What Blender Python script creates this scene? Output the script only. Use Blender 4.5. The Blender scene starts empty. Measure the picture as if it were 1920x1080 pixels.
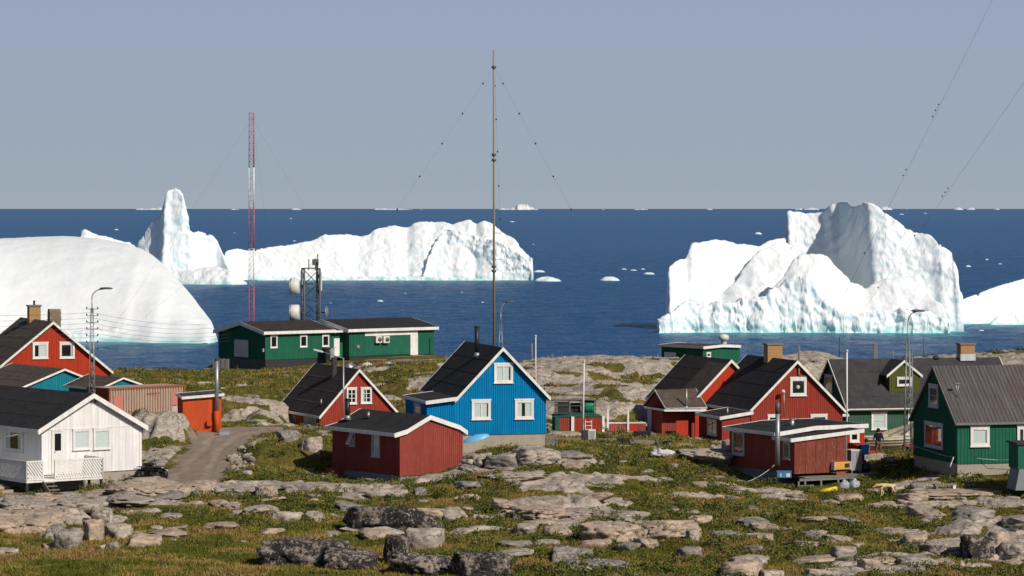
import bpy, bmesh, math, random
import numpy as np
from mathutils import Vector, Matrix
R = math.radians
random.seed(7); rng = np.random.default_rng(11)
scene = bpy.context.scene
COL = scene.collection

# ------------------------------------------------------------------ camera, light, exposure
FPX, HC, HOR = 6000.0, 25.0, 390.0          # focal length in photo pixels, eye height over the sea, horizon row
cam_d = bpy.data.cameras.new('camera'); cam = bpy.data.objects.new('camera', cam_d); COL.objects.link(cam)
cam.location = (0, 0, HC); cam.rotation_euler = (R(90), 0, 0)
cam_d.sensor_width = 36.0; cam_d.lens = 36.0 * FPX / 1920.0
cam_d.shift_y = -(540.0 - HOR) / 1920.0
cam_d.clip_start = 1.0; cam_d.clip_end = 150000.0
scene.camera = cam
SUN_AZ, SUN_EL = 137.0, 37.0                # azimuth clockwise from +Y (the view), elevation
sd = bpy.data.lights.new('sun', 'SUN'); sd.energy = 4.2; sd.angle = R(0.5); sd.color = (1.0, 0.93, 0.82)
sun = bpy.data.objects.new('sun', sd); COL.objects.link(sun)
sv = Vector((math.sin(R(SUN_AZ)) * math.cos(R(SUN_EL)), math.cos(R(SUN_AZ)) * math.cos(R(SUN_EL)), math.sin(R(SUN_EL))))
sun.rotation_euler = sv.to_track_quat('Z', 'Y').to_euler()
world = bpy.data.worlds.new('World'); scene.world = world; world.use_nodes = True
wt = world.node_tree; bg = wt.nodes['Background']
sky = wt.nodes.new('ShaderNodeTexSky'); sky.sky_type = 'NISHITA'; sky.sun_disc = False
sky.sun_elevation = R(SUN_EL); sky.sun_rotation = R(SUN_AZ); sky.altitude = 0
sky.air_density = 1.0; sky.dust_density = 1.6; sky.ozone_density = 2.0
hs = wt.nodes.new('ShaderNodeMix'); hs.data_type = 'RGBA'; hs.blend_type = 'MULTIPLY'; hs.inputs[0].default_value = 1.0
hs.inputs[7].default_value = (0.80, 0.83, 0.95, 1)
wt.links.new(sky.outputs[0], hs.inputs[6])
# the pale grey-blue sea air low over the whole horizon
SKY_S = 0.05
tcw = wt.nodes.new('ShaderNodeTexCoord'); sx = wt.nodes.new('ShaderNodeSeparateXYZ'); wt.links.new(tcw.outputs['Generated'], sx.inputs[0])
def wramp(stops):
    o = wt.nodes.new('ShaderNodeValToRGB'); cr = o.color_ramp
    while len(cr.elements) < len(stops): cr.elements.new(0.5)
    for e, (p, c) in zip(cr.elements, stops): e.position = p; e.color = (c, c, c, 1) if isinstance(c, (int, float)) else (c[0], c[1], c[2], 1)
    wt.links.new(sx.outputs[2], o.inputs[0]); return o
hz = wramp([(0.0, (0.355, 0.405, 0.475)), (0.008, (0.335, 0.402, 0.465)), (0.065, (0.318, 0.377, 0.512)), (0.3, (0.18, 0.27, 0.46))]); hf = wramp([(0.0, 1.0), (0.07, 1.0), (0.24, 0.0)])
vm = wt.nodes.new('ShaderNodeVectorMath'); vm.operation = 'SCALE'; vm.inputs['Scale'].default_value = 1 / SKY_S; wt.links.new(hz.outputs[0], vm.inputs[0])
mh = wt.nodes.new('ShaderNodeMix'); mh.data_type = 'RGBA'; wt.links.new(hf.outputs[0], mh.inputs[0]); wt.links.new(hs.outputs[2], mh.inputs[6]); wt.links.new(vm.outputs[0], mh.inputs[7])
wt.links.new(mh.outputs[2], bg.inputs['Color'])
bg.inputs['Strength'].default_value = SKY_S
scene.view_settings.view_transform = 'Standard'; scene.view_settings.look = 'None'
scene.view_settings.exposure = 0.0; scene.view_settings.gamma = 1.0
scene.view_settings.use_curve_mapping = False
scene.render.engine = 'CYCLES'
scene.cycles.max_bounces = 5; scene.cycles.diffuse_bounces = 3; scene.cycles.glossy_bounces = 2
scene.cycles.transparent_max_bounces = 8

# ------------------------------------------------------------------ helpers
def P(px, py, Y):
    """The point of the place seen at photo pixel (px, py) when it stands Y metres away."""
    return Vector(((px - 960.0) * Y / FPX, Y, HC - (py - HOR) * Y / FPX))

def hash2(ix, iy, seed):
    h = (ix.astype(np.int64) * 374761393 + iy.astype(np.int64) * 668265263 + seed * 982451653) & 0xffffffff
    h = ((h ^ (h >> 13)) * 1274126177) & 0xffffffff
    return h ^ (h >> 16)
def vnoise(x, y, seed=0):
    """gradient noise in about -1..1"""
    x = np.asarray(x, float); y = np.asarray(y, float)
    ix = np.floor(x); iy = np.floor(y); fx = x - ix; fy = y - iy
    u = fx * fx * fx * (fx * (fx * 6 - 15) + 10); v = fy * fy * fy * (fy * (fy * 6 - 15) + 10)
    def g(a, b, dx, dy):
        ang = (hash2(a, b, seed) & 4095) * (2 * math.pi / 4096.0)
        return np.cos(ang) * dx + np.sin(ang) * dy
    n00 = g(ix, iy, fx, fy); n10 = g(ix + 1, iy, fx - 1, fy)
    n01 = g(ix, iy + 1, fx, fy - 1); n11 = g(ix + 1, iy + 1, fx - 1, fy - 1)
    return 1.5 * ((n00 * (1 - u) + n10 * u) * (1 - v) + (n01 * (1 - u) + n11 * u) * v)
def fbm(x, y, seed=0, octv=4, gain=0.5):
    s = 0; a = 1.0; f = 1.0; tot = 0
    for k in range(octv):
        s = s + a * vnoise(x * f + 17.3 * k, y * f - 9.1 * k, seed + k); tot += a; a *= gain; f *= 2.03
    return s / tot
def worley(x, y, seed=0):
    ix = np.floor(x); iy = np.floor(y); f1 = np.full(np.shape(x), 9.0); f2 = f1.copy(); cid = np.zeros(np.shape(x))
    for dx in (-1, 0, 1):
        for dy in (-1, 0, 1):
            a = ix + dx; b = iy + dy; h = hash2(a, b, seed)
            cx = a + 0.15 + 0.7 * (h & 1023) / 1023.0; cy = b + 0.15 + 0.7 * ((h >> 10) & 1023) / 1023.0
            d = np.hypot(x - cx, y - cy); near = d < f1
            f2 = np.where(near, f1, np.minimum(f2, d)); cid = np.where(near, ((h >> 20) & 1023) / 1023.0, cid)
            f1 = np.where(near, d, f1)
    return f1, f2, cid
def sstep(a, b, x):
    t = np.clip((x - a) / (b - a), 0, 1); return t * t * (3 - 2 * t)

def link(o, parent=None):
    COL.objects.link(o)
    if parent is not None: o.parent = parent
    return o
def tag(o, label=None, cat=None, group=None, kind=None):
    if label: o['label'] = label
    if cat: o['category'] = cat
    if group: o['group'] = group
    if kind: o['kind'] = kind
    return o
def empty(name, loc, rz, label, cat, group=None):
    o = bpy.data.objects.new(name, None); link(o); o.location = loc; o.rotation_euler = (0, 0, rz)
    o.empty_display_size = 0.3
    return tag(o, label, cat, group)
def copy_tree(o, parent=None):
    c = o.copy(); COL.objects.link(c)
    if parent is not None: c.parent = parent
    for ch in list(o.children): copy_tree(ch, c)
    return c
def np_mesh(name, verts, faces, mat, smooth=False, attrs=None):
    """faces: (n,3) or (n,4) array"""
    me = bpy.data.meshes.new(name); verts = np.asarray(verts, np.float32); faces = np.asarray(faces, np.int32)
    n, k = faces.shape
    me.vertices.add(len(verts)); me.vertices.foreach_set('co', verts.ravel())
    me.loops.add(n * k); me.loops.foreach_set('vertex_index', faces.ravel())
    me.polygons.add(n); me.polygons.foreach_set('loop_start', np.arange(0, n * k, k, dtype=np.int32))
    me.polygons.foreach_set('loop_total', np.full(n, k, np.int32))
    me.polygons.foreach_set('use_smooth', np.full(n, smooth, bool))
    me.update(calc_edges=True)
    for an, arr in (attrs or {}).items():
        a = me.attributes.new(an, 'FLOAT', 'POINT'); a.data.foreach_set('value', np.asarray(arr, np.float32).ravel())
    me.materials.append(mat)
    return me
def grid_faces(nr, nc):
    i = np.arange(nr - 1)[:, None] * nc + np.arange(nc - 1)[None, :]
    return np.stack([i, i + 1, i + nc + 1, i + nc], -1).reshape(-1, 4)

class MB:
    """collects shapes and links them as one mesh object"""
    def __init__(s): s.v = []; s.f = []; s.sm = []
    def add(s, vs, fs, smooth=False):
        b = len(s.v); s.v += [tuple(v) for v in vs]; s.f += [tuple(i + b for i in f) for f in fs]; s.sm += [smooth] * len(fs); return s
    def box(s, x0, x1, y0, y1, z0, z1):
        vs = [(x, y, z) for z in (z0, z1) for x, y in ((x0, y0), (x1, y0), (x1, y1), (x0, y1))]
        return s.add(vs, [(3, 2, 1, 0), (4, 5, 6, 7), (0, 1, 5, 4), (1, 2, 6, 5), (2, 3, 7, 6), (3, 0, 4, 7)])
    def beam(s, p, q, w, h=None, up=(0, 0, 1)):
        p = Vector(p); q = Vector(q); h = h or w; d = (q - p).normalized(); u = Vector(up)
        a = d.cross(u)
        if a.length < 1e-4: a = d.cross(Vector((1, 0, 0)))
        a.normalize(); b = a.cross(d)
        vs = [e + a * (i * w / 2) + b * (j * h / 2) for e in (p, q) for i, j in ((-1, -1), (1, -1), (1, 1), (-1, 1))]
        return s.add(vs, [(3, 2, 1, 0), (4, 5, 6, 7), (0, 1, 5, 4), (1, 2, 6, 5), (2, 3, 7, 6), (3, 0, 4, 7)])
    def tube(s, p, q, r, r2=None, n=8):
        p = Vector(p); q = Vector(q); r2 = r if r2 is None else r2; d = (q - p).normalized()
        a = d.cross(Vector((0, 0, 1)))
        if a.length < 1e-4: a = Vector((1, 0, 0))
        a.normalize(); b = a.cross(d)
        vs = [e + (a * math.cos(t) + b * math.sin(t)) * rr for e, rr in ((p, r), (q, r2)) for t in [2 * math.pi * k / n for k in range(n)]]
        s.add(vs, [(k, (k + 1) % n, n + (k + 1) % n, n + k) for k in range(n)], True)
        b0 = len(s.v) - 2 * n
        s.f += [tuple(b0 + k for k in reversed(range(n))), tuple(b0 + n + k for k in range(n))]; s.sm += [False, False]
        return s
    def path(s, pts, r, n=6):
        for a, b in zip(pts[:-1], pts[1:]): s.tube(a, b, r, n=n)
        return s
    def prism(s, poly, fn, a, b):
        """poly: 2D points; fn(u, v, w) -> 3D; extruded from w=a to w=b"""
        n = len(poly); vs = [fn(u, v, a) for u, v in poly] + [fn(u, v, b) for u, v in poly]
        return s.add(vs, [tuple(range(n)), tuple(range(2 * n - 1, n - 1, -1))] + [(k, (k + 1) % n, n + (k + 1) % n, n + k) for k in range(n)])
    def lathe(s, prof, c=(0, 0, 0), n=16, M=None):
        vs = [(c[0] + r * math.cos(2 * math.pi * k / n), c[1] + r * math.sin(2 * math.pi * k / n), c[2] + z) for r, z in prof for k in range(n)]
        if M is not None: vs = [M @ Vector(v) for v in vs]
        m = len(prof)
        return s.add(vs, [(i * n + k, i * n + (k + 1) % n, (i + 1) * n + (k + 1) % n, (i + 1) * n + k) for i in range(m - 1) for k in range(n)], True)
    def mesh(s, name, mat):
        me = bpy.data.meshes.new(name); me.from_pydata(s.v, [], s.f)
        me.polygons.foreach_set('use_smooth', s.sm)
        bm = bmesh.new(); bm.from_mesh(me); bmesh.ops.recalc_face_normals(bm, faces=bm.faces); bm.to_mesh(me); bm.free()
        me.materials.append(mat); return me
    def build(s, name, mat, parent=None, loc=None, rot=None, kind=None, bevel=0):
        o = bpy.data.objects.new(name, s.mesh(name, mat)); link(o, parent)
        if loc is not None: o.location = loc
        if rot is not None: o.rotation_euler = rot
        if kind: o['kind'] = kind
        if bevel:
            m = o.modifiers.new('bevel', 'BEVEL'); m.width = bevel; m.segments = 2; m.limit_method = 'ANGLE'
        return o

# ------------------------------------------------------------------ materials
class NT:
    def __init__(s, name):
        s.m = bpy.data.materials.new(name); s.m.use_nodes = True; s.t = s.m.node_tree; s.b = s.t.nodes['Principled BSDF']
    def n(s, typ, **kw):
        o = s.t.nodes.new(typ)
        for k, v in kw.items(): setattr(o, k, v)
        return o
    def l(s, a, b): s.t.links.new(a, b)
    def coords(s, scale=(1, 1, 1), kind='Object'):
        tc = s.n('ShaderNodeTexCoord'); mp = s.n('ShaderNodeMapping'); mp.inputs['Scale'].default_value = scale
        s.l(tc.outputs[kind], mp.inputs[0]); return mp.outputs[0]
    def noise(s, vec, scale, detail=4, rough=0.6, dist=0):
        o = s.n('ShaderNodeTexNoise'); o.inputs['Scale'].default_value = scale; o.inputs['Detail'].default_value = detail
        o.inputs['Roughness'].default_value = rough; o.inputs['Distortion'].default_value = dist; s.l(vec, o.inputs['Vector']); return o.outputs['Fac']
    def ramp(s, fac, stops):
        o = s.n('ShaderNodeValToRGB'); cr = o.color_ramp
        while len(cr.elements) < len(stops): cr.elements.new(0.5)
        for e, (p, c) in zip(cr.elements, stops):
            e.position = p; e.color = (c, c, c, 1) if isinstance(c, (int, float)) else (*c, 1)
        s.l(fac, o.inputs[0]); return o.outputs[0]
    def mix(s, fac, a, b, mode='MIX'):
        o = s.n('ShaderNodeMix'); o.data_type = 'RGBA'; o.blend_type = mode
        for i, v in ((0, fac), (6, a), (7, b)):
            sock = o.inputs[i]
            if isinstance(v, bpy.types.NodeSocket): s.l(v, sock)
            elif isinstance(v, (int, float)): sock.default_value = v if i == 0 else (v, v, v, 1)
            else: sock.default_value = (*v, 1)
        return o.outputs[2]
    def math(s, op, a, b=0.0):
        o = s.n('ShaderNodeMath', operation=op)
        for sock, v in ((o.inputs[0], a), (o.inputs[1], b)):
            if isinstance(v, bpy.types.NodeSocket): s.l(v, sock)
            else: sock.default_value = v
        return o.outputs[0]
    def bump(s, h, strength=0.4, dist=0.02):
        o = s.n('ShaderNodeBump'); o.inputs['Strength'].default_value = strength; o.inputs['Distance'].default_value = dist
        s.l(h, o.inputs['Height']); s.l(o.outputs[0], s.b.inputs['Normal'])
    def out(s, col, rough=0.6, spec=0.3, metal=0.0):
        if isinstance(col, bpy.types.NodeSocket): s.l(col, s.b.inputs['Base Color'])
        else: s.b.inputs['Base Color'].default_value = (*col, 1)
        if isinstance(rough, bpy.types.NodeSocket): s.l(rough, s.b.inputs['Roughness'])
        else: s.b.inputs['Roughness'].default_value = rough
        s.b.inputs['Specular IOR Level'].default_value = spec; s.b.inputs['Metallic'].default_value = metal
        return s.m

def paint(name, c, wear=0.25, worn=None, rough=0.85, streak=1.0):
    """painted timber: board to board variation, rain streaks and worn spots"""
    k = NT(name); v = k.coords((5.3, 5.3, 0.35 * streak)); n1 = k.noise(v, 1.0, 5, 0.65)
    v2 = k.coords((1, 1, 1)); n2 = k.noise(v2, 0.9, 4, 0.6); n3 = k.noise(k.coords((30, 30, 3)), 1.0, 3, 0.6)
    col = k.mix(k.ramp(n1, [(0.3, 0.0), (0.7, 1.0)]), tuple(x * 0.78 for x in c), tuple(min(1, x * 1.12) for x in c))
    n6 = k.noise(k.coords((0.7, 0.7, 2.2)), 1.0, 5, 0.7); col = k.mix(k.ramp(n6, [(0.55, 0.0), (0.75, 0.35)]), col, tuple(0.75 * x + 0.06 for x in c))
    col = k.mix(k.ramp(n2, [(0.35, 0.0), (0.75, 0.65)]), col, tuple(x * 0.72 for x in c))
    wn = worn or tuple(0.5 * x + 0.12 for x in c)
    col = k.mix(k.math('MULTIPLY', k.ramp(n3, [(0.56, 0.0), (0.72, 1.0)]), wear), col, wn)
    k.bump(n3, 0.25, 0.01)
    return k.out(col, rough, 0.10)
def plain(name, c, rough=0.6, spec=0.3, metal=0.0, var=0.25, scale=6):
    k = NT(name); n = k.noise(k.coords(), scale, 5, 0.65)
    col = k.mix(n, tuple(x * (1 - var) for x in c), tuple(min(1, x * (1 + var)) for x in c))
    k.bump(n, 0.2, 0.01); return k.out(col, rough, spec, metal)
def felt(name, c, c2):
    """roofing felt: sheet laps, patches of wear, lichen specks"""
    k = NT(name); o = k.coords(); n = k.noise(o, 1.1, 6, 0.7); f = k.noise(o, 45, 3, 0.7)
    col = k.mix(k.ramp(n, [(0.3, 0), (0.72, 1)]), c, c2)
    g = k.noise(k.coords((3, 3, .5)), 1.0, 4, 0.7); col = k.mix(k.ramp(g, [(0.52, 0), (0.72, 0.6)]), col, tuple(min(1, x * 1.7) for x in c2)); col = k.mix(k.ramp(f, [(0.6, 0), (0.75, 0.5)]), col, tuple(min(1, x * 2.2) for x in c2))
    k.bump(k.mix(0.5, n, f), 0.5, 0.02); return k.out(col, 0.85, 0.2)
M = {}
M['white'] = paint('white_paint', (0.80, 0.78, 0.74), 0.15, (0.5, 0.47, 0.42))
M['white_boards'] = paint('white_boards', (0.82, 0.80, 0.78), 0.12, (0.6, 0.57, 0.52))
M['white_dull'] = paint('greyed_white_paint', (0.55, 0.55, 0.56), 0.35, (0.3, 0.29, 0.27))
M['red'] = paint('barn_red_paint', (0.33, 0.050, 0.033), 0.3, (0.36, 0.13, 0.10))
M['red_dark'] = paint('oxblood_paint', (0.30, 0.062, 0.046), 0.45, (0.34, 0.15, 0.12))
M['red_bright'] = paint('vermilion_paint', (0.46, 0.048, 0.020), 0.2)
M['red_worn'] = paint('worn_red_plywood', (0.20, 0.052, 0.035), 0.8, (0.34, 0.17, 0.13))
M['orange'] = paint('orange_red_paint', (0.55, 0.085, 0.025), 0.35)
M['blue'] = paint('sea_blue_paint', (0.0015, 0.205, 0.46), 0.15, (0.01, 0.26, 0.5))
M['teal'] = paint('teal_paint', (0.012, 0.20, 0.27), 0.3)
M['green'] = paint('bottle_green_paint', (0.018, 0.125, 0.075), 0.25)
M['green_dk'] = paint('pine_green_paint', (0.025, 0.12, 0.085), 0.25)
M['green_pale'] = paint('sage_green_paint', (0.055, 0.125, 0.085), 0.35)
M['olive'] = paint('olive_paint', (0.095, 0.105, 0.028), 0.2)
M['felt'] = felt('black_roofing_felt', (0.018, 0.017, 0.018), (0.034, 0.032, 0.032))
M['felt_brown'] = felt('brown_roofing_felt', (0.05, 0.038, 0.032), (0.10, 0.077, 0.062))
M['felt_grey'] = felt('grey_roofing_felt', (0.030, 0.030, 0.033), (0.052, 0.050, 0.052))
M['concrete'] = plain('concrete', (0.34, 0.30, 0.24), 0.9, 0.15, scale=3)
M['concrete_grey'] = plain('grey_concrete', (0.22, 0.23, 0.25), 0.9, 0.15, scale=3)
M['dark'] = plain('dark_metal', (0.03, 0.03, 0.032), 0.5, 0.4)
M['black'] = plain('black_plastic', (0.014, 0.014, 0.016), 0.45, 0.4)
M['steel'] = plain('galvanised_steel', (0.33, 0.34, 0.34), 0.45, 0.5, 0.6)
M['steel_dark'] = plain('weathered_steel', (0.10, 0.105, 0.11), 0.6, 0.4, 0.3)
M['grey'] = plain('grey_paint', (0.27, 0.28, 0.30), 0.6)
M['wood'] = paint('weathered_timber', (0.24, 0.20, 0.155), 0.5, (0.36, 0.33, 0.28))
M['wood_grey'] = paint('silvered_timber', (0.20, 0.19, 0.175), 0.5, (0.33, 0.31, 0.28))
M['wood_pole'] = paint('pine_pole', (0.30, 0.235, 0.16), 0.4)
M['drum'] = plain('antenna_drum_white', (0.62, 0.60, 0.54), 0.5)
M['mast_red'] = plain('mast_red', (0.45, 0.10, 0.10), 0.5, var=0.15)
M['mast_white'] = plain('mast_white', (0.70, 0.72, 0.74), 0.5, var=0.1)
M['yellow'] = plain('yellow_plastic', (0.75, 0.55, 0.01), 0.5)
M['ochre'] = plain('ochre_plastic', (0.60, 0.33, 0.06), 0.5)
M['tank_green'] = plain('green_tank', (0.01, 0.20, 0.11), 0.4)
M['bin_blue'] = plain('blue_plastic', (0.02, 0.26, 0.62), 0.45)
M['box_blue'] = plain('faded_blue_plastic', (0.05, 0.16, 0.32), 0.5)
M['boat_cream'] = paint('cream_boat_paint', (0.66, 0.58, 0.45), 0.2)
M['sky_blue'] = plain('light_blue_hull', (0.13, 0.42, 0.66), 0.4, var=0.12)
M['brick'] = plain('yellow_brick', (0.42, 0.26, 0.11), 0.85, 0.2, scale=9, var=0.35)
M['mortar'] = plain('mortar', (0.30, 0.24, 0.17), 0.9, 0.1)
M['cloth_white'] = NT('net_curtain').out((0.82, 0.82, 0.79), 0.9, 0.1)
M['cloth_warm'] = plain('patterned_curtain', (0.35, 0.13, 0.09), 0.9, 0.1, var=0.7, scale=9)
M['interior'] = NT('dark_room').out((0.012, 0.012, 0.014), 0.9, 0.1)
def glass():
    k = NT('window_glass'); t = k.t; tr = k.n('ShaderNodeBsdfTransparent'); gl = k.n('ShaderNodeBsdfGlossy'); gl.inputs['Roughness'].default_value = 0.04
    fr = k.n('ShaderNodeLayerWeight'); fr.inputs['Blend'].default_value = 0.5
    mx = k.n('ShaderNodeMixShader'); tr.inputs[0].default_value = (0.92, 0.95, 0.95, 1)
    k.l(k.math('ADD', k.math('MULTIPLY', k.math('POWER', fr.outputs['Facing'], 3.0), 0.7), 0.06), mx.inputs[0]); k.l(tr.outputs[0], mx.inputs[1]); k.l(gl.outputs[0], mx.inputs[2])
    k.l(mx.outputs[0], t.nodes['Material Output'].inputs[0]); return k.m
M['glass'] = glass()
def corrugated():
    k = NT('rusty_corrugated_sheet'); v = k.coords((6, 0.5, 0.5)); n = k.noise(v, 1.0, 5, 0.65); b = k.noise(k.coords((1.0, 0.35, 0.35)), 0.9, 3, 0.6)
    col = k.mix(k.ramp(n, [(0.3, 0), (0.7, 1)]), (0.062, 0.056, 0.055), (0.12, 0.11, 0.105))
    col = k.mix(k.ramp(b, [(0.52, 0), (0.62, 0.55)]), col, (0.10, 0.062, 0.052)); return k.out(col, 0.6, 0.35)
M['corrugated'] = corrugated()
def container_mat():
    k = NT('rusting_container_paint'); o = k.coords(); n = k.noise(o, 0.9, 6, 0.7); v = k.noise(k.coords((7, 7, 0.6)), 1.0, 5, 0.7); f = k.noise(o, 9, 5, 0.7)
    col = k.mix(k.ramp(v, [(0.35, 0), (0.7, 1)]), (0.34, 0.235, 0.18), (0.48, 0.36, 0.29))
    col = k.mix(k.ramp(n, [(0.56, 0), (0.62, 0.75)]), col, (0.52, 0.16, 0.11))
    col = k.mix(k.ramp(f, [(0.60, 0), (0.70, 0.8)]), col, (0.20, 0.075, 0.035)); k.bump(f, 0.3, 0.02); return k.out(col, 0.75, 0.2)
M['container'] = container_mat()
M['rust'] = plain('rust', (0.26, 0.085, 0.04), 0.85, 0.2, var=0.5)

def rock_colour(k, vec_scale=1.0, lichen=0.35):
    """granite gneiss: pink-grey body, pale and dark veins along the layering, crack lines, lichen"""
    geo = k.n('ShaderNodeNewGeometry'); mp = k.n('ShaderNodeMapping'); mp.inputs['Scale'].default_value = (0.6, 0.6, 4.0); mp.inputs['Rotation'].default_value = (0.12, 0.1, 0)
    k.l(geo.outputs['Position'], mp.inputs[0]); o = geo.outputs['Position']; st = mp.outputs[0]
    vo = k.n('ShaderNodeTexVoronoi', feature='DISTANCE_TO_EDGE'); vo.inputs['Scale'].default_value = 1.0; m3 = k.n('ShaderNodeMapping'); m3.inputs['Scale'].default_value = (0.8, 1.0, 1.9)
    wob = k.n('ShaderNodeTexNoise'); wob.inputs['Scale'].default_value = 1.5; wob.inputs['Detail'].default_value = 4; k.l(o, wob.inputs['Vector'])
    va = k.n('ShaderNodeVectorMath'); va.operation = 'ADD'; k.l(o, va.inputs[0]); k.l(wob.outputs['Color'], va.inputs[1]); k.l(va.outputs[0], m3.inputs[0]); k.l(m3.outputs[0], vo.inputs['Vector'])
    n1 = k.noise(o, 0.6, 6, 0.62); n2 = k.noise(st, 1.3, 5, 0.6, 0.6); n3 = k.noise(o, 7.0, 6, 0.72); n4 = k.noise(o, 2.2, 5, 0.7)
    col = k.mix(k.ramp(n1, [(0.32, 0), (0.68, 1)]), (0.33, 0.285, 0.24), (0.53, 0.445, 0.36))
    col = k.mix(k.ramp(n2, [(0.42, 0.0), (0.48, 0.5), (0.53, 0.0)]), col, (0.16, 0.145, 0.13))
    col = k.mix(k.ramp(n2, [(0.60, 0.0), (0.70, 0.6)]), col, (0.62, 0.53, 0.42))
    col = k.mix(k.math('MULTIPLY', k.ramp(n4, [(0.55, 0.0), (0.66, 1.0)]), lichen), col, (0.10, 0.09, 0.08))
    col = k.mix(k.ramp(n3, [(0.30, 0.6), (0.43, 0.0)]), col, (0.13, 0.11, 0.09))
    col = k.mix(k.ramp(vo.outputs['Distance'], [(0.0, 0.85), (0.035, 0.0)]), col, (0.05, 0.042, 0.035))
    n5 = k.noise(o, 0.9, 4, 0.6); col = k.mix(k.ramp(n5, [(0.52, 0.0), (0.68, 0.45)]), col, (0.19, 0.165, 0.14))
    return col, n1, n3
def rock_mat(name, lichen, tint=(1, 1, 1)):
    k = NT(name); col, n1, n3 = rock_colour(k, 1.0, lichen); col = k.mix(1.0, col, tint, 'MULTIPLY')
    k.bump(n3, 0.7, 0.06); return k.out(col, 0.9, 0.15)
M['rock'] = rock_mat('pale_granite', 0.35)
M['rock_warm'] = rock_mat('pinkish_granite', 0.25, (1.05, 0.96, 0.88))
M['rock_grey'] = rock_mat('grey_granite', 0.7, (0.72, 0.75, 0.80))
def lichen_mat():
    k = NT('lichen_blotched_rock'); o = k.n('ShaderNodeNewGeometry').outputs['Position']; n = k.noise(o, 5.0, 6, 0.8); m = k.noise(o, 1.2, 4, 0.6); s = k.noise(o, 9, 4, 0.7)
    col = k.mix(k.ramp(k.mix(0.35, n, m), [(0.50, 0), (0.56, 0.9)]), (0.030, 0.027, 0.026), (0.30, 0.25, 0.215))
    col = k.mix(k.ramp(s, [(0.60, 0), (0.66, 0.9)]), col, (0.50, 0.46, 0.42)); k.bump(n, 0.8, 0.06); return k.out(col, 0.92, 0.1)
M['lichen'] = lichen_mat()
# ------------------------------------------------------------------ terrain
CTRL = [  # (px, py, Y): ground seen at that pixel at that distance
 (-300,1092,128),(200,1092,128),(700,1092,128),(1200,1092,128),(1700,1092,128),(2250,1092,128),
 (-250,1010,143),(100,1012,143),(500,1018,143),(900,1000,145),(1300,1000,145),(1700,1005,144),(2200,1000,145),
 (-200,950,156),(150,955,155),(500,940,158),(850,935,159),(1200,930,159),(1450,935,160),(1665,938,161),(1900,935,158),(2200,940,157),
 (-100,914,164),(120,924,165),(10,926,165),(190,922,165.5),(60,915,172),(265,910,168),(330,903,166),(450,903,166),(600,903,166),(748,903,167),(690,912,168),(625,912,169),(620,900,174),(850,896,168),
 (380,860,176),(405,835,182),(430,813,188),(520,803,193),(600,803,194),(700,806,194),(560,880,170),(520,850,176),(610,850,178),
 (290,850,180),(260,801,203),(340,812,186),(400,800,195),(610,812,205),(720,810,208),(480,789,203),(450,757,223),(450,728,248),
 (300,722,248),(300,694,272),(150,694,272),(-200,694,272),(100,760,210),(0,790,190),(-200,800,190),(90,870,178),
 (800,838,174),(900,839,171.5),(1020,838,172),(900,868,166.5),(1040,862,168),(1100,848,172),(1180,836,180),(1080,826,184),(1190,824,185),
 (1090,812,196),(1180,809,197),(1000,790,206),(1100,742,222),(1150,700,240),(1130,679,255),(1000,688,255),(1240,699,255),(1330,702,270),(880,690,265),
 (830,740,225),(800,700,250),(497,694,299),(660,682,298),(800,668,305),(700,692,284),(560,704,280),(600,740,235),
 (1250,824,202),(1407,834,200),(1300,846,182),(1400,862,174),(1250,870,170),(1459,904,168),(1510,920,165.5),(1560,918,165.5),(1620,900,168),(1400,905,170),(1650,898,168),
 (1650,852,179),(1700,856,176),(1660,856,190),(1590,826,209),(1650,826,209),(1760,826,209),(1850,820,209),(1700,800,222),(1712,864,170),(1794,886,163.5),(1930,896,163),(2200,890,165),
 (1318,702,299),(1240,694,302),(1530,677,250),(1700,700,250),(1900,664,255),(2200,664,255),(2000,800,200),
]
def build_rbf():
    pts = [(*P(*c)[:2], P(*c)[2]) for c in CTRL]
    for x in (-60, -30, 0, 30, 60): pts += [(x * 1.2, 120, 9.5), (x * 1.2, 112, 9.3)]
    pts = np.array(pts); xy = pts[:, :2] / 50.0; z = pts[:, 2]
    n = len(z); r = np.hypot(xy[:, None, 0] - xy[None, :, 0], xy[:, None, 1] - xy[None, :, 1])
    K = np.where(r > 0, r * r * np.log(np.maximum(r, 1e-9)), 0) + np.eye(n) * 0.004
    A = np.zeros((n + 3, n + 3)); A[:n, :n] = K; A[:n, n] = 1; A[:n, n + 1:] = xy; A[n, :n] = 1; A[n + 1:, :n] = xy.T
    w = np.linalg.solve(A, np.concatenate([z, [0, 0, 0]])); return xy, w
_xy, _w = build_rbf()
_gx = np.linspace(-130, 130, 131); _gy = np.linspace(105, 330, 151)
_GX, _GY = np.meshgrid(_gx, _gy)
_GZ = np.full(_GX.shape, _w[-3]) + _w[-2] * _GX / 50 + _w[-1] * _GY / 50
for i in range(len(_xy)):
    r = np.hypot(_GX / 50 - _xy[i, 0], _GY / 50 - _xy[i, 1]); _GZ += _w[i] * np.where(r > 0, r * r * np.log(np.maximum(r, 1e-9)), 0)
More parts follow.
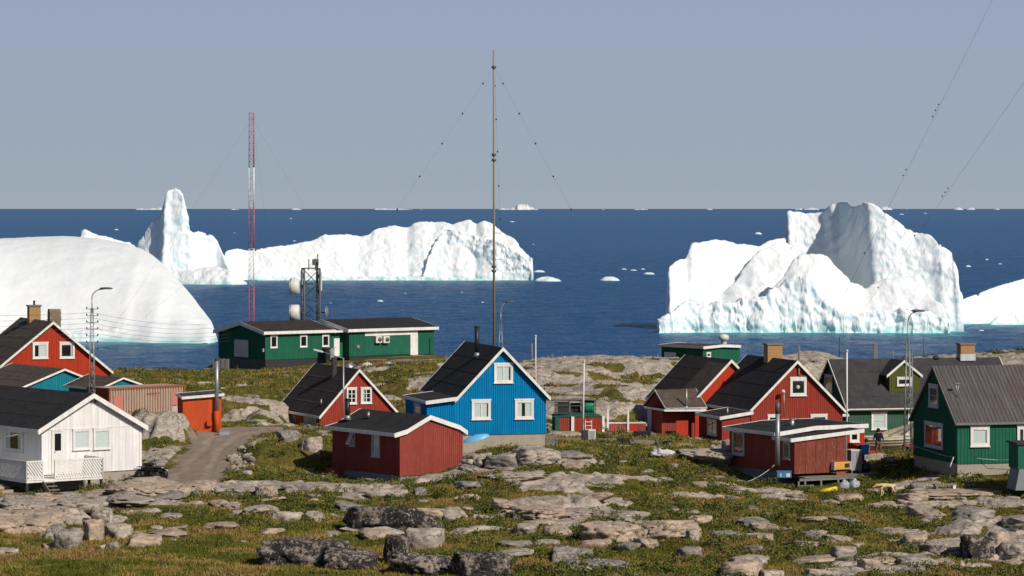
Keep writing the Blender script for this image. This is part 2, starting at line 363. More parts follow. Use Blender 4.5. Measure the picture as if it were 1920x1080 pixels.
def base_h(X, Y):
    fx = np.clip((X + 130) / 2.0, 0, 129.999); fy = np.clip((Y - 105) / 1.5, 0, 149.999)
    ix = fx.astype(int); iy = fy.astype(int); fx = fx - ix; fy = fy - iy
    z = (_GZ[iy, ix] * (1 - fx) + _GZ[iy, ix + 1] * fx) * (1 - fy) + (_GZ[iy + 1, ix] * (1 - fx) + _GZ[iy + 1, ix + 1] * fx) * fy
    z = np.clip(z, 8.5, 14.2)
    # the hill the photographer stands on, and the drop to the sea
    near = 22.6 - 0.122 * Y; z = np.where(Y < 122, np.maximum(near, 0) * sstep(122, 108, Y) + z * sstep(108, 122, Y), z)
    px = X * FPX / np.maximum(Y, 1) + 960
    edge = 282 + 34 * sstep(330, 420, px) * sstep(900, 800, px) + 30 * sstep(1180, 1240, px) * sstep(1440, 1390, px)
    edge = edge - 12 * sstep(900, 960, px) * sstep(1240, 1200, px) - 10 * sstep(1440, 1500, px)
    t = sstep(0, 34, Y - edge)
    return z * (1 - t) + (-6.0) * t

ROAD = [(330,915,164,2.2),(355,893,168.5,1.9),(376,868,174.5,1.6),(400,842,180.5,1.45),(425,820,186.5,1.7),(460,807,191.5,2.2),(520,802,194,1.7),(600,803,195,1.6),(700,806,195,1.6)]
ROAD2 = [(1000,832,182,1.5),(1080,826,184,1.6),(1150,825,184.5,1.6),(1215,824,186,1.4)]
ROAD3 = [(420,688,296,1.2),(560,692,288,1.6),(650,683,290,1.6),(760,672,300,1.2)]
def poly_d(X, Y, pts):
    d = np.full(np.shape(X), 99.0)
    q = [(P(a, b, c)[0], c, w) for a, b, c, w in pts]
    for (x0, y0, w0), (x1, y1, w1) in zip(q[:-1], q[1:]):
        dx, dy = x1 - x0, y1 - y0; t = np.clip(((X - x0) * dx + (Y - y0) * dy) / (dx * dx + dy * dy), 0, 1)
        d = np.minimum(d, np.hypot(X - x0 - t * dx, Y - y0 - t * dy) - (w0 + (w1 - w0) * t))
    return d
# rocky and grassy regions of the photo: (px, py, Y, radius across, radius deep, + rocky / - grassy)
REGION = [(1080,730,228,11,30,0.27),(1150,790,205,6,12,0.2),(480,755,212,4,12,0.35),(330,835,183,3,8,0.5),(100,930,160,9,6,0.40),(60,975,152,6,6,0.3),
 (420,915,163,7,3.5,0.42),(650,915,163,4,2.5,0.2),(930,865,167,4,5,0.25),(1060,870,166,4,3,0.1),(1330,865,171,4,6,0.2),(1150,900,164,7,3,-0.05),(450,1050,137,14,7,-0.8),(200,1050,136,12,8,-0.7),
 (450,1000,146,6,7,-0.5),(1500,985,149,7,6,-0.4),(1550,940,159,4,4,-0.3),(1350,1020,141,6,6,-0.35),(1100,985,147,5,3,0.4),(980,960,152,5,4,0.25),(1250,915,161,8,3,0.2),
 (1830,1000,145,5,8,0.45),(1800,940,157,6,3,0.25),(1500,1050,136,9,5,0.15),(550,860,174,4,7,-0.25),(1300,840,182,5,5,-0.4),(1150,850,172,4,4,-0.5),(600,720,262,14,24,-0.35),(330,705,262,14,14,-0.3),
 (760,715,262,8,16,0.15),(1640,880,172,4,5,0.2),(1900,664,252,12,14,0.5),(1530,685,246,8,14,0.5),(850,640+80,245,6,12,0.3),(1850,890,160,4,3,-0.3)]
def region_bias(X, Y):
    b = np.zeros(np.shape(X))
    for px, py, Yc, rx, ry, s in REGION:
        xc = (px - 960) * Yc / FPX; b = b + s * np.exp(-((X - xc) / rx) ** 2 - ((Y - Yc) / ry) ** 2)
    return b
OUTCROP = [  # px, py, Y, across, deep, height, rocky: knolls and rock faces that stand up from the slope
 (315,822,187,2.8,3.6,1.35,1),(352,815,187,1.0,2.2,0.9,1),(468,765,210,3.6,4.0,1.5,1),(505,775,206,1.6,2.5,0.8,1),(560,850,177,3.0,3.0,0.75,0),(590,835,180,1.6,1.6,0.5,1),
 (60,985,151,3.8,2.2,0.55,1),(1195,1000,145,3.0,1.3,0.75,1),(1030,965,154,3.0,1.2,0.5,1),(1860,1005,145,2.6,1.8,0.5,1),(1330,862,174,3.2,3.0,0.55,1),(330,920,163,4.0,2.0,0.35,1),(960,872,167.5,3.0,1.3,0.35,1),
 (1130,700,243,9,6,0.9,1),(1010,720,236,6,6,0.8,1),(1180,738,226,4,5,0.6,1),(1080,770,214,6,4,0.7,1),(1520,690,246,4,6,0.8,1),(430,735,240,6,6,0.6,0),(820,735,232,5,5,0.8,1),(760,705,262,5,6,0.6,1),(1350,1030,139.5,2.5,2,0.35,0),(1560,985,149,3,2.5,0.45,0)]
def outcrops(X, Y):
    h = np.zeros(np.shape(X)); m = np.zeros(np.shape(X)); wob = 0.22 * fbm(X / 1.1, Y / 1.1, 61, 4)
    for px, py, Yc, rx, ry, hh, rocky in OUTCROP:
        r = np.hypot((X - (px - 960) * Yc / FPX) / rx, (Y - Yc) / ry) + wob; t = sstep(1.1, 0.62, r); h = np.maximum(h, hh * t * (0.85 + 0.3 * wob))
        if rocky: m = np.maximum(m, sstep(1.15, 0.9, r))
    return h, m
FLAT = []      # (x, y, r): building sites, filled in below
def ground(X, Y, full=False):
    X = np.asarray(X, float); Y = np.asarray(Y, float)
    z0 = base_h(X, Y)
    wx = X + 0.8 * fbm(X / 4, Y / 4, 31, 2); wy = Y + 0.8 * fbm(X / 4, Y / 4, 37, 2)
    rk = fbm(wx / 5.5, wy / 3.6, 5, 4) * 1.2 + region_bias(X, Y) - 0.245
    oh, om = outcrops(X, Y); rk = rk + 0.22 * om; rock = sstep(0.02, 0.15, rk)
    f1, f2, cid = worley(wx / 3.0 + 0.15 * wy, wy / 2.6, 3); crack = sstep(0.0, 0.045, f2 - f1)
    g1, g2, gid = worley(wx / 0.9, wy / 1.1, 9); crack2 = sstep(0.0, 0.06, g2 - g1)
    lv = 6.0 * fbm(wx / 9, wy / 6, 13, 3) + 0.25 * (z0 - 11)
    st = np.floor(lv) + sstep(0.55, 0.9, lv - np.floor(lv))          # ledges
    zr = 0.14 + 0.30 * (st - lv) + (cid - 0.35) * 0.20 - 0.16 * (1 - crack) + (0.03 * gid - 0.03 * (1 - crack2)) * sstep(-.1, .3, fbm(X / 3, Y / 3, 23, 2)) + 0.13 * fbm(X / 1.6, Y / 1.0, 21, 5)
    zg = 0.22 * fbm(X / 2.6, Y / 2.6, 41, 4) + 0.06 * fbm(X / 0.5, Y / 0.5, 47, 3)
    rel = zr * rock + zg * (1 - rock)
    far = sstep(285, 262, Y) * 0.7 + 0.3
    d = np.minimum(np.minimum(poly_d(X, Y, ROAD), poly_d(X, Y, ROAD2)), poly_d(X, Y, ROAD3)); rd = sstep(0.9, -0.1, d)
    flat = np.zeros(np.shape(X))
    for x, y, r in FLAT: flat = np.maximum(flat, sstep(r + 1.5, r, np.hypot(X - x, Y - y)))
    k = (1 - rd) * (1 - 0.85 * flat)
    z = z0 + (rel + oh) * k * far * sstep(100, 120, Y) + rd * 0.05 * fbm(X / 0.5, Y / 0.5, 51, 4)
    if full: return z, rock * (1 - rd), sstep(0.35, -0.1, d + 0.9 * fbm(X / 0.9, Y / 0.9, 53, 4)), rk
    return z
def gz(x, y): return float(ground(np.array([x]), np.array([y]))[0])
def G(px, Y, dz=0.0):
    """the point of the ground in column px at distance Y"""
    x = (px - 960.0) * Y / FPX; return Vector((x, Y, gz(x, Y) + dz))
for a, b, c, r in [(700,899,170,3.6),(900,839,175,5.0),(170,905,171,5.0),(1460,897,171,3.6),(1550,915,166,3.2),(1480,912,166,2.0),(690,908,169,2.6),(100,922,166,4.5),(0,922,168,5),(1860,880,167,4.5),(240,800,205,3),(370,800,190,2.5),(660,812,208,4),(1340,824,206,4),(1480,832,203,4),(1740,830,201,7),(560,690,304,6),(730,675,306,7),(1318,700,303,4),(1085,812,197,2.5),(1650,856,191,2.5)]:
    FLAT.append((P(a, b, c)[0], c, r))

def terrain_mat():
    k = NT('tundra_ground'); rcol, n1, n3 = rock_colour(k, 1.0, 0.4); o = k.coords()
    at = k.n('ShaderNodeAttribute', attribute_name='rock'); rd = k.n('ShaderNodeAttribute', attribute_name='road')
    a = k.noise(o, 0.35, 5, 0.6); b = k.noise(o, 2.4, 5, 0.7); c = k.noise(o, 14, 4, 0.7); d = k.noise(o, 0.9, 4, 0.6)
    veg = k.mix(k.ramp(a, [(0.35, 0), (0.62, 1)]), (0.12, 0.115, 0.014), (0.20, 0.14, 0.035))
    veg = k.mix(k.ramp(d, [(0.42, 0), (0.58, 0.8)]), veg, (0.06, 0.072, 0.016))
    veg = k.mix(k.ramp(b, [(0.57, 0), (0.68, 0.7)]), veg, (0.19, 0.10, 0.045))
    e = k.noise(o, 0.22, 3, 0.5, 0.8); veg = k.mix(k.ramp(e, [(0.56, 0), (0.64, 0.6)]), veg, (0.23, 0.16, 0.075)); veg = k.mix(k.ramp(e, [(0.34, 0.7), (0.42, 0.0)]), veg, (0.07, 0.10, 0.012))
    veg = k.mix(k.ramp(c, [(0.38, 0.75), (0.55, 0.0)]), veg, (0.04, 0.036, 0.012))
    f = k.math('ADD', at.outputs['Fac'], k.math('MULTIPLY', k.math('SUBTRACT', b, 0.5), 0.9))
    col = k.mix(k.ramp(f, [(0.44, 0), (0.54, 1)]), veg, rcol)
    grav = k.mix(k.ramp(c, [(0.35, 0), (0.7, 1)]), (0.19, 0.15, 0.12), (0.30, 0.24, 0.19))
    rut = k.n('ShaderNodeAttribute', attribute_name='rut'); pb = k.noise(o, 5.0, 3, 0.7); grav = k.mix(k.ramp(pb, [(0.60, 0), (0.66, 0.8)]), grav, (0.36, 0.31, 0.25)); grav = k.mix(k.math('MULTIPLY', rut.outputs['Fac'], 0.6), grav, (0.36, 0.29, 0.225))
    grav = k.mix(k.ramp(d, [(0.45, 0), (0.62, 0.5)]), grav, (0.33, 0.26, 0.205))
    col = k.mix(rd.outputs['Fac'], col, grav)
    k.bump(k.mix(0.5, n3, c), 0.8, 0.06); return k.out(col, 0.95, 0.1)
M['terrain'] = terrain_mat()
pxs = np.concatenate([np.linspace(-1500, -130, 60)[:-1], np.arange(-130, 2051, 3.6), np.linspace(2060, 3400, 60)])
ys = np.concatenate([np.arange(2, 112, 3.0), np.arange(112, 124, 0.5)])
y = 124.0; lst = []
while y < 292: lst.append(y); y += 0.13 + 0.0017 * max(0, y - 130)
ys = np.concatenate([ys, lst, np.arange(y, 345, 1.0)])
YY = np.repeat(ys[:, None], len(pxs), 1)
XX = (pxs[None, :] - 960) * np.maximum(YY, 60) / FPX
ZZ, RK, RD, RKV = ground(XX, YY, True)
_d = poly_d(XX, YY, ROAD); _wd = 1.7 + 0.3 * fbm(XX / 2, YY / 2, 91, 2); _c = np.abs(_d + _wd); RUT = sstep(.32, .12, np.abs(_c - .75)) * (0.5 + 0.5 * sstep(-.2, .2, fbm(XX / 1.5, YY / 1.5, 93, 3))) * (_d < 0)
ZZ = ZZ - 0.05 * RUT
me = np_mesh('ground', np.stack([XX, YY, ZZ], -1).reshape(-1, 3), grid_faces(*XX.shape), M['terrain'], True, {'rock': RK, 'road': RD, 'rut': RUT})
tag(link(bpy.data.objects.new('ground', me)), kind='structure')

# ------------------------------------------------------------------ vegetation (nobody could count it)
def veg_mat(name, cols):
    k = NT(name); at = k.n('ShaderNodeAttribute', attribute_name='tint')
    n = k.noise(k.coords(), 0.4, 4, 0.6); f = k.math('ADD', k.math('MULTIPLY', at.outputs['Fac'], 0.7), k.math('MULTIPLY', n, 0.45))
    k.b.inputs['Subsurface Weight'].default_value = 0.0
    col = k.ramp(f, [(0.2 + 0.65 * i / (len(cols) - 1), c) for i, c in enumerate(cols)]); return k.out(col, 0.8, 0.15)
M['grass'] = veg_mat('tundra_grass', [(0.06, 0.075, 0.009), (0.13, 0.135, 0.017), (0.20, 0.17, 0.032), (0.30, 0.22, 0.065), (0.27, 0.155, 0.06)])
M['scrub'] = veg_mat('dwarf_willow', [(0.028, 0.040, 0.008), (0.072, 0.088, 0.017), (0.125, 0.135, 0.032), (0.19, 0.15, 0.055)])
def scatter(n, y0, y1, px0=-300, px1=2300):
    Y = np.sqrt(rng.uniform(y0 * y0, y1 * y1, n)); px = rng.uniform(px0, px1, n); X = (px - 960) * Y / FPX
    return X, Y
def clear_of_houses(X, Y):
    ok = np.ones(len(X), bool)
    for x, y, hw, hd, th in SITES:
        c, s = math.cos(th), math.sin(th); u = (X - x) * c + (Y - y) * s; v = -(X - x) * s + (Y - y) * c
        ok &= ~((u > -0.1) & (u < hw + 0.1) & (v > -0.1) & (v < hd + 0.1))
    return ok
def blades(X, Y, Z, n_bl, h, w, spread, tint):
    """n_bl thin triangles round each point"""
    N = len(X); k = n_bl
    a = rng.uniform(0, 2 * math.pi, (N, k)); rr = spread * np.sqrt(rng.uniform(0, 1, (N, k)))
    bx = X[:, None] + rr * np.cos(a); by = Y[:, None] + rr * np.sin(a); bz = Z[:, None] + np.zeros((N, k)) - 0.02
    t = rng.uniform(0, 2 * math.pi, (N, k)); ww = w * rng.uniform(0.6, 1.4, (N, k)); hh = (h[:, None] if hasattr(h, 'shape') else h) * rng.uniform(0.5, 1.3, (N, k))
    lean = hh * rng.uniform(0.1, 0.8, (N, k)); l2 = a + rng.normal(0, 0.6, (N, k))
    v = np.stack([np.stack([bx - ww * np.cos(t), by - ww * np.sin(t), bz], -1), np.stack([bx + ww * np.cos(t), by + ww * np.sin(t), bz], -1),
                  np.stack([bx + lean * np.cos(l2), by + lean * np.sin(l2), bz + hh], -1)], 2)
    tn = np.clip(tint[:, None] + rng.normal(0, 0.13, (N, k)), 0, 1)
    return v.reshape(-1, 3), np.repeat(tn.ravel(), 3)
def make_grass():
    vs, ts = [], []
    for n, y0, y1, hh in ((142000, 125, 172, 0.15), (42000, 172, 215, 0.16), (36000, 215, 300, 0.2)):
        X, Y = scatter(n, y0, y1); Z, rk, rd, rv = ground(X, Y, True)
        keep = (rk < 0.35) & (rd < 0.3) & (Z > 2) & clear_of_houses(X, Y) & (rng.uniform(0, 1, n) > 0.25)
        X, Y, Z = X[keep], Y[keep], Z[keep]
        dry = sstep(-0.35, 0.4, fbm(X / 4, Y / 3, 71, 4) + 0.35 * fbm(X / 0.9, Y / 0.9, 75, 2))
        h = hh * (0.6 + 0.6 * sstep(-0.3, 0.4, fbm(X / 2, Y / 2, 73, 3))); v, t = blades(X, Y, Z, 5, h, 0.028 * (1 + (y0 - 125) / 90), 0.12, dry * 0.9)
        vs.append(v); ts.append(t)
    v = np.concatenate(vs); t = np.concatenate(ts)
    me = np_mesh('grass', v, np.arange(len(v)).reshape(-1, 3), M['grass'], False, {'tint': t})
    tag(link(bpy.data.objects.new('grass', me)), 'short green and rusty brown tundra grass between the rocks', 'grass', kind='stuff')
def make_scrub():
    vs, ts = [], []
    for n, y0, y1, sc in ((6200, 127, 172, 1.05), (1450, 172, 205, 1.1), (1450, 205, 290, 1.25)):
        X, Y = scatter(n, y0, y1); Z, rk, rd, rv = ground(X, Y, True)
        dens = fbm(X / 4.5, Y / 3.5, 81, 3); px = X * FPX / Y + 960
        lawn = sstep(820, 600, px) * sstep(150, 143, Y)
        keep = (rk < 0.4) & (rd < 0.2) & (Z > 2) & clear_of_houses(X, Y) & (dens - lawn * 1.5 > -0.06)
        X, Y, Z = X[keep], Y[keep], Z[keep]; N = len(X); k = 110
        rx = sc * rng.uniform(0.18, 0.62, N); hz = rx * rng.uniform(0.45, 0.75, N)
        d = rng.normal(0, 1, (N, k, 3)); d /= np.linalg.norm(d, axis=2, keepdims=True); d[:, :, 2] = np.abs(d[:, :, 2])
        rad = rng.uniform(0.7, 1.05, (N, k, 1)) * (1 + 0.25 * np.sin(d[:, :, :1] * 5 + X[:, None, None] * 7))
        c = np.stack([X, Y, Z - 0.03], -1)[:, None, :] + d * rad * np.stack([rx, rx, hz], -1)[:, None, :]
        e1 = rng.normal(0, 1, (N, k, 3)); e1 /= np.linalg.norm(e1, axis=2, keepdims=True)
        e2 = np.cross(e1, d + 0.6 * rng.normal(0, 1, (N, k, 3))); e2 /= np.maximum(np.linalg.norm(e2, axis=2, keepdims=True), 1e-6)
        s = 0.045 * sc
        v = np.stack([c - e1 * s, c + e1 * s, c + e2 * s * 1.7], 2).reshape(-1, 3)
        tn = np.clip(rng.uniform(0.1, 0.7, N)[:, None] + rng.normal(0, 0.2, (N, k)), 0, 1); vs.append(v); ts.append(np.repeat(tn.ravel(), 3))
    v = np.concatenate(vs); t = np.concatenate(ts)
    me = np_mesh('undergrowth', v, np.arange(len(v)).reshape(-1, 3), M['scrub'], False, {'tint': t})
    tag(link(bpy.data.objects.new('undergrowth', me)), 'low dark green dwarf willow scrub creeping between the rocks', 'scrub', kind='stuff')

# ------------------------------------------------------------------ icebergs
def ice_mat():
    k = NT('glacier_ice'); o = k.coords(); n = k.noise(o, 0.12, 6, 0.6); f = k.noise(o, 1.1, 6, 0.65); geo = k.n('ShaderNodeNewGeometry')
    sep = k.n('ShaderNodeSeparateXYZ'); k.l(geo.outputs['Position'], sep.inputs[0]); nz = k.n('ShaderNodeSeparateXYZ'); k.l(geo.outputs['True Normal'], nz.inputs[0])
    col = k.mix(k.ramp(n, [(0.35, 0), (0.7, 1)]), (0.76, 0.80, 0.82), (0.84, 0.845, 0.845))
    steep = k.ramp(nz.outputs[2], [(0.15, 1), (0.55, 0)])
    col = k.mix(k.math('MULTIPLY', steep, k.ramp(k.mix(0.5, f, n), [(0.44, 0.10), (0.62, 0.65)])), col, (0.42, 0.69, 0.78))  # steep faces tinted teal: old blue ice, plus bluish shade put into the colour
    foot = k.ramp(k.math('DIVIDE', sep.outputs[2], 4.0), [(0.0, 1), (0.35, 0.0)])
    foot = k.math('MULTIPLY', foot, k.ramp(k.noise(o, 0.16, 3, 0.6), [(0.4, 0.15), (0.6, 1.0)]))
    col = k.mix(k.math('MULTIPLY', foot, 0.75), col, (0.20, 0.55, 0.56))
    k.b.inputs['Subsurface Weight'].default_value = 0.0
    k.bump(k.mix(0.6, n, f), 0.35, 0.4); return k.out(col, 0.5, 0.3)
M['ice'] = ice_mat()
BERG_FRONT = []
def iceberg(name, label, Yw, layers, nx=360, ny=190, flute=1.0, rough=0.4, group=None, smooth_tops=0.0, lump=0.5):
    """layers: crest lines [(px, py, metres behind the waterline)], front and back fall (linear, square), how broken the ice is"""
    dmax = max(max(q[2] for q in l[0]) for l in layers); sc = Yw / FPX
    _l = [(q[0] - 960) * (Yw + q[2]) / FPX for l in layers for q in l[0]]; X0, X1 = min(_l) - 1.0 - 4 * sc, max(_l) + 1.0 + 4 * sc
    gx = np.linspace(X0, X1, nx); nyf = max(60, int(ny * 1.5)) if nx > 50 else 40
    gy = Yw - 4 * flute - 2 + np.linspace(0, 1, nyf) ** 1.25 * (dmax + 34 * max(flute, 0.4) + 6 * flute)
    GX, GY = np.meshgrid(gx, gy); Z = np.full(GX.shape, -8.0); RG = np.full(GX.shape, 0.3)
    low = flute * fbm(GX / (6 * flute), GY / (5 * flute), 105, 3); mid = flute * fbm(GX / (2.6 * flute), GY / (2.4 * flute), 103, 3)
    for lay in layers:
        pts, fr, bk = lay[:3]; fl_a = lay[3] if len(lay) > 3 else 0.3
        lx = np.array([(p[0] - 960) * (Yw + p[2]) / FPX for p in pts]); ly = np.array([Yw + p[2] for p in pts])
        lz = np.array([HC - (p[1] - HOR) * (Yw + p[2]) / FPX for p in pts])
        xs = GX[0]; ry = np.interp(xs, lx, ly); rz = np.interp(xs, lx, lz, left=-30, right=-30)
        for _ in range(2): ry = np.convolve(np.pad(ry, 4, 'edge'), np.ones(9) / 9, 'valid')
        kr = max(1, int(0.5 * flute / (gx[1] - gx[0]))) if nx > 50 else 1; ker = np.ones(2 * kr + 1) / (2 * kr + 1)
        rz2 = np.convolve(np.pad(rz, kr, 'edge'), ker, 'valid'); rz = np.where((rz > -20) & (rz2 > rz - 2.5), rz2, rz)
        rz = rz + rough * fl_a * 0.3 * flute * vnoise(xs / (1.4 * flute), xs * 0, 107) * (rz > -20)
        d = ry[None, :] - GY + fl_a * (2.2 * low + 0.7 * mid) * (1 if lump > .2 else .4)
        df = np.maximum(d, 0); db = np.maximum(-d, 0)
        zz = rz[None, :] + lump * flute * fbm(GX / (7 * flute) + pts[0][0], GY / (5 * flute), 117, 3) * sstep(0, 5 * flute, df) - fr[0] * df - fr[1] * df * df / flute - bk[0] * db - bk[1] * db * db / flute
        RG = np.where(zz > Z, fl_a, RG)
        if smooth_tops:
            h = np.clip(0.5 + 0.5 * (zz - Z) / smooth_tops, 0, 1); Z = Z * (1 - h) + zz * h + smooth_tops * h * (1 - h) * 0.3
        else: Z = np.maximum(Z, zz)
    Z = np.maximum(Z, -8)
    # spread the rows evenly over the surface, so that steep walls get their share of the mesh
    sa = np.vstack([np.zeros((1, nx)), np.cumsum(np.hypot(np.diff(GY, axis=0), 1.3 * np.diff(Z, axis=0)) + 1e-4 + 0.15 * (np.diff(GY, axis=0)), axis=0)])
    NY, NZ, NR = np.zeros((ny, nx)), np.zeros((ny, nx)), np.zeros((ny, nx))
    for c_ in range(nx):
        t_ = np.linspace(0, sa[-1, c_], ny); NY[:, c_] = np.interp(t_, sa[:, c_], GY[:, c_]); NZ[:, c_] = np.interp(t_, sa[:, c_], Z[:, c_]); NR[:, c_] = np.interp(t_, sa[:, c_], RG[:, c_])
    GX = np.repeat(gx[None, :], ny, 0)
    for _ in range(3 if nx > 50 else 0): NY[:, 1:-1] = (NY[:, :-2] + 2 * NY[:, 1:-1] + NY[:, 2:]) / 4; NZ[:, 1:-1] = (NZ[:, :-2] + 2 * NZ[:, 1:-1] + NZ[:, 2:]) / 4; NR[:, 1:-1] = (NR[:, :-2] + 2 * NR[:, 1:-1] + NR[:, 2:]) / 4
    Pg = np.stack([GX, NY, NZ], -1); N = np.cross(np.gradient(Pg, axis=1), np.gradient(Pg, axis=0)); N /= np.maximum(np.linalg.norm(N, axis=2, keepdims=True), 1e-6)
    f_ = flute; u = GX + 0.45 * NY; w = NZ * 1.05 + 0.7 * NY
    big = fbm(u / (5.5 * f_), w / (5.5 * f_), 131, 3); sm = fbm(u / (1.7 * f_), w / (1.9 * f_), 133, 5); rdg = 0.35 - np.abs(fbm(u / (3.0 * f_) + 0.5 * big, w / (3.4 * f_), 135, 4)) * 1.6
    g1, g2, gi = worley(u / (2.2 * f_) + 0.5 * sm, w / (2.6 * f_) + 0.5 * sm, 137)
    amp = np.clip(NR, 0, 1.2); disp = f_ * (lump * 0.9 * big + amp * (1.25 * rdg + 0.55 * sm + 0.7 * (gi - 0.5) * sstep(0.45, 0.8, amp)) + 0.07 * rough * sm)
    disp = disp - f_ * 0.5 * amp * sstep(1.6, 0.4, NZ) * sstep(-1.0, 0.4, NZ)
    Pg = Pg + N * (disp * sstep(-7.5, -4, NZ))[:, :, None]
    frn = np.where(Pg[:, :, 2] > 0.1, Pg[:, :, 1], 1e9).min(0); BERG_FRONT.append((gx, frn, flute))
    F = grid_faces(ny, nx); zf = NZ.ravel()[F]; F = F[(zf > -7.5).any(1)]
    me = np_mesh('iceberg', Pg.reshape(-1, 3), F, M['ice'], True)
    bm = bmesh.new(); bm.from_mesh(me)
    lo = [v for v in bm.verts if not v.link_faces]; bmesh.ops.delete(bm, geom=lo, context='VERTS'); bm.to_mesh(me); bm.free()
    c = Vector(((X0 + X1) / 2, Yw + dmax / 2, 0)); me.transform(Matrix.Translation(-c))
    o = link(bpy.data.objects.new(name, me)); o.location = c
    return tag(o, label, 'iceberg', group)

# right, big sculpted berg
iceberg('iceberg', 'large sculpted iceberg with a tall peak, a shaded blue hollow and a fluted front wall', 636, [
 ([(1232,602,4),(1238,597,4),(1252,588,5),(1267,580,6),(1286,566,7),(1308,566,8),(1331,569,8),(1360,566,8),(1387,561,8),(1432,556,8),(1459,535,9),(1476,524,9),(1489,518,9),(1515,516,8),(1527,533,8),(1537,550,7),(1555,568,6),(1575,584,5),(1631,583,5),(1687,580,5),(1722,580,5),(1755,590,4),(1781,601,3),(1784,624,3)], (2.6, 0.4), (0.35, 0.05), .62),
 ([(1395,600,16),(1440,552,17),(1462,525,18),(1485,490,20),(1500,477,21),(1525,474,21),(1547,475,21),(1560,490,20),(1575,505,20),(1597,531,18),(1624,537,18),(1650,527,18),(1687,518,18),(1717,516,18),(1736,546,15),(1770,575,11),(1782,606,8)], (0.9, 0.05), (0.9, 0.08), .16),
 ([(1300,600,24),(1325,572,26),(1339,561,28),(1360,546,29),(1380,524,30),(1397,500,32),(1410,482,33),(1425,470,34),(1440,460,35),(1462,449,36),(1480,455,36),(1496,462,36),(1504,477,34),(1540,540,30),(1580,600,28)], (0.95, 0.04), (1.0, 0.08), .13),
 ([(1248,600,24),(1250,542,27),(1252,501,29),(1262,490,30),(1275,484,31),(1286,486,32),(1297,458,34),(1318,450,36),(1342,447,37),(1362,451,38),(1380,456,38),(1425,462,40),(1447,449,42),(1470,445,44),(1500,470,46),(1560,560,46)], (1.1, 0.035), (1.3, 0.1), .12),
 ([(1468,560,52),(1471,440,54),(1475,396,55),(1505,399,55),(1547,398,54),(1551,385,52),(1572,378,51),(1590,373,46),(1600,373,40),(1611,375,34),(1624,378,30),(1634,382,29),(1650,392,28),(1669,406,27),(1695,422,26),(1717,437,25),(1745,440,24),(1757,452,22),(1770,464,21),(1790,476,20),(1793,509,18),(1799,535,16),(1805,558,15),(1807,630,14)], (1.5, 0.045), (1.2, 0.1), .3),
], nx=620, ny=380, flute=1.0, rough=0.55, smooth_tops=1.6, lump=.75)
iceberg('iceberg', 'smooth low iceberg cut by the right edge beside the peaked one', 684, [
 ([(1762,618,3),(1768,596,4),(1775,583,6),(1800,562,10),(1820,554,12),(1845,545,14),(1870,535,16),(1900,527,18),(1920,521,20),(1980,505,24),(2060,500,26),(2160,540,24),(2200,620,20)], (1.1, 0.02), (0.8, 0.04), .06),
 ([(1850,612,0),(1870,592,2),(1890,588,3),(1920,590,3),(1960,600,2),(1990,614,1)], (1.6, 0.2), (0.2, 0.02)),
], nx=300, ny=160, flute=0.9, rough=0.08, smooth_tops=1.5, lump=.15)
iceberg('iceberg', 'huge smooth domed iceberg at the left behind the red house', 596, [
 ([(-420,640,8),(-300,540,20),(-150,480,34),(0,447,44),(60,444,46),(118,442,46),(180,446,44),(240,457,41),(270,468,38),(290,480,36),(318,505,30),(340,530,26),(362,556,20),(380,580,15),(396,600,9),(404,618,5),(409,642,1)], (0.10, 0.0095), (0.5, 0.03), .05),
 ([(-420,645,0),(-200,622,3),(0,620,4),(120,622,4),(200,616,4),(300,615,4),(345,612,4),(380,618,3),(404,625,2),(409,642,1)], (2.2, 0.3), (0.25, 0.0), .3),
], nx=420, ny=200, flute=1.0, rough=0.04, smooth_tops=2.0, lump=.16)
iceberg('iceberg', 'iceberg with a tall blunt pinnacle behind the domed one', 1046, [
 ([(225,536,3),(258,500,14),(300,505,14),(340,505,12),(385,500,10),(412,500,8),(430,506,5),(447,518,3),(462,530,1),(464,536,0)], (0.6, 0.02), (0.6, 0.03)),
 ([(250,500,28),(258,456,30),(270,436,30),(282,418,30),(297,404,29),(303,396,27),(306,370,25),(312,358,25),(320,352,26),(328,349,26),(338,356,25),(346,370,24),(349,395,23),(352,410,22),(357,430,20),(366,434,22),(375,431,24),(390,441,25),(397,440,25),(404,446,25),(410,458,24),(418,474,22),(428,500,17),(440,536,12)], (2.6, 0.02), (2.0, 0.1), .25),
 ([(150,436,46),(154,430,46),(162,429,46),(172,436,46),(185,441,46),(215,447,46),(245,453,46),(262,470,46),(280,500,46)], (1.2, 0.03), (1.2, 0.05)),
], nx=440, ny=220, flute=1.5, rough=0.5, smooth_tops=1.5)
iceberg('iceberg', 'long iceberg with a rounded lumpy top ending right of the wooden pole', 1104, [
 ([(412,530,8),(417,490,12),(420,470,16),(440,466,18),(470,470,19),(500,464,20),(540,460,21),(560,455,22),(585,450,23),(607,440,24),(625,442,24),(640,437,25),(655,440,25),(672,443,26),(690,440,26),(703,430,27),(722,425,28),(742,423,28),(765,427,28),(778,419,28),(795,414,28),(815,416,28),(830,415,27),(850,421,26),(862,414,26),(880,411,26),(893,420,25),(900,417,24),(908,412,24),(925,420,22),(940,436,20),(957,444,18),(968,451,16),(980,468,13),(993,480,10),(1006,484,7),(1008,498,6),(1002,505,6),(1000,528,4)], (0.85, 0.022), (1.0, 0.06), .2),
 ([(790,530,6),(800,490,12),(815,455,18),(835,428,22),(860,432,20),(880,440,18),(905,445,15),(930,450,12),(955,462,10),(975,476,7),(996,492,5),(1000,528,3)], (2.4, 0.05), (0.5, 0.03), .65),
 ([(470,528,1),(520,522,2),(600,518,3),(700,518,3),(800,518,2),(1000,526,1)], (2.0, 0.2), (0.15, 0.0)),
], nx=640, ny=260, flute=1.3, rough=0.6, smooth_tops=1.5)
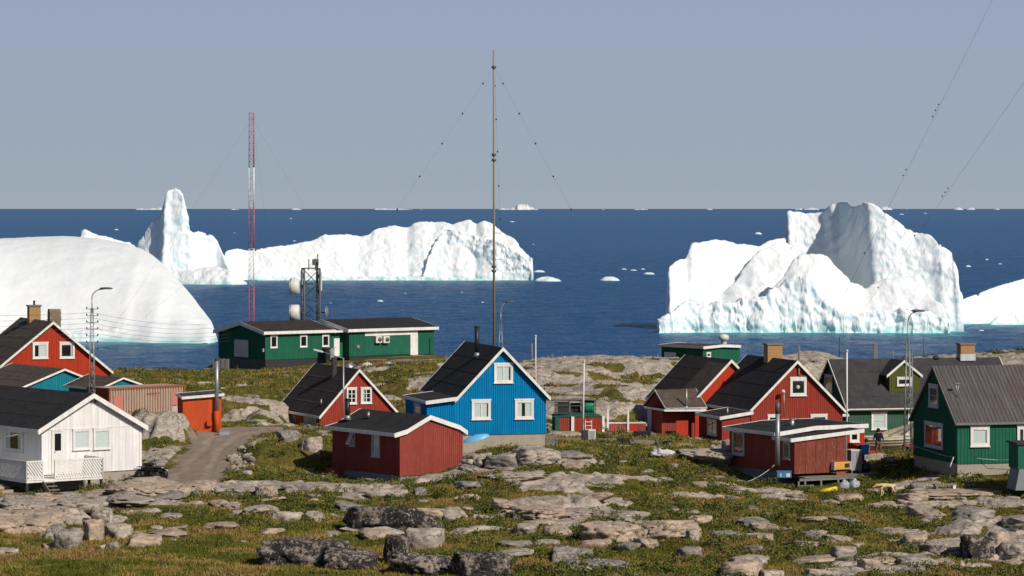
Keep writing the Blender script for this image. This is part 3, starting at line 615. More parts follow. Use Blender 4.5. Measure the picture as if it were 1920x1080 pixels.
# the bergs on the horizon, far smaller in the photo
HZ = 44000.0
hz_bergs = [(60,9,2),(153,8,1),(278,46,6),(300,14,8),(440,16,4),(556,18,4),(738,72,5),(800,26,2),(950,30,6),(978,44,12),(1004,14,4),(1132,10,3),(1202,26,4),(1282,10,2),(1330,12,3),(1498,14,6),(1522,28,7),(1660,26,9),(1700,14,2),(1798,16,7),(1820,14,7),(1870,10,6)]
ORD = 'first second third fourth fifth sixth seventh eighth ninth tenth eleventh twelfth thirteenth fourteenth fifteenth sixteenth seventeenth eighteenth nineteenth twentieth twenty-first twenty-second'.split()
hz_labels = {738: 'long flat tabular iceberg on the horizon right of the red and white mast', 978: 'castle shaped iceberg on the horizon right of the wooden pole', 278: 'low iceberg on the horizon just left of the pinnacle', 1660: 'pale iceberg on the horizon touching the right slope of the peaked iceberg', 1522: 'bright iceberg on the horizon just left of the peak'}
for i, (cx, wd, ht) in enumerate(hz_bergs):
    r2 = random.Random(i); h = ht * 0.9; n = max(3, wd // 7); line = [(cx - wd / 2 - 1, 394, 300)]
    for q in range(n + 1):
        e = 0.55 + 0.45 * math.sin(math.pi * q / n); line.append((cx - wd / 2 + wd * q / n, 392.6 - h * (e if wd < 60 else 0.8) * r2.uniform(0.6, 1.0), 300))
    if cx == 978: line = [(955,394,300),(957,388,300),(968,387,300),(970,382,300),(990,381,300),(992,386,300),(1000,387,300),(1002,394,300)]
    line.append((cx + wd / 2 + 1, 394, 300))
    lab = hz_labels.get(cx, 'tiny white iceberg, %s from the left along the horizon' % ORD[i])
    iceberg('iceberg', lab, HZ - 350 * (i % 4), [(line, (0.5, 0.0), (0.5, 0.0))], nx=40, ny=14, flute=30.0, rough=0.1, group=None if cx in hz_labels else 'icebergs dotted along the horizon')
BERG_FRONT = BERG_FRONT[:5]

# floes and brash ice
def floe_mesh(seed, n=18):
    r = random.Random(seed); vs, fs = [], []
    rad = [0.5 * (0.75 + 0.35 * r.random()) for _ in range(n)]
    rings = ((1.0, -0.25), (1.02, 0.1), (0.88, 0.55), (0.5, 0.9), (0.15, 1.0))
    for k, (s_, z) in enumerate(rings):
        for i in range(n): a = 2 * math.pi * i / n; vs.append((rad[i] * s_ * math.cos(a), rad[i] * s_ * math.sin(a), z * (1 if k < 2 else 0.6 + 0.5 * abs(math.sin(a * 1.5 + seed))) ))
    for k in range(4):
        for i in range(n): j = (i + 1) % n; fs.append((k * n + i, k * n + j, (k + 1) * n + j, (k + 1) * n + i))
    fs.append(tuple(4 * n + i for i in range(n)))
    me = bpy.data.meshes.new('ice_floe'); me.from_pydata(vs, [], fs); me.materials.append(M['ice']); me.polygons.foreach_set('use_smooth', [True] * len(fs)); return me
FL = [floe_mesh(s) for s in range(5)]
fl = [(1027,527,45,9,'white ice floe floating beside the right end of the long iceberg'),(1142,526,36,8,'white ice floe alone in open water between the two big icebergs'),
 (1216,514,20,4,None),(1188,507,12,2,None),(1170,505,10,2,None),(1422,439,12,4,None),(1010,510,22,4,None),(1205,505,7,2,None),(1500,575,14,4,None),(713,565,12,3,None),(905,567,5,1.5,None),(1815,500,10,3,None),(1850,487,6,2,None),
 (1875,495,7,1.5,None),(545,410,4,1.5,None),(552,452,5,1.5,None),(960,416,9,1.5,None),(218,431,7,2,None),(440,437,3,1,None),(1000,458,4,1,None),(620,568,4,1,None),(1305,560,5,1,None),(866,548,4,1,None),(760,480+70,4,1,None),(1236,600,8,3,None),(1840,560+60,8,2,None),(1560,412,5,1.5,None),(1690,402,8,1.5,None),(1735,400,6,1,None)]
for i, (cx, cy, wd, ht, lab) in enumerate(fl):
    Yf = HC * FPX / (cy - HOR + 0.3); o = link(bpy.data.objects.new('ice_floe', FL[i % 5])); o.location = ((cx - 960) * Yf / FPX, Yf, 0)
    s_ = Yf / FPX; o.scale = (wd * s_ * 1.05, wd * s_ * 0.9, max(ht * s_ * 0.9, 0.12)); o.rotation_euler = (0, 0, 0)
    zone = 'far out near the horizon' if cy < 445 else 'left of the peaked iceberg' if 1100 < cx < 1300 else 'between the long and the peaked iceberg' if 950 < cx <= 1100 else 'right of the peaked iceberg' if cx > 1780 else 'in the open water off the station'
    tag(o, lab or 'small scrap of white ice drifting ' + zone, 'ice floe', None if lab else 'scraps of ice drifting on the sea')

# ------------------------------------------------------------------ sea
def sea_mat():
    k = NT('arctic_sea'); t = k.t; o = k.coords((1, 1, 1)); geo = k.n('ShaderNodeNewGeometry'); sep = k.n('ShaderNodeSeparateXYZ'); k.l(geo.outputs['Position'], sep.inputs[0])
    at = k.n('ShaderNodeAttribute', attribute_name='shallow')
    big = k.noise(k.coords((0.006, 0.02, 1)), 1.0, 5, 0.6); mid = k.noise(k.coords((0.16, 0.09, 1)), 1.0, 5, 0.65); sm = k.noise(k.coords((0.8, 0.42, 1)), 1.0, 5, 0.7)
    col = k.mix(k.ramp(big, [(0.35, 0), (0.68, 1)]), (0.006, 0.058, 0.165), (0.015, 0.085, 0.215))
    strk = k.noise(k.coords((0.0025, 0.03, 1)), 1.0, 4, 0.65); col = k.mix(k.ramp(strk, [(0.55, 0), (0.68, 0.35)]), col, (0.03, 0.105, 0.22))
    col = k.mix(k.ramp(mid, [(0.4, 0), (0.62, 0.55)]), col, (0.004, 0.042, 0.125))
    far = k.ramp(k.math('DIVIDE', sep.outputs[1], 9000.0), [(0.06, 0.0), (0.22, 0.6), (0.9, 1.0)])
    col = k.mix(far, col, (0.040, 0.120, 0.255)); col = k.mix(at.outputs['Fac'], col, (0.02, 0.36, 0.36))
    df = k.n('ShaderNodeBsdfDiffuse'); k.l(col, df.inputs[0]); gl = k.n('ShaderNodeBsdfGlossy'); gl.inputs['Roughness'].default_value = 0.22; gl.inputs[0].default_value = (0.9, 0.95, 1, 1)
    bp = k.n('ShaderNodeBump'); bp.inputs['Strength'].default_value = 0.9; bp.inputs['Distance'].default_value = 0.6; k.l(k.math('ADD', k.math('MULTIPLY', mid, 0.9), k.math('MULTIPLY', sm, 0.5)), bp.inputs['Height'])
    k.l(bp.outputs[0], gl.inputs['Normal']); k.l(bp.outputs[0], df.inputs['Normal'])
    mx = k.n('ShaderNodeMixShader'); k.l(k.ramp(k.mix(0.5, mid, sm), [(0.40, 0.04), (0.60, 0.34)]), mx.inputs[0]); k.l(df.outputs[0], mx.inputs[1]); k.l(gl.outputs[0], mx.inputs[2])
    k.l(mx.outputs[0], t.nodes['Material Output'].inputs[0]); return k.m
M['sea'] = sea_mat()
def make_sea():
    px = np.concatenate([np.linspace(-6000, -420, 24)[:-1], np.arange(-420, 2330, 9), np.linspace(2340, 8000, 24)])
    yy = np.concatenate([[-400, 60, 200], 285 * (1300 / 285) ** np.linspace(0, 1, 420), np.geomspace(1330, 90000, 40)])
    Yg = np.repeat(yy[:, None], len(px), 1); Xg = (px[None, :] - 960) * np.maximum(Yg, 260) / FPX
    sh = np.zeros(Xg.shape)
    for gx, fr, fl_ in BERG_FRONT:
        fy = np.interp(Xg, gx, np.minimum(fr, 1e6), left=1e6, right=1e6); d = fy - Yg
        kk = fl_ * (9 + 4 * vnoise(Xg / 14, Yg / 9, 201))
        sh = np.maximum(sh, np.where((d > -8) & (fy < 1e5), np.exp(-np.maximum(d, 0) / kk) * 0.92, 0))
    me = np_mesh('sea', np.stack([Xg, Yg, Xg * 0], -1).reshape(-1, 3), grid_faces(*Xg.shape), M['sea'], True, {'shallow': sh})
    tag(link(bpy.data.objects.new('sea', me)), kind='structure')
make_sea()
# ------------------------------------------------------------------ buildings
SITES = []
class House:
    """a building placed by its near ground corner; local x runs along the front, y into the depth"""
    def __init__(s, name, px, py, Y, deg, label, cat='house', group=None):
        p = P(px, py, Y); s.th = R(deg); s.o = p; s.root = empty(name, p, s.th, label, cat, group)
        s.c, s.s = math.cos(s.th), math.sin(s.th)
    def _ray(s, px, py):
        e = Vector((0, 0, HC)) - s.o; d = Vector(((px - 960) / FPX, 1.0, -(py - HOR) / FPX))
        rot = lambda v: Vector((v.x * s.c + v.y * s.s, -v.x * s.s + v.y * s.c, v.z)); return rot(e), rot(d)
    def F(s, px, py, y=0.0):
        e, d = s._ray(px, py); t = (y - e.y) / d.y; return (e.x + d.x * t, e.z + d.z * t)
    def S(s, px, py, x=0.0):
        e, d = s._ray(px, py); t = (x - e.x) / d.x; return (e.y + d.y * t, e.z + d.z * t)
    def world(s, x, y, z): return s.o + Vector((x * s.c - y * s.s, x * s.s + y * s.c, z))
    def site(s, w, d, x=0, y=0):
        q = s.world(x, y, 0); SITES.append((q.x, q.y, w, d, s.th))

def interp(prof, u): return float(np.interp(u, [p[0] for p in prof], [p[1] for p in prof]))
def body(h, u0, u1, w0, w1, zb, roof, axis='y', wall=None, roofm=None, trim=None, batten=0.125, ov=0.25, t=0.10, clad_side=True, clad_front=True, fasc=0.2, eave_trim=True, clad_mat=None, found=None, rake_back=True, zfloor=-1.5):
    """wall solid under a roof outline (u, z) that includes the overhang; extruded along w. axis 'y': front is w=w0; 'x': gable is the side wall"""
    fn = (lambda u, z, w: (u, w, z)) if axis == 'y' else (lambda u, z, w: (w, u, z))
    wall = wall or M['red']; roofm = roofm or M['felt']; trim = trim or M['white']; clad_mat = clad_mat or wall
    pu = [p[0] for p in roof]
    mid = [(u, z - t) for u, z in roof if u0 < u < u1]
    poly = [(u0, zb)] + [(u0, interp(roof, u0) - t)] + mid + [(u1, interp(roof, u1) - t)] + [(u1, zb)]
    b = MB(); b.prism(poly, fn, w0, w1); b.build('wall', wall, h.root)
    if found is not None:
        b = MB(); ins = 0.04
        fb = (u0 + ins, u1 - ins, w0 + ins, w1 - ins) if axis == 'y' else (w0 + ins, w1 - ins, u0 + ins, u1 - ins)
        b.box(*fb, zfloor, zb - 0.002); b.build('foundation', found, h.root)
    # roof covering as one slab that follows the outline
    b = MB(); n = len(roof)
    up = [(u, z) for u, z in roof]; lo = [(u, z - t) for u, z in roof]
    for k in range(n - 1):
        b.prism([lo[k], lo[k + 1], up[k + 1], up[k]], fn, w0 - ov, w1 + ov)
    ro = b.build('roof', roofm, h.root)
    # felt laps along the slopes
    b = MB()
    for k in range(n - 1):
        (ua, za), (ub, zb2) = roof[k], roof[k + 1]; L = math.hypot(ub - ua, zb2 - za)
        if L < 1.2: continue
        m = max(1, int(L / 0.95))
        for j in range(1, m):
            f = j / m; u = ua + (ub - ua) * f; z = za + (zb2 - za) * f; nx, nz = -(zb2 - za) / L, (ub - ua) / L
            sx, sz = (ub - ua) / L, (zb2 - za) / L
            b.prism([(u - sx * .05, z - sz * .05), (u + sx * .05, z + sz * .05), (u + sx * .05 + nx * .014, z + sz * .05 + nz * .014), (u - sx * .05 + nx * .014, z - sz * .05 + nz * .014)], fn, w0 - ov + .03, w1 + ov - .03)
    if b.v: b.build('roofing_lap', roofm, ro, kind='stuff')
    # rake boards
    def rake(wa, wb):
        b = MB()
        for k in range(n - 1):
            (ua, za), (ub, zb2) = roof[k], roof[k + 1]
            b.prism([(ua, za - fasc + 0.02), (ub, zb2 - fasc + 0.02), (ub, zb2 + 0.02), (ua, za + 0.02)], fn, wa, wb)
        b.build('rake_board', trim, h.root)
    rake(w0 - ov - 0.035, w0 - ov - 0.001)
    if rake_back: rake(w1 + ov + 0.001, w1 + ov + 0.035)
    if eave_trim:
        for u, z, sg in ((roof[0][0], roof[0][1], -1), (roof[-1][0], roof[-1][1], 1)):
            b = MB(); a0, a1 = sorted((u + sg * 0.001, u + sg * 0.03)); 
            if axis == 'y': b.box(a0, a1, w0 - ov, w1 + ov, z - fasc * 0.75, z + 0.012)
            else: b.box(w0 - ov, w1 + ov, a0, a1, z - fasc * 0.75, z + 0.012)
            b.build('eave_board', trim, h.root)
    # boards on boards
    bw = batten * 0.70; bt = 0.022
    if batten:
        def zt(u): return interp(roof, u) - t - 0.01
        if clad_front:
            b = MB(); k = int((u1 - u0) / batten)
            for i in range(k + 1):
                u = u0 + 0.03 + (u1 - u0 - 0.06) * i / k; a, c = max(u0, u - bw / 2), min(u1, u + bw / 2)
                b.prism([(a, zb), (c, zb), (c, zt(c)), (a, zt(a))], fn, w0 - bt, w0 - 0.001)
            b.build('cladding', clad_mat, h.root, kind='stuff')
        if clad_side:
            b = MB(); k = int((w1 - w0) / batten)
            for i in range(k + 1):
                w = w0 + 0.03 + (w1 - w0 - 0.06) * i / k
                if axis == 'y': b.box(u0 - bt, u0 - 0.001, w - bw / 2, w + bw / 2, zb, zt(u0))
                else: b.box(w - bw / 2, w + bw / 2, u0 - bt, u0 - 0.001, zb, zt(u0))
            b.build('cladding', clad_mat, h.root, kind='stuff')
    return ro

def window(h, plane, rect, off=0.0, frame=None, t=0.11, curtain=None, mull=(), cross=(), sash=True, tilt=0.0, mat_c=None, name='window', label=None, pane=None):
    """rect in photo pixels (x0, y0, x1, y1) read on wall plane 'F' (y=off) or 'S' (x=off)"""
    x0, y0, x1, y1 = rect; frame = frame or M['white']
    if plane == 'F':
        a = h.F(x0, y0, off); b_ = h.F(x1, y1, off); u0, u1, z1, z0 = a[0], b_[0], a[1], b_[1]; fn = lambda u, d, z: (u, off - d, z)
    else:
        a = h.S(x1, (y0), off); b_ = h.S(x0, (y1), off); u0, u1, z1, z0 = a[0], b_[0], a[1], b_[1]; fn = lambda u, d, z: (off - d, u, z)
        zc = h.S((x0 + x1) / 2, (y0 + y1) / 2, off)[1]; hh = (z1 - z0) / 2; z0, z1 = zc - hh, zc + hh
    def bx(mb, ua, ub, da, db, za, zb):
        vs = [fn(u, d, z) for z in (za, zb) for u, d in ((ua, da), (ub, da), (ub, db), (ua, db))]
        mb.add(vs, [(3, 2, 1, 0), (4, 5, 6, 7), (0, 1, 5, 4), (1, 2, 6, 5), (2, 3, 7, 6), (3, 0, 4, 7)])
    m = MB(); e = 0.078
    bx(m, u0, u0 + t, 0.023, e, z0, z1); bx(m, u1 - t, u1, 0.023, e, z0, z1)
    bx(m, u0 - 0.03, u1 + 0.03, 0.023, e + 0.012, z1, z1 + t * 0.75); bx(m, u0 + t, u1 - t, 0.023, e, z1 - t, z1); bx(m, u0 + t, u1 - t, 0.023, e, z0, z0 + t)
    bx(m, u0 - 0.04, u1 + 0.04, 0.023, e + 0.03, z0 - 0.04, z0 - 0.001)
    w = m.build(name, frame, h.root)
    if label: w['label'] = label
    iu0, iu1, iz0, iz1 = u0 + t, u1 - t, z0 + t, z1 - t
    s = MB(); bx(s, iu0, iu1, 0.0235, 0.0265, iz0, iz1); s.build('room', M['interior'], w)
    if sash:
        s = MB(); q = 0.035
        bx(s, iu0 + .001, iu0 + q, 0.048, 0.064, iz0, iz1); bx(s, iu1 - q, iu1 - .001, 0.048, 0.064, iz0, iz1); bx(s, iu0 + q, iu1 - q, 0.048, 0.064, iz0, iz0 + q); bx(s, iu0 + q, iu1 - q, 0.048, 0.064, iz1 - q, iz1)
        s.build('sash', frame, w)
    for f in mull:
        s = MB(); u = iu0 + (iu1 - iu0) * f; bx(s, u - 0.03, u + 0.03, 0.048, 0.068, iz0 + .036, iz1 - .036); s.build('mullion', frame, w)
    for f in cross:
        s = MB(); z = iz0 + (iz1 - iz0) * f; bx(s, iu0 + .036, iu1 - .036, 0.048, 0.066, z - 0.016, z + 0.016); s.build('muntin', frame, w)
    if curtain:
        for ca, cb in curtain:
            s = MB(); n = 14
            for i in range(n):
                f0 = ca + (cb - ca) * i / n; f1 = ca + (cb - ca) * (i + 1) / n; d0 = 0.030 + 0.006 * (i % 2); d1 = 0.030 + 0.006 * ((i + 1) % 2)
                ua, ub = iu0 + (iu1 - iu0) * f0, iu0 + (iu1 - iu0) * f1
                s.add([fn(ua, d0, iz0 + .03), fn(ub, d1, iz0 + .03), fn(ub, d1, iz1 - .02), fn(ua, d0, iz1 - .02)], [(0, 1, 2, 3)])
            s.build('curtain', mat_c or M['cloth_white'], w)
    s = MB(); bx(s, iu0, iu1, 0.042, 0.046, iz0, iz1) if not pane else bx(s, iu0, iu1, 0.027, 0.046, iz0, iz1)
    g = s.build('pane', pane or M['glass'], w)
    if tilt:      # a top-hung sash standing open
        s = MB(); dz = (iz1 - iz0)
        def pt(u, f, th=0): return fn(u, 0.08 + tilt * f + th, iz1 - dz * f * 0.96)
        for ua, ub in ((iu0, iu0 + .06), (iu1 - .06, iu1)): s.add([pt(ua, 0), pt(ub, 0), pt(ub, 1), pt(ua, 1), pt(ua, 0, .03), pt(ub, 0, .03), pt(ub, 1, .03), pt(ua, 1, .03)], [(0, 1, 2, 3), (4, 5, 6, 7), (0, 1, 5, 4), (1, 2, 6, 5), (2, 3, 7, 6), (3, 0, 4, 7)])
        for fa, fb in ((0, .1), (.9, 1)): s.add([pt(iu0 + .06, fa), pt(iu1 - .06, fa), pt(iu1 - .06, fb), pt(iu0 + .06, fb), pt(iu0 + .06, fa, .03), pt(iu1 - .06, fa, .03), pt(iu1 - .06, fb, .03), pt(iu0 + .06, fb, .03)], [(0, 1, 2, 3), (4, 5, 6, 7), (0, 1, 5, 4), (1, 2, 6, 5), (2, 3, 7, 6), (3, 0, 4, 7)])
        s.add([pt(iu0 + .06, .1, .01), pt(iu1 - .06, .1, .01), pt(iu1 - .06, .9, .01), pt(iu0 + .06, .9, .01)], [(0, 1, 2, 3)])
        s.build('open_sash', frame, w)
    return w
def door(h, plane, rect, off=0.0, mat=None, label=None, glazed=None, frame=None):
    x0, y0, x1, y1 = rect
    if plane == 'F': a = h.F(x0, y0, off); b_ = h.F(x1, y1, off); u0, u1, z1, z0 = a[0], b_[0], a[1], b_[1]; fn = lambda u, d, z: (u, off - d, z)
    else:
        a = h.S(x1, y0, off); b_ = h.S(x0, y1, off); u0, u1 = a[0], b_[0]; zc = h.S((x0 + x1) / 2, (y0 + y1) / 2, off)[1]; hh = (a[1] - b_[1]) / 2; z0, z1 = zc - hh, zc + hh; fn = lambda u, d, z: (off - d, u, z)
    def bx(mb, ua, ub, da, db, za, zb):
        vs = [fn(u, d, z) for z in (za, zb) for u, d in ((ua, da), (ub, da), (ub, db), (ua, db))]
        mb.add(vs, [(3, 2, 1, 0), (4, 5, 6, 7), (0, 1, 5, 4), (1, 2, 6, 5), (2, 3, 7, 6), (3, 0, 4, 7)])
    m = MB(); bx(m, u0 + .07, u1 - .07, 0.003, 0.04, z0, z1 - .07); d = m.build('door', mat or M['white'], h.root)
    m = MB(); bx(m, u0, u0 + .07, 0.023, 0.06, z0, z1); bx(m, u1 - .07, u1, 0.023, 0.06, z0, z1); bx(m, u0 + .07, u1 - .07, 0.023, 0.06, z1 - .07, z1); m.build('frame', frame or M['white'], d)
    m = MB(); zz = (z0 + z1) / 2; bx(m, u0 + .12, u0 + .22, 0.04, 0.08, zz - .03, zz + .0); m.build('handle', M['steel'], d)
    if glazed: m = MB(); bx(m, u0 + (u1 - u0) * glazed[0], u0 + (u1 - u0) * glazed[1], 0.041, 0.05, z0 + (z1 - z0) * glazed[2], z0 + (z1 - z0) * glazed[3]); m.build('pane', glazed[4] if len(glazed) > 4 else M['glass'], d)
    if label: d['label'] = label
    return d
def local_box(h, name, mat, x0, x1, y0, y1, z0, z1, parent=None, kind=None, bevel=0):
    return MB().box(x0, x1, y0, y1, z0, z1).build(name, mat, parent or h.root, kind=kind, bevel=bevel)
def local_pipe(h, x, y, z0, z1, r, mat, roof=None, name='flue', cap=True, flash=True):
    b = MB(); b.tube((x, y, z0), (x, y, z1), r, n=12)
    if cap: b.tube((x, y, z1), (x, y, z1 + .05), r * 1.15, n=12)
    p = b.build(name, mat, roof or h.root)
    if flash: MB().tube((x, y, z0 - .05), (x, y, z0 + .2), r * 1.6, r * 1.08, n=12).build('flashing', M['steel'], p)
    return p
def brick_chimney(h, x0, x1, y0, y1, z0, z1, parent, cap=True, mat=None, rough=False):
    c = MB().box(x0 + .015, x1 - .015, y0 + .015, y1 - .015, z0, z1 - .02).build('chimney', M['mortar'], parent)
    b = MB(); bh, bl = 0.085, 0.24; nz = int((z1 - z0) / bh); rr = random.Random(3)
    for i in range(nz):
        z = z0 + i * bh; o = (i % 2) * bl / 2
        for (a0, a1, fixed, ax) in ((x0, x1, y0, 'F'), (y0, y1, x0, 'S'), (y0, y1, x1, 'S2'), (x0, x1, y1, 'B')):
            a = a0 - o
            while a < a1 - 0.03:
                s_, e_ = max(a, a0) + .008, min(a + bl, a1) - .008; j = rr.uniform(0, .006) if not rough else rr.uniform(-.01, .05)
                if e_ - s_ > .03:
                    if ax == 'F': b.box(s_, e_, fixed - j, fixed + .02, z + .008, z + bh - .006)
                    elif ax == 'B': b.box(s_, e_, fixed - .02, fixed + j, z + .008, z + bh - .006)
                    elif ax == 'S': b.box(fixed - j, fixed + .02, s_, e_, z + .008, z + bh - .006)
                    else: b.box(fixed - .02, fixed + j, s_, e_, z + .008, z + bh - .006)
                a += bl
    b.build('brick', mat or M['brick'], c, kind='stuff')
    if cap: MB().box(x0 - .07, x1 + .07, y0 - .07, y1 + .07, z1 - .02, z1 + .08).build('cap', M['wood'], c)
    return c

# --- blue house
h = House('house', 801, 836, 171, 14.5, 'bright blue wooden house with white trimmed windows and a black catslide roof')
Wd = h.F(1024, 815)[0]; ov = 0.25; zf = h.F(900, 815)[1]
ap = h.F(943.5, 651.5, -ov); rt = h.F(1032, 745, -ov); bk = h.F(855, 748, -ov); lt = h.F(798.5, 752.5, -ov)
roof_main = [(bk[0] - .0, bk[1]), ap, rt]
xm = bk[0] + 0.15; Lh = 8.2; h.site(Wd, Lh)
# main body, then the lower lean-to that the roof runs down over
ro = body(h, xm, Wd, 0, Lh, zf, [(bk[0] - 0.05, bk[1] - .03), ap, rt], wall=M['blue'], found=M['concrete'], ov=ov, batten=0.125, clad_side=False)
body(h, 0, xm, 0, 5.2, zf, [(lt[0], lt[1]), (bk[0] + .12, bk[1] + 0.10)], wall=M['blue'], found=M['concrete'], ov=ov - .002, batten=0.125, rake_back=True)
window(h, 'F', (926, 683, 961.5, 717.5), curtain=[(0.03, 0.49), (0.53, 0.86)], mull=(0.5,), mat_c=M['cloth_white'])
window(h, 'F', (884, 751.5, 919.5, 786), curtain=[(0.03, 0.47), (0.53, 0.88)], mull=(0.5,))
window(h, 'F', (965, 750.5, 1000, 785), curtain=[(0.03, 0.34), (0.56, 0.95)])
window(h, 'S', (778, 759, 791, 776), frame=M['white_dull'], t=0.08, cross=(.2, .4, .6, .8))
cz = interp([bk, ap, rt], ap[0] - .35)
x_ch, z_ch = h.F(894, 613, 3.2); local_pipe(h, x_ch, 3.2, interp([bk, ap, rt], x_ch) + .02, z_ch, 0.125, M['black'], ro)
# steps with a sloping rail at the right end
st = MB(); 
for i in range(4): st.box(Wd + .02 + i * .001, Wd + 0.75, 0.4 + i * .28, 0.68 + i * .28, zf - .9 + i * .2, zf - .86 + i * .2)
st.build('step', M['wood_grey'], h.root)
rl = MB(); rl.beam((Wd + .62, 0.15, zf - .25), (Wd + .12, .15, zf + .35), .06, .1); rl.box(Wd + .6, Wd + .66, .12, .18, zf - .95, zf - .2); rl.box(Wd + .05, Wd + .62, .2, .26, zf - .9, zf - .5); rl.build('handrail', M['wood_grey'], h.root)

# --- small dark red shed in front
h = House('shed', 750, 894, 167, 35, 'small oxblood red shed with a low black roof before the blue house', 'shed')
Wd = h.F(867.5, 889)[0]; Ls = h.S(624, 882)[0]; zb = 0.0; ov = .12
l = h.F(740, 813, -ov); ap = h.F(807, 779, -ov); rt = h.F(876.5, 808, -ov)
ml = h.F(760, 806, -ov); m2 = h.F(862, 798, -ov)
h.site(Wd, Ls)
ro = body(h, 0, Wd, 0, Ls, 0.03, [l, (ml[0] + .1, ml[1]), ap, (m2[0], m2[1]), rt], wall=M['red_dark'], found=M['concrete_grey'], ov=ov, batten=0.125, fasc=0.24, clad_side=True)
zs0 = h.S(750, 893)[1]
local_box(h, 'foundation', M['concrete_grey'], -.02, .05, 0.1, 3.6, -0.62, 0.02)
window(h, 'S', (698.5, 813, 713.5, 855.5), frame=M['white_dull'], t=.1, curtain=[(0.05, 0.95)], label='narrow window with a pale blind')
window(h, 'S', (657.5, 810, 667, 836), frame=M['white_dull'], t=.07, tilt=.28, label='small window standing ajar')
y_, z_ = h.S(651.5, 749, .6); local_pipe(h, .6, y_, interp([l, ap], .6) , z_, .13, M['black'], ro)
y_, z_ = h.S(690.5, 774, 1.0); local_pipe(h, 1.0, y_, interp([l, ap], 1.0), z_, .09, M['steel'], ro, name='vent_pipe', flash=False)
local_box(h, 'storage_box', M['red_dark'], -.62, -.03, Ls - 1.0, Ls - .25, -.75, .05)
local_box(h, 'sill_beam', M['wood_grey'], .6, Wd + .8, -.25, -.05, -.22, -.08)

# --- red house left of it, below the road
h = House('house', 601.5, 828, 205, 23, 'red gabled house with two six paned windows behind the small oxblood shed')
Wd = h.F(745, 800)[0]; Ls = h.S(524, 800)[0]; ov = .2
l = h.F(599, 781, -ov); ap = h.F(674, 692, -ov); rt = h.F(745.8, 771.5, -ov)
h.site(Wd, Ls)
ro = body(h, 0, Wd, 0, Ls, -0.3, [l, ap, rt], wall=M['red'], ov=ov, batten=.125, roofm=M['felt_brown'])
ro.data.materials[0] = felt('dark_brown_felt', (0.026, 0.022, 0.021), (0.045, 0.037, 0.033))
window(h, 'F', (649.5, 728, 668.5, 757), mull=(.5,), cross=(.33, .66), t=.08); window(h, 'F', (676, 727.5, 696.5, 756), mull=(.5,), cross=(.33, .66), t=.08, curtain=[(.0, .3)])
window(h, 'S', (538, 781, 556, 799), frame=M['wood_grey'], t=.06, mull=(.5,), pane=M['wood_grey'], label='boarded window')
window(h, 'S', (572, 782, 594, 802), frame=M['white_dull'], t=.07, mull=(.5,), pane=M['grey'], label='shuttered double window')
y_, z_ = h.S(625, 670, ap[0]); z_ = h.F(626, 670, 3.2)[1]; x_ = h.F(626, 670, 3.2)[0]
local_box(h, 'chimney', M['dark'], x_ - .14, x_ + .14, 3.0, 3.35, interp([l, ap, rt], x_) - .3, z_, ro)
local_pipe(h, .45, 1.2, interp([l, ap], .45), interp([l, ap], .45) + .3, .06, M['steel'], ro, name='vent_pipe', flash=False)

# --- white house with a deck
h = House('house', 77.5, 912, 167, 37, 'white bungalow with a black roof and a slatted deck on stilts')
Wd = h.F(265.5, 880)[0]; Ls = 10.5; ov = .3; zf = h.F(250, 881)[1]
l = h.F(72, 806.5, -ov); ap = h.F(176, 738, -ov); rt = h.F(277, 799, -ov)
h.site(Wd, Ls)
ro = body(h, 0, Wd, 0, Ls, zf, [l, ap, rt], wall=M['white_boards'], found=M['concrete'], ov=ov, batten=0, fasc=.26)
# wide boards, each a piece
def boards(x0, x1, z0, ztop, pitch, n0=0.008):
    x = x0
    while x < x1 - .03:
        xe = min(x + pitch, x1); za, zb_ = ztop(x + .006), ztop(xe - .006)
        if min(za, zb_) > z0 + .05:
            MB().prism([(x + .006, z0), (xe - .006, z0), (xe - .006, zb_), (x + .006, za)], lambda u, v, w: (u, w, v), -.028 - n0 * (int(x * 7) % 2), -.002).build('plank', M['white_boards'], h.root)
        x = xe
zm = h.F(170, 803)[1]
boards(0.0, Wd, zm + .06, lambda x: interp([l, ap, rt], x) - .14, .42)
boards(0.0, Wd, zf, lambda x: zm, .42)
local_box(h, 'trim_board', M['white_boards'], 0, Wd, -.05, -.03, zm, zm + .06)
for k in range(2): local_box(h, 'vent', M['wood_grey'], h.F(170.5 + 7.5 * k, 752)[0] - .07, h.F(170.5 + 7.5 * k, 752)[0] + .07, -.06, -.03, h.F(170, 756)[1], h.F(170, 750)[1])
window(h, 'F', (136, 806, 168, 842), off=-.03, t=.08, sash=True, curtain=[(.0, 1.)], mat_c=M['cloth_white']); window(h, 'F', (174.5, 805.5, 206, 841), off=-.03, t=.08, curtain=[(.0, 1.)])
door(h, 'F', (96.5, 807, 118, 886), off=-.03, mat=M['white'], glazed=(.25, .8, .52, .92, M['interior']))
window(h, 'S', (11, 807, 44, 845), t=.14, curtain=[(.0, .25), (.75, 1.)], frame=M['white'])
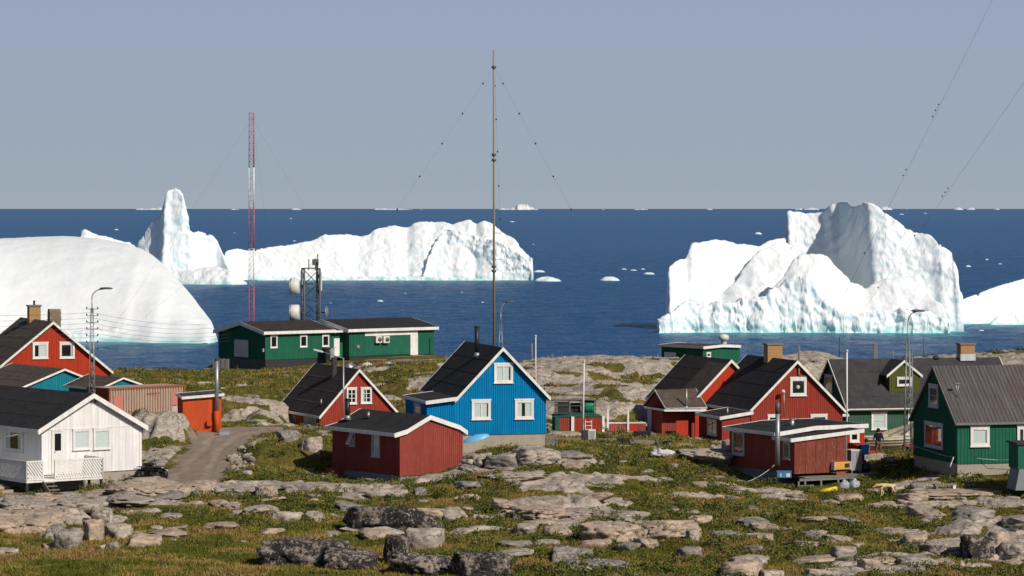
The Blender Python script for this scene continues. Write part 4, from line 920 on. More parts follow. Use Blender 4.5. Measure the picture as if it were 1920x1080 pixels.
# the deck
zd = h.F(150, 888)[1]
q1 = h.F(192, 880, -1.9)
xd1 = q1[0]; yd = -1.9; DX0, DX1, DY0, DY1 = -1.9, xd1, yd, -.04
dk = local_box(h, 'deck', M['white'], DX0, DX1, DY0, -.04, zd - .16, zd - .02); SITES.append((h.world(DX0, DY0, 0).x, h.world(DX0, DY0, 0).y, DX1 - DX0, 2.0, h.th))
local_box(h, 'deck', M['white'], DX0, -.04, -.03, 9.0, zd - .16, zd - .02)
def railing(p, q, z0, z1, lean=1):
    """diagonal slats in a frame from p to q (local xy)"""
    p = Vector((*p, 0)); q = Vector((*q, 0)); L = (q - p).length; d = (q - p) / L
    r = MB(); zv = Vector((0, 0, 1))
    r.beam(p + zv * z1, q + zv * z1, .07, .08); r.beam(p + zv * z0, q + zv * z0, .06, .08); r.beam(p + zv * (z0 - .02), p + zv * (z1 + .03), .08); r.beam(q + zv * (z0 - .02), q + zv * (z1 + .03), .08)
    ro_ = r.build('railing', M['white'], h.root)
    hh = z1 - z0 - .08; run = hh * .75; n = int((L - .1) / .155); b = MB()
    for i in range(-int(run / .155) - 1, n + 1):
        a = .05 + i * .155; s0, s1 = a, a + run; t0, t1 = 0.0, 1.0
        if s0 < .04: t0 = (.04 - s0) / run
        if s1 > L - .04: t1 = (L - .04 - s0) / run
        if t1 - t0 < .08: continue
        za, zb_ = (z1 - .04 - hh * t0, z1 - .04 - hh * t1) if lean > 0 else (z0 + .04 + hh * t0, z0 + .04 + hh * t1)
        MB().beam(p + d * (s0 + run * t0) + zv * za, p + d * (s0 + run * t1) + zv * zb_, .022, .085, up=d.cross(zv).cross(d + (zv if lean < 0 else -zv))).build('slat', M['white'], ro_)
    return ro_
z1 = zd + .93
xa = h.F(100, 880, DY0)[0]
railing((xa + .1, DY0), (DX1, DY0), zd, z1); railing((DX1, DY0), (DX1, -.1), zd, z1)
railing((DX0, DY0), (xa - .62, DY0), zd, z1); railing((DX0, DY0), (DX0, 4.0), zd, z1, -1); railing((DX0, 4.1), (DX0, 8.6), zd, z1, -1)
for (x, y) in ((DX0 + .05, DY0 + .05), (xa, DY0 + .05), (xa + 1.8, DY0 + .1), (DX1 - .05, DY0 + .05), (DX1 - .05, -.6), (DX0 + .05, 2.5), (DX0 + .05, 5.5), (0.2, -1.0)):
    local_box(h, 'post', M['dark'], x - .06, x + .06, y - .06, y + .06, zd - 1.6, zd - .161)
sst = MB()
for i in range(5): sst.box(xa - .60, xa - .02, DY0 - .25 - i * .24, DY0 - .02 - i * .24, zd - .2 - i * .17, zd - .16 - i * .17)
sst.beam((xa - .62, DY0, zd - .16), (xa - .62, DY0 - 1.3, zd - 1.05), .04, .2); sst.build('stairs', M['wood_grey'], h.root)
# cable across the side wall
b = MB(); b.path([h.world(0, 0, 0) * 0 + Vector(v) for v in ((-.05, .1, zm + .05), (-.4, 1.8, zm - .28), (-.6, 4.5, zm - .75), (-.8, 8, zm - 1.2))], .02); b.build('cable', M['white_dull'], h.root)

# --- red house behind at the left edge
h = House('house', 12, 745, 228, 22, 'vermilion red gabled house at the left edge with two chimneys')
Wd = h.F(207, 700)[0]; ov = .3; ap = h.F(100, 603, -ov); l = h.F(-2, 688, -ov); rt = h.F(212, 697, -ov); Ls = 9.5
h.site(Wd, Ls)
ro = body(h, 0, Wd, 0, Ls, 0, [l, ap, rt], wall=M['red_bright'], ov=ov, batten=.125, roofm=M['felt_brown'], found=M['concrete'])
window(h, 'F', (61, 643.5, 90, 672), t=.12, curtain=[(.35, .95)]); window(h, 'F', (111.5, 643, 139.5, 671.5), t=.12, mull=(.85,))
a = h.F(54.5, 574, 5.5); c = h.F(76, 600, 5.5)
ch = brick_chimney(h, a[0], c[0], 5.4, 6.1, c[1] - .6, a[1], ro); local_pipe(h, (a[0] + c[0]) / 2, 5.7, a[1], a[1] + .35, .08, M['dark'], ch, name='chimney_pot', flash=False)
a = h.F(93, 579, 2.4); c = h.F(113.5, 606, 2.4); brick_chimney(h, a[0], c[0], 2.3, 3.0, c[1] - .8, a[1], ro, cap=False, mat=plain('rubble_stone', (.25, .19, .12), .9, var=.6, scale=12), rough=True)
# --- teal low buildings
h = House('shed', 42, 765, 217, 31, 'low teal building with a brown felt roof below the vermilion house', 'shed')
Wd = h.F(200, 740)[0]; ov = .2; l = h.F(34, 729, -ov); ap = h.F(121.5, 691.5, -ov); rt = h.F(205, 725, -ov); h.site(Wd, 8)
body(h, 0, Wd, 0, 9, -.3, [l, ap, rt], wall=M['teal'], ov=ov, batten=.16, roofm=M['felt_brown'], fasc=.14, trim=M['white'])
h = House('shed', 191, 765, 211, 33, 'small teal shed tucked between the teal building and the shipping container', 'shed')
Wd = h.F(266, 745)[0]; ov = .18; l = h.F(184, 730, -ov); ap = h.F(231.5, 708, -ov); rt = h.F(271.5, 722, -ov); h.site(Wd, 5)
body(h, 0, Wd, 0, 5.0, -.3, [l, ap, rt], wall=M['teal'], ov=ov, batten=.16, roofm=M['felt_brown'], fasc=.12)

# --- shipping container
h = House('shipping_container', 204.5, 801, 203, 43, 'rusty beige and red corrugated shipping container above the rock face', 'container')
zt = h.F(205, 728)[1]; Lc = 6.06; Wc = 2.44; h.site(Lc, Wc)
b = MB(); b.box(.1, Lc - .06, .1, Wc, .14, zt - .02); b.build('body', M['container'], h.root)
b = MB(); n = 28
for i in range(n):
    x = .12 + (Lc - .24) * i / n; w_ = (Lc - .24) / n; b.prism([(x, .099), (x + w_ * .15, .015), (x + w_ * .5, .015), (x + w_ * .65, .099)], lambda u, v, w: (u, v, w), .17, zt - .12)
b.build('corrugated_panel', M['container'], h.root, kind='stuff')
b = MB(); n = 11
for i in range(n):
    y_ = .12 + (Wc - .24) * i / n; w_ = (Wc - .24) / n; b.prism([(y_, .099), (y_ + w_ * .15, .015), (y_ + w_ * .5, .015), (y_ + w_ * .65, .099)], lambda u, v, w: (v, u, w), .17, zt - .12)
b.build('corrugated_panel', M['rust'], h.root, kind='stuff')
b = MB()
for x in (0, Lc - .12): 
    for y_ in (0, Wc - .1): b.box(x, x + .12, y_, y_ + .12, .0, zt)
b.box(.12, Lc - .12, 0, .1, zt - .12, zt); b.box(.12, Lc - .12, 0, .1, 0, .16); b.box(0, .1, .12, Wc - .1, zt - .12, zt); b.box(0, .1, .12, Wc - .1, 0, .16)
b.build('frame', M['rust'], h.root)
for x, w_, z0, z1, m in ((.35, .75, .95, 1.95, 'mast_red'), (Lc - 1.05, .7, 1.2, 2.0, 'mast_red'), (Lc - 1.05, .7, .25, 1.1, 'mast_white')):
    local_box(h, 'paint_patch', plain('faded_patch_' + m, (.50, .17, .14) if m == 'mast_red' else (.50, .38, .36), .8, var=.25, scale=4), x, x + w_, .006, .02, z0, z1)
for k in range(5): local_box(h, 'vent', M['dark'], 3.0 + k * .22, 3.09 + k * .22, .004, .016, 1.98, 2.04)

# --- orange red shed with a steel flue
h = House('shed', 343, 807, 188, 11, 'orange red shed with a tall steel flue at the bend of the gravel road', 'shed')
Wd = h.F(415, 800)[0]; l = h.F(341, 744.5, -.15); rt = h.F(420, 738, -.15); h.site(Wd, 4)
body(h, 0, Wd, 0, 3.6, -.1, [l, rt], wall=M['orange'], ov=.15, batten=0, fasc=.16, roofm=M['felt_brown'])
x_, z_ = h.F(406.5, 676, -.18); zb = h.F(406.5, 770, -.18)[1]
f = MB().tube((x_, -.18, zb), (x_, -.18, z_), .12, n=14).build('flue', M['steel'], h.root); MB().tube((x_, -.18, z_), (x_, -.18, z_ + .1), .135, n=14).build('cap', M['dark'], f)
MB().tube((x_, -.18, -.2), (x_, -.18, zb), .16, n=14).build('flue_base', M['orange'], h.root)
x_, z_ = h.F(392, 795, 0); local_box(h, 'vent_box', M['orange'], x_ - .15, x_ + .15, -.22, -.001, z_ - .1, z_ + .2)
p = P(420, 812, 186.5); q = empty('crate', (p.x, p.y, gz(p.x, p.y)), R(10), 'small pale grey box on the gravel by the orange red shed', 'box'); MB().box(-.3, .3, -.2, .2, 0, .26).build('body', M['grey'], q, bevel=.02); MB().box(-.32, .32, -.22, .22, .26, .31).build('lid', M['steel'], q)
# --- red house with a porch, right of the enclosure
h = House('house', 1299, 832, 205, 20, 'small red house with a patched dark roof and vermilion porch near the fuel tank')
ov = .2; l = h.F(1294.5, 757.5, -ov); ap = h.F(1371.6, 674.3, -ov); rt = (2 * ap[0] - l[0], l[1]); Wd = rt[0] - .2; Ls = 7.2
h.site(Wd, Ls)
ro = body(h, 0, Wd, 0, Ls, 0, [l, ap, rt], wall=M['red_bright'], ov=ov, batten=0, roofm=felt('patched_felt', (0.022, 0.018, 0.018), (0.05, 0.037, 0.033)), found=M['concrete'])
MB().prism([(l[0] + .2, 0), (ap[0] - .3, 0), (ap[0] - .3, .02), (l[0] + .2, .02)], lambda u, v, w: (u, w, interp([l, ap, rt], u) + .012 + v), -ov + .05, 2.9).build('felt_patch', M['felt_brown'], ro)
# gabled annex on its left: gable faces left
y0, y1 = -1.0, 1.6
xA = h.F(1250, 800, y0)[0]
apA = h.S(1237, 731.5, xA - .15); s0 = h.S(1252, 766, xA - .15)
rf = [(y0 - .2, interp([(0, s0[1])], 0)), ((y0 + y1) / 2 + .3, apA[1]), (y1 + .9, s0[1])]
body(h, y0, y1 + .6, xA, 0.3, 0, rf, axis='x', wall=M['red_dark'], ov=.15, batten=.125, fasc=.12, roofm=M['felt_brown'], trim=M['white_dull'], found=M['concrete_grey'], clad_front=True, clad_side=True)
local_box(h, 'corner_board', M['white_dull'], xA - .05, xA - .024, y1 - .2, y1 + .5, 0, rf[0][1] - .25)
# porch with bright panels, in front
yp = -2.3; xp0 = h.F(1252, 800, yp)[0]; xp1 = h.F(1318, 800, yp)[0]
pz = h.F(1280, 769, yp)[1]
body(h, xp0, xp1, yp + .9, -.02, 0, [(xp0 - .25, pz + .05), (xp1 + .2, pz + .0)], wall=M['red_dark'], ov=.95, batten=.125, t=.07, fasc=.12, rake_back=False, clad_side=True)
for a, b_ in ((1267.7, 1290), (1303, 1317)):
    u0, u1 = h.F(a, 800, yp)[0], h.F(b_, 800, yp)[0]; zt = h.F(a, 789 if a < 1290 else 773, yp)[1]
    local_box(h, 'porch_panel', M['red_bright'], u0, u1, yp - .03, yp + .03, -.4, min(zt, pz - .1))
x_, z_ = h.F(1287, 740, yp + 1.2); local_pipe(h, x_, yp + 1.2, pz, z_ + .3, .07, M['steel'], name='vent_pipe')

# --- big red house with the brick chimney
h = House('house', 1406.5, 835, 198, 17, 'large barn red house with a yellow brick chimney and a square attic window')
ov = .25; l = h.F(1404.5, 771.5, -ov); ap = h.F(1495.5, 676, -ov); rt = h.F(1586.5, 770.5, -ov); Wd = h.F(1579, 800)[0]; Ls = 8.2
h.site(Wd, Ls)
ro = body(h, 0.08, Wd, 0, Ls, 0, [l, ap, rt], wall=M['red'], ov=ov, batten=.125, found=M['concrete'])
window(h, 'F', (1481, 709.5, 1511.5, 741.5), t=.13, sash=True, mull=())
x_, z_ = h.F(1496, 726, -.02); MB().lathe([(0, .0), (.13, .01), (.12, .05), (0, .07)], n=12, M=Matrix.Translation((x_, -.02, z_)) @ Matrix.Rotation(R(90), 4, 'X')).build('lamp_shade', M['white_dull'], h.root)
window(h, 'F', (1439, 779, 1461, 812), t=.1); window(h, 'F', (1519.5, 778.5, 1550.5, 812), t=.1)
a = h.F(1438.5, 646.5, 4.0); c = h.F(1466, 690, 4.0); brick_chimney(h, a[0], c[0], 3.9, 4.6, c[1] - .7, a[1], ro)
b = MB(); x_, z_ = h.F(1470, 733, -.3); z2 = h.F(1470, 781, -.3)[1]; b.path([(x_, -.3, z2), (x_, -.3, z_), (x_ - .12, -.45, z_ + .06)], .035); lb = b.build('wall_lamp', M['steel'], h.root); MB().lathe([(0, .1), (.1, .06), (.15, -.08), (0, -.09)], (x_ - .12, -.45, z_), 10).build('lamp_shade', M['drum'], lb)
x_, z_ = h.F(1498, 648, -.1); MB().box(x_ - .05, x_ + .05, -.15, -.05, ap[1] - .9, z_).build('finial', M['wood_grey'], h.root)
x_, z_ = h.F(1505, 705, 0); local_box(h, 'shelf', M['wood'], x_ - .25, x_ + .2, -.12, -.03, z_ - .03, z_ + .02)
# flat roofed annex at its near left corner
a0 = h.S(1408, 800, 0); ya = -1.4
xa0 = h.F(1354, 800, ya)[0]; xa1 = h.F(1406, 800, ya)[0]; zl = h.F(1352, 782, ya - .15)[1]; zr = h.F(1406, 771, ya - .15)[1]
body(h, xa0, xa1, ya, 2.6, -.1, [(xa0 - .2, zl), (xa1 + .15, zr - .02)], wall=M['red'], ov=.15, batten=.125, fasc=.2, found=M['concrete_grey'], t=.08)
window(h, 'S', (1328, 789, 1345, 814), off=xa0, t=.08, frame=M['white'], mull=(.5,))
x_, z_ = h.F(1364, 764, ya + 1.2); local_pipe(h, x_, ya + 1.2, zl - .1, z_, .05, M['steel'], name='vent_pipe', flash=False)

# --- dark red shed with plywood annex, front right
h = House('shed', 1459, 897, 168, 28, 'dark red shed with a worn plywood annex on stilts and a tall flue', 'shed')
Wd = h.F(1620.5, 868)[0]; Ls = h.S(1369, 878)[0]; ov = .22; lt = h.F(1453, 810, -ov); rt = h.F(1628, 793, -ov); zf = h.F(1459, 884)[1] + .0
h.site(Wd, Ls, 0, -1.7); h.site(Wd, Ls)
ro = body(h, 0, Wd, 0, Ls, zf, [(lt[0], lt[1] - .05), (2.2, lt[1] + .22), (rt[0], rt[1] - .06)], wall=M['red_bright'], ov=ov, batten=.125, fasc=.22, found=M['concrete_grey'], clad_side=False)
local_box(h, 'side_wall', M['red_dark'], -.03, -.004, -.0, Ls, zf, lt[1] - .17)
window(h, 'S', (1374.5, 809, 1397, 851.5), off=-.03, t=.12, curtain=[(.15, .85)], mat_c=M['cloth_warm'], frame=M['white_dull'], label='tall window with a patterned curtain')
window(h, 'F', (1592, 810, 1610, 828.5), t=.1, frame=M['white'])
# annex
d = 1.6; xb = h.F(1587, 860, -d)[0]; xe = h.F(1490, 860, -d)[0]; z0 = h.F(1490, 889, -d)[1]
al = h.F(1482, 823, -d - .1); ar = h.F(1620, 804.5, -d - .1)
body(h, xe, xb, -d, -.001, z0, [(xe - .3, al[1]), (ar[0], ar[1])], wall=M['red_worn'], ov=.1, batten=0, fasc=.2, rake_back=False, t=.07)
pn = 5
for i in range(pn):
    u0 = xe + (xb - xe) * i / pn + .012; u1 = xe + (xb - xe) * (i + 1) / pn - .012
    zt = interp([(xe - .3, al[1]), (ar[0], ar[1])], u0) - .1; MB().box(u0, u1, -d - .022, -d - .001, z0, zt).build('panel', M['red_worn'], h.root)
local_box(h, 'corner_board', M['wood_grey'], xb - .05, xb + .02, -d - .04, -d + .05, z0, ar[1] - .2)
local_box(h, 'side_wall', M['red_dark'], xe - .02, xe - .001, -d, -.001, z0, al[1] - .1)
window(h, 'S', (1470, 829.5, 1482.5, 860), off=xe - .02, t=.08, frame=M['white_dull'], curtain=[(0, 1)], mat_c=M['cloth_warm'])
y_, z_ = -.35, 0; x_ = h.F(1458, 800, -.9)[0]; zt = h.F(1458, 754, -.9)[1]; zb = h.F(1458, 872, -.9)[1]
fl_ = MB().tube((x_, -.9, zb), (x_, -.9, zt - .6), .125, n=14).build('flue', M['steel'], h.root); MB().tube((x_, -.9, zt - .6), (x_, -.9, zt), .135, n=14).build('flue_top', M['steel_dark'], fl_)
x_, z_ = h.F(1485, 787, 1.5); local_pipe(h, x_, 1.5, lt[1] + .0, z_, .13, M['steel'], ro, name='vent_pipe', flash=False)
# stilts and deck
dz = h.F(1600, 889, -d)[1]; xd = h.F(1662, 890, -1.0)[0]
dk = MB()
for i in range(9): MB().box(xe + .3, xd - .12 * (i % 3), -d - .5 + i * .235, -d - .28 + i * .235, dz - .06, dz).build('plank', M['wood_grey'], h.root)
local_box(h, 'deck_beam', M['wood_grey'], xe, xd - .4, -d - .48, -d - .38, dz - .2, dz - .061); local_box(h, 'deck_beam', M['wood_grey'], xe, xd - .4, -.3, -.2, dz - .2, dz - .061)
for px in (1497, 1509, 1539, 1571, 1620, 1650):
    x_ = h.F(px, 900, -d - .43)[0]; local_box(h, 'stilt', M['wood_grey'], x_ - .05, x_ + .05, -d - .48, -d - .38, dz - 1.0, dz - .201)
x_ = h.F(1497, 900, -d - .43)[0]; MB().beam((x_ - .1, -d - .5, dz - .45), (x_ + .9, -d - .5, dz - .45), .05, .1).build('brace', M['wood_grey'], h.root)
HS = h; D_I = d; DZ_I = dz
# things around it
def at_local(h, px, py, y, name, label, cat, rz=0, z=None):
    x, zz = h.F(px, py, y); p = h.world(x, y, zz if z is None else z); return empty(name, p, h.th + rz, label, cat)
q = at_local(h, 1573, 879, -d - .02, 'heater', 'yellow and white metal heater casing fixed low on the plywood annex', 'heater')
MB().box(-.48, .48, -.36, -.03, -.02, .38).build('casing', M['ochre'], q, bevel=.03); MB().box(.12, .42, -.375, -.361, .08, .3).build('grille', M['dark'], q); MB().box(-.52, -.481, -.37, -.03, -.03, .4).build('end_panel', M['drum'], q); MB().box(.481, .52, -.37, -.03, -.03, .4).build('end_panel', M['drum'], q); MB().box(-.3, .3, -.2, -.1, -.35, -.021).build('bracket', M['rust'], q)
q = at_local(h, 1600, 886, -.9, 'cabinet', 'tall grey metal cabinet with a white top on the shed deck', 'cabinet', z=dz)
MB().box(-.34, .34, -.3, .3, .14, 1.18).build('body', M['grey'], q, bevel=.015); MB().box(-.36, .36, -.32, .32, 1.181, 1.24).build('top', M['drum'], q); MB().box(.0, .3, -.32, -.301, .2, 1.1).build('door', M['steel'], q)
for x in (-.3, .26): MB().box(x, x + .05, -.29, -.24, 0, .139).build('leg', M['steel'], q)
q = at_local(h, 1622, 884, -.9, 'bag', 'full black bin bag beside the grey cabinet', 'bag', z=dz)
def lump(name, mat, parent, rx, ry, rz, seed, amp=.18, sub=3, z=0, fr=2.0):
    bm = bmesh.new(); bmesh.ops.create_icosphere(bm, subdivisions=sub, radius=1)
    for v in bm.verts:
        c = v.co.copy(); n = float(fbm(np.array([c.x * fr + seed]), np.array([c.y * fr + c.z * fr * 1.3 + seed]), seed, 3)[0]); v.co = Vector((c.x * rx, c.y * ry, max(c.z, -.75) * rz + .75 * rz)) * (1 + amp * n); v.co.z += z
    me = bpy.data.meshes.new(name); bm.to_mesh(me); bm.free(); me.polygons.foreach_set('use_smooth', [True] * len(me.polygons)); me.materials.append(mat)
    return link(bpy.data.objects.new(name, me), parent)
lump('sack', M['black'], q, .3, .28, .32, 3, .3); lump('knot', M['black'], q, .08, .08, .1, 4, .3, 2, .5)
q = at_local(h, 1617, 850, -.05, 'box', 'bright blue box hanging on the red shed wall under the small window', 'box'); MB().box(-.2, .22, -.28, -.02, -.05, .42).build('body', M['bin_blue'], q, bevel=.02); MB().box(-.22, .24, -.3, -.02, .42, .47).build('lid', M['bin_blue'], q)
for i, (px, lab) in enumerate(((1463, 'faded blue plastic box with a white mark, left one under the plywood annex'), (1476, 'faded blue plastic box with a white label, right one under the plywood annex'))):
    q = at_local(h, px, 895, -d - .35, 'storage_box', lab, 'box', R(-22)); MB().box(-.2, .2, -.15, .15, -.02, .3).build('body', M['box_blue'], q, bevel=.02); MB().box(-.21, .21, -.16, .16, .301, .34).build('lid', M['box_blue'], q)
    MB().box(*((-.02, .03) if i == 0 else (-.08, .12)), -.156, -.151, .04, .22).build('sticker', M['drum'], q)
q = G(1552, 163.5, .1); o = empty('canister', q, 0, 'yellow plastic cylinder lying in the grass under the stilts', 'canister')
b = MB(); b.tube((-.45, 0, 0), (.45, 0, .2), .12, n=14); b.build('tube', M['yellow'], o); MB().tube((.45, 0, .2), (.5, 0, .21), .08, n=10).build('cap', M['yellow'], o)
clr = NT('milky_plastic'); clr.b.inputs['Alpha'].default_value = .6; M['milky'] = clr.out((.55, .6, .65), .25, .5)
for i, px in enumerate((1583, 1603)):
    q = G(px, 165.0); o = empty('plastic_bag', q, i, ('crumpled clear plastic sack left of its twin under the deck', 'crumpled clear plastic sack right of its twin under the deck')[i], 'bag'); lump('sack', M['milky'], o, .3, .25, .24, 11 + i, .45, 3, 0, 3); lump('neck', M['milky'], o, .1, .1, .1, 21 + i, .3, 2, .35)

# --- sage green house with an olive dormer
h = House('house', 1590.5, 826, 209, 14, 'long sage green house with a dark grey roof and an olive dormer')
ov = .2; e = h.F(1590, 766, 0); ey = e[1]; Wd = h.F(1905, 766)[0]
apx = h.S(1552.6, 673.5, -ov); yr = apx[0]; far = 2 * yr
lo = (-.25, ey - .02); rfj = [lo, (yr, apx[1]), (far + .25, ey - .02)]
h.site(Wd, far)
ro = body(h, 0, far, 0, Wd, 0, rfj, axis='x', wall=M['green_dk'], ov=ov, batten=0, fasc=.16, roofm=M['felt_grey'], found=M['concrete'], clad_side=False)
b = MB(); k = int(Wd / .2)
for i in range(k): b.box(.03 + i * .2, .085 + i * .2, -.022, -.001, 0, ey - .14)
local_box(h, 'front_wall', M['green_pale'], 0.001, Wd, -.0009, -.0004, 0, ey - .12); b.build('cladding', M['green_pale'], h.root, kind='stuff')
MB().tube((0, -.32, ey - .12), (Wd, -.32, ey - .12), .05, n=8).build('gutter', M['wood'], h.root)
window(h, 'S', (1547.5, 705, 1562, 738), t=.1, frame=M['white_dull']); window(h, 'F', (1633.5, 774, 1662.5, 805), t=.1, cross=(.55,), mull=(), curtain=[(0, 1)], label='window with its lower half covered white')
door(h, 'F', (1702, 769, 1716, 828), mat=M['white'])
# dormer
yD = .9; xa_, za_ = h.F(1667.5, 700, yD); xb_, _ = h.F(1725, 700, yD); apd = h.F(1695.5, 675.5, yD - .1); ld = h.F(1662.5, 704, yD - .1); rd_ = h.F(1730, 704, yD - .1); zbD = h.F(1690, 746, yD)[1]
yb = yr
dm = MB(); poly = [(xa_, zbD), (xa_, ld[1] - .05), (apd[0], apd[1] - .12), (xb_, rd_[1] - .05), (xb_, zbD)]; dm.prism(poly, lambda u, v, w: (u, w, v), yD, yb); dm = dm.build('dormer', M['olive'], h.root)
b = MB(); k = 14
for i in range(k + 1): u = xa_ + .03 + (xb_ - xa_ - .06) * i / k; b.box(u - .025, u + .025, yD - .02, yD - .001, zbD, interp([ld, apd, rd_], u) - .16)
b.build('cladding', M['olive'], dm, kind='stuff')
b = MB()
for a, c in ((ld, apd), (apd, rd_)): b.prism([(a[0], a[1] - .08), (c[0], c[1] - .08), c, a], lambda u, v, w: (u, w, v), yD - .1, yb)
b.build('roof', M['felt_grey'], dm); b = MB()
for a, c in ((ld, apd), (apd, rd_)): b.prism([(a[0], a[1] - .16), (c[0], c[1] - .16), (c[0], c[1] + .02), (a[0], a[1] + .02)], lambda u, v, w: (u, w, v), yD - .14, yD - .101)
b.build('rake_board', M['white'], dm)
w_ = window(h, 'F', (1681.5, 708.5, 1709, 723), off=yD, t=.09); w_.parent = h.root
a = h.F(1801.5, 646, yr - .35); c = h.F(1828, 674, yr - .35); ch = brick_chimney(h, a[0], c[0], yr - .35, yr + .35, apx[1] - .15, a[1], ro); local_box(h, 'base_band', M['white_dull'], a[0] - .03, c[0] + .03, yr - .38, yr + .38, apx[1] - .2, apx[1] + .25, ch)
x_, z_ = h.F(1755, 668, yr); MB().lathe([(.28, 0), (.2, .12), (.05, .18)], (x_, yr, apx[1] - .02), 10).build('ridge_vent', M['felt_grey'], ro)
x_ = h.F(1590, 775)[0]; local_box(h, 'porch_slab', M['white'], -.5, -.05, -.3, .3, ey - .5, ey - .35)

# --- bottle green house at the right edge
h = House('house', 1794.5, 893, 163, 14, 'bottle green house at the right edge with a steep rust stained sheet roof')
ov = .15; ey = h.F(1795, 793.5, -.2)[1]; zf = h.F(1794, 870)[1]; apx = h.S(1749, 686, -ov); yr = apx[0]; far = h.S(1712, 850)[0]; Wd = 9.0
fe = h.S(1707, 787, -ov); h.site(Wd, far)
ro = body(h, 0, far, 0, Wd, zf, [(-.2, ey), (yr, apx[1]), (far + .2, fe[1])], axis='x', wall=M['green'], ov=ov, batten=0, fasc=.14, roofm=M['corrugated'], found=M['concrete'], trim=M['wood_grey'])
b = MB(); k = int(Wd / .19)
for i in range(k): b.box(.01 + i * .19, .065 + i * .19, -.022, -.001, zf, ey - .12)
b.build('cladding', M['green'], h.root, kind='stuff')
b = MB(); k = int(far / .19)
for i in range(k): y_ = .03 + i * .19; b.box(-.022, -.001, y_, y_ + .05, zf, interp([(-.2, ey), (yr, apx[1]), (far + .2, fe[1])], y_) - .12)
b.build('cladding', M['green'], h.root, kind='stuff')
b = MB(); k = int((Wd + .3) / .22); L = math.hypot(yr + .2, apx[1] - ey); ny, nz = -(apx[1] - ey) / L, (yr + .2) / L
for i in range(k): x = -ov + .04 + i * .22; b.add([(x, -.2 , ey + .001), (x + .05, -.2 + ny * .035, ey + nz * .035), (x + .1, -.2, ey + .001), (x, yr, apx[1] + .001), (x + .05, yr + ny * .035, apx[1] + nz * .035), (x + .1, yr, apx[1] + .001)], [(0, 1, 4, 3), (1, 2, 5, 4), (0, 1, 2), (3, 4, 5)])
b.build('corrugation', M['corrugated'], ro, kind='stuff')
window(h, 'F', (1819, 801, 1854.5, 836.5), t=.12, curtain=[(.0, .9)]); window(h, 'F', (1906.5, 799.5, 1942, 835.5), t=.12, mull=(.3,), curtain=[(.3, .9)])
window(h, 'S', (1743.5, 724, 1760.5, 762), t=.12, frame=M['white_dull'], cross=(.55,)); window(h, 'S', (1735.5, 797, 1769, 836), t=.11, frame=M['white_dull'], mull=(.5,), curtain=[(.05, .45), (.55, .95)], mat_c=plain('orange_curtain', (.42, .12, .05), .9, var=.4))
x_, z_ = h.F(1776, 755, .5); b = MB(); zr_ = interp([(-.2, ey), (yr, apx[1])], 1.2); b.path([(.5, 1.2, zr_), (.42, 1.2, zr_ + .7)], .02); b.path([(.42, 1.2, zr_), (.6, 1.2, zr_ + .7)], .02); b.box(.35, .62, 1.1, 1.3, zr_ + .7, zr_ + .73); b.build('aerial', M['steel'], ro)
b = MB(); b.path([h.world(*v) - h.o for v in ((0, 0, 0),)] * 2 if False else [(-1.0, 4.0, zf + .7), (-.3, .8, zf + .35), (2, -.5, zf + .2), (6, -.8, zf + .22)], .012); b.build('washing_line', M['white_dull'], h.root)
h = House('shed', 1909, 908, 158, 8, 'dark green box shed with a grey base cut by the right edge', 'shed')
zt = h.F(1909, 834)[1]; zf = h.F(1909, 880)[1]; local_box(h, 'wall', M['green_dk'], 0, 2.2, 0, 1.6, zf, zt); local_box(h, 'roof', M['felt_grey'], -.08, 2.3, -.08, 1.7, zt + .001, zt + .1); 
MB().prism([(-.15, -.3), (2.3, -.3), (2.2, zf), (.05, zf)], lambda u, v, w: (u, w, v), -.05, 1.5).build('base', M['concrete_grey'], h.root); h.site(2.2, 1.6)

# --- green hut by the sea
h = House('hut', 1318, 701, 300, 40, 'small green hut with a flat brown roof and a round vent above the sea', 'hut')
Wd = h.F(1387, 690)[0]; Ls = h.S(1241, 690)[0]; ov = .25; a = h.F(1319, 650, -ov); c = h.F(1389, 646, -ov); h.site(Wd, Ls)
ro = body(h, 0, Wd, 0, Ls, 0, [(a[0], a[1]), (Wd * .5, a[1] + .12), (c[0], a[1] - .0)], wall=M['green'], ov=ov, batten=.17, fasc=.26, roofm=M['felt_brown'], found=M['concrete_grey'])
door(h, 'S', (1246.5, 661, 1268, 697), mat=M['white'], glazed=None); window(h, 'F', (1324, 661.5, 1332, 670), t=.08)
x_, z_ = h.F(1357, 640, 3.0); MB().lathe([(.28, 0), (.28, .35), (.5, .42), (.5, .75), (.3, .9), (.05, .95)], (x_, 3.0, a[1]), 16).build('vent', M['drum'], ro)
local_box(h, 'fuse_box', M['red'], -.2, -.023, 1.9, 2.1, 1.2, 1.5) if False else None
# --- long green station building
h = House('station_building', 497.5, 692, 300, 38, 'long green building with white trim on the shore, two staggered low roofs', 'building')
Ls = h.S(410, 690)[0]; zf = h.F(497, 675)[1]; ov = .35
e = h.F(498.5, 622, -ov); apx = h.S(450, 603, -ov); fe = h.S(402, 622, -ov); x1 = h.F(648, 660)[0]; xr = h.F(629, 625, -ov)[0]
h.site(18, Ls)
rf = [(-ov, e[1]), (apx[0], apx[1]), (Ls + .4, e[1] - .1)]
ro = body(h, 0, Ls, 0, xr - .35, zf, rf, axis='x', wall=M['green'], ov=ov, batten=.17, fasc=.36, roofm=felt('shore_felt', (.028, .024, .023), (.046, .038, .034)), found=M['dark'], trim=M['white'], zfloor=-1.2)
for r_ in ((506.5, 629.5, 519.5, 652), (562, 629, 575.5, 650.5), (603.5, 628.5, 616.5, 649.5)): window(h, 'F', r_, t=.09)
local_box(h, 'shutter', M['white_dull'], -.06, -.023, h.S(466, 650)[0], h.S(440, 650)[0], h.S(453, 669)[1], h.S(453, 637)[1])
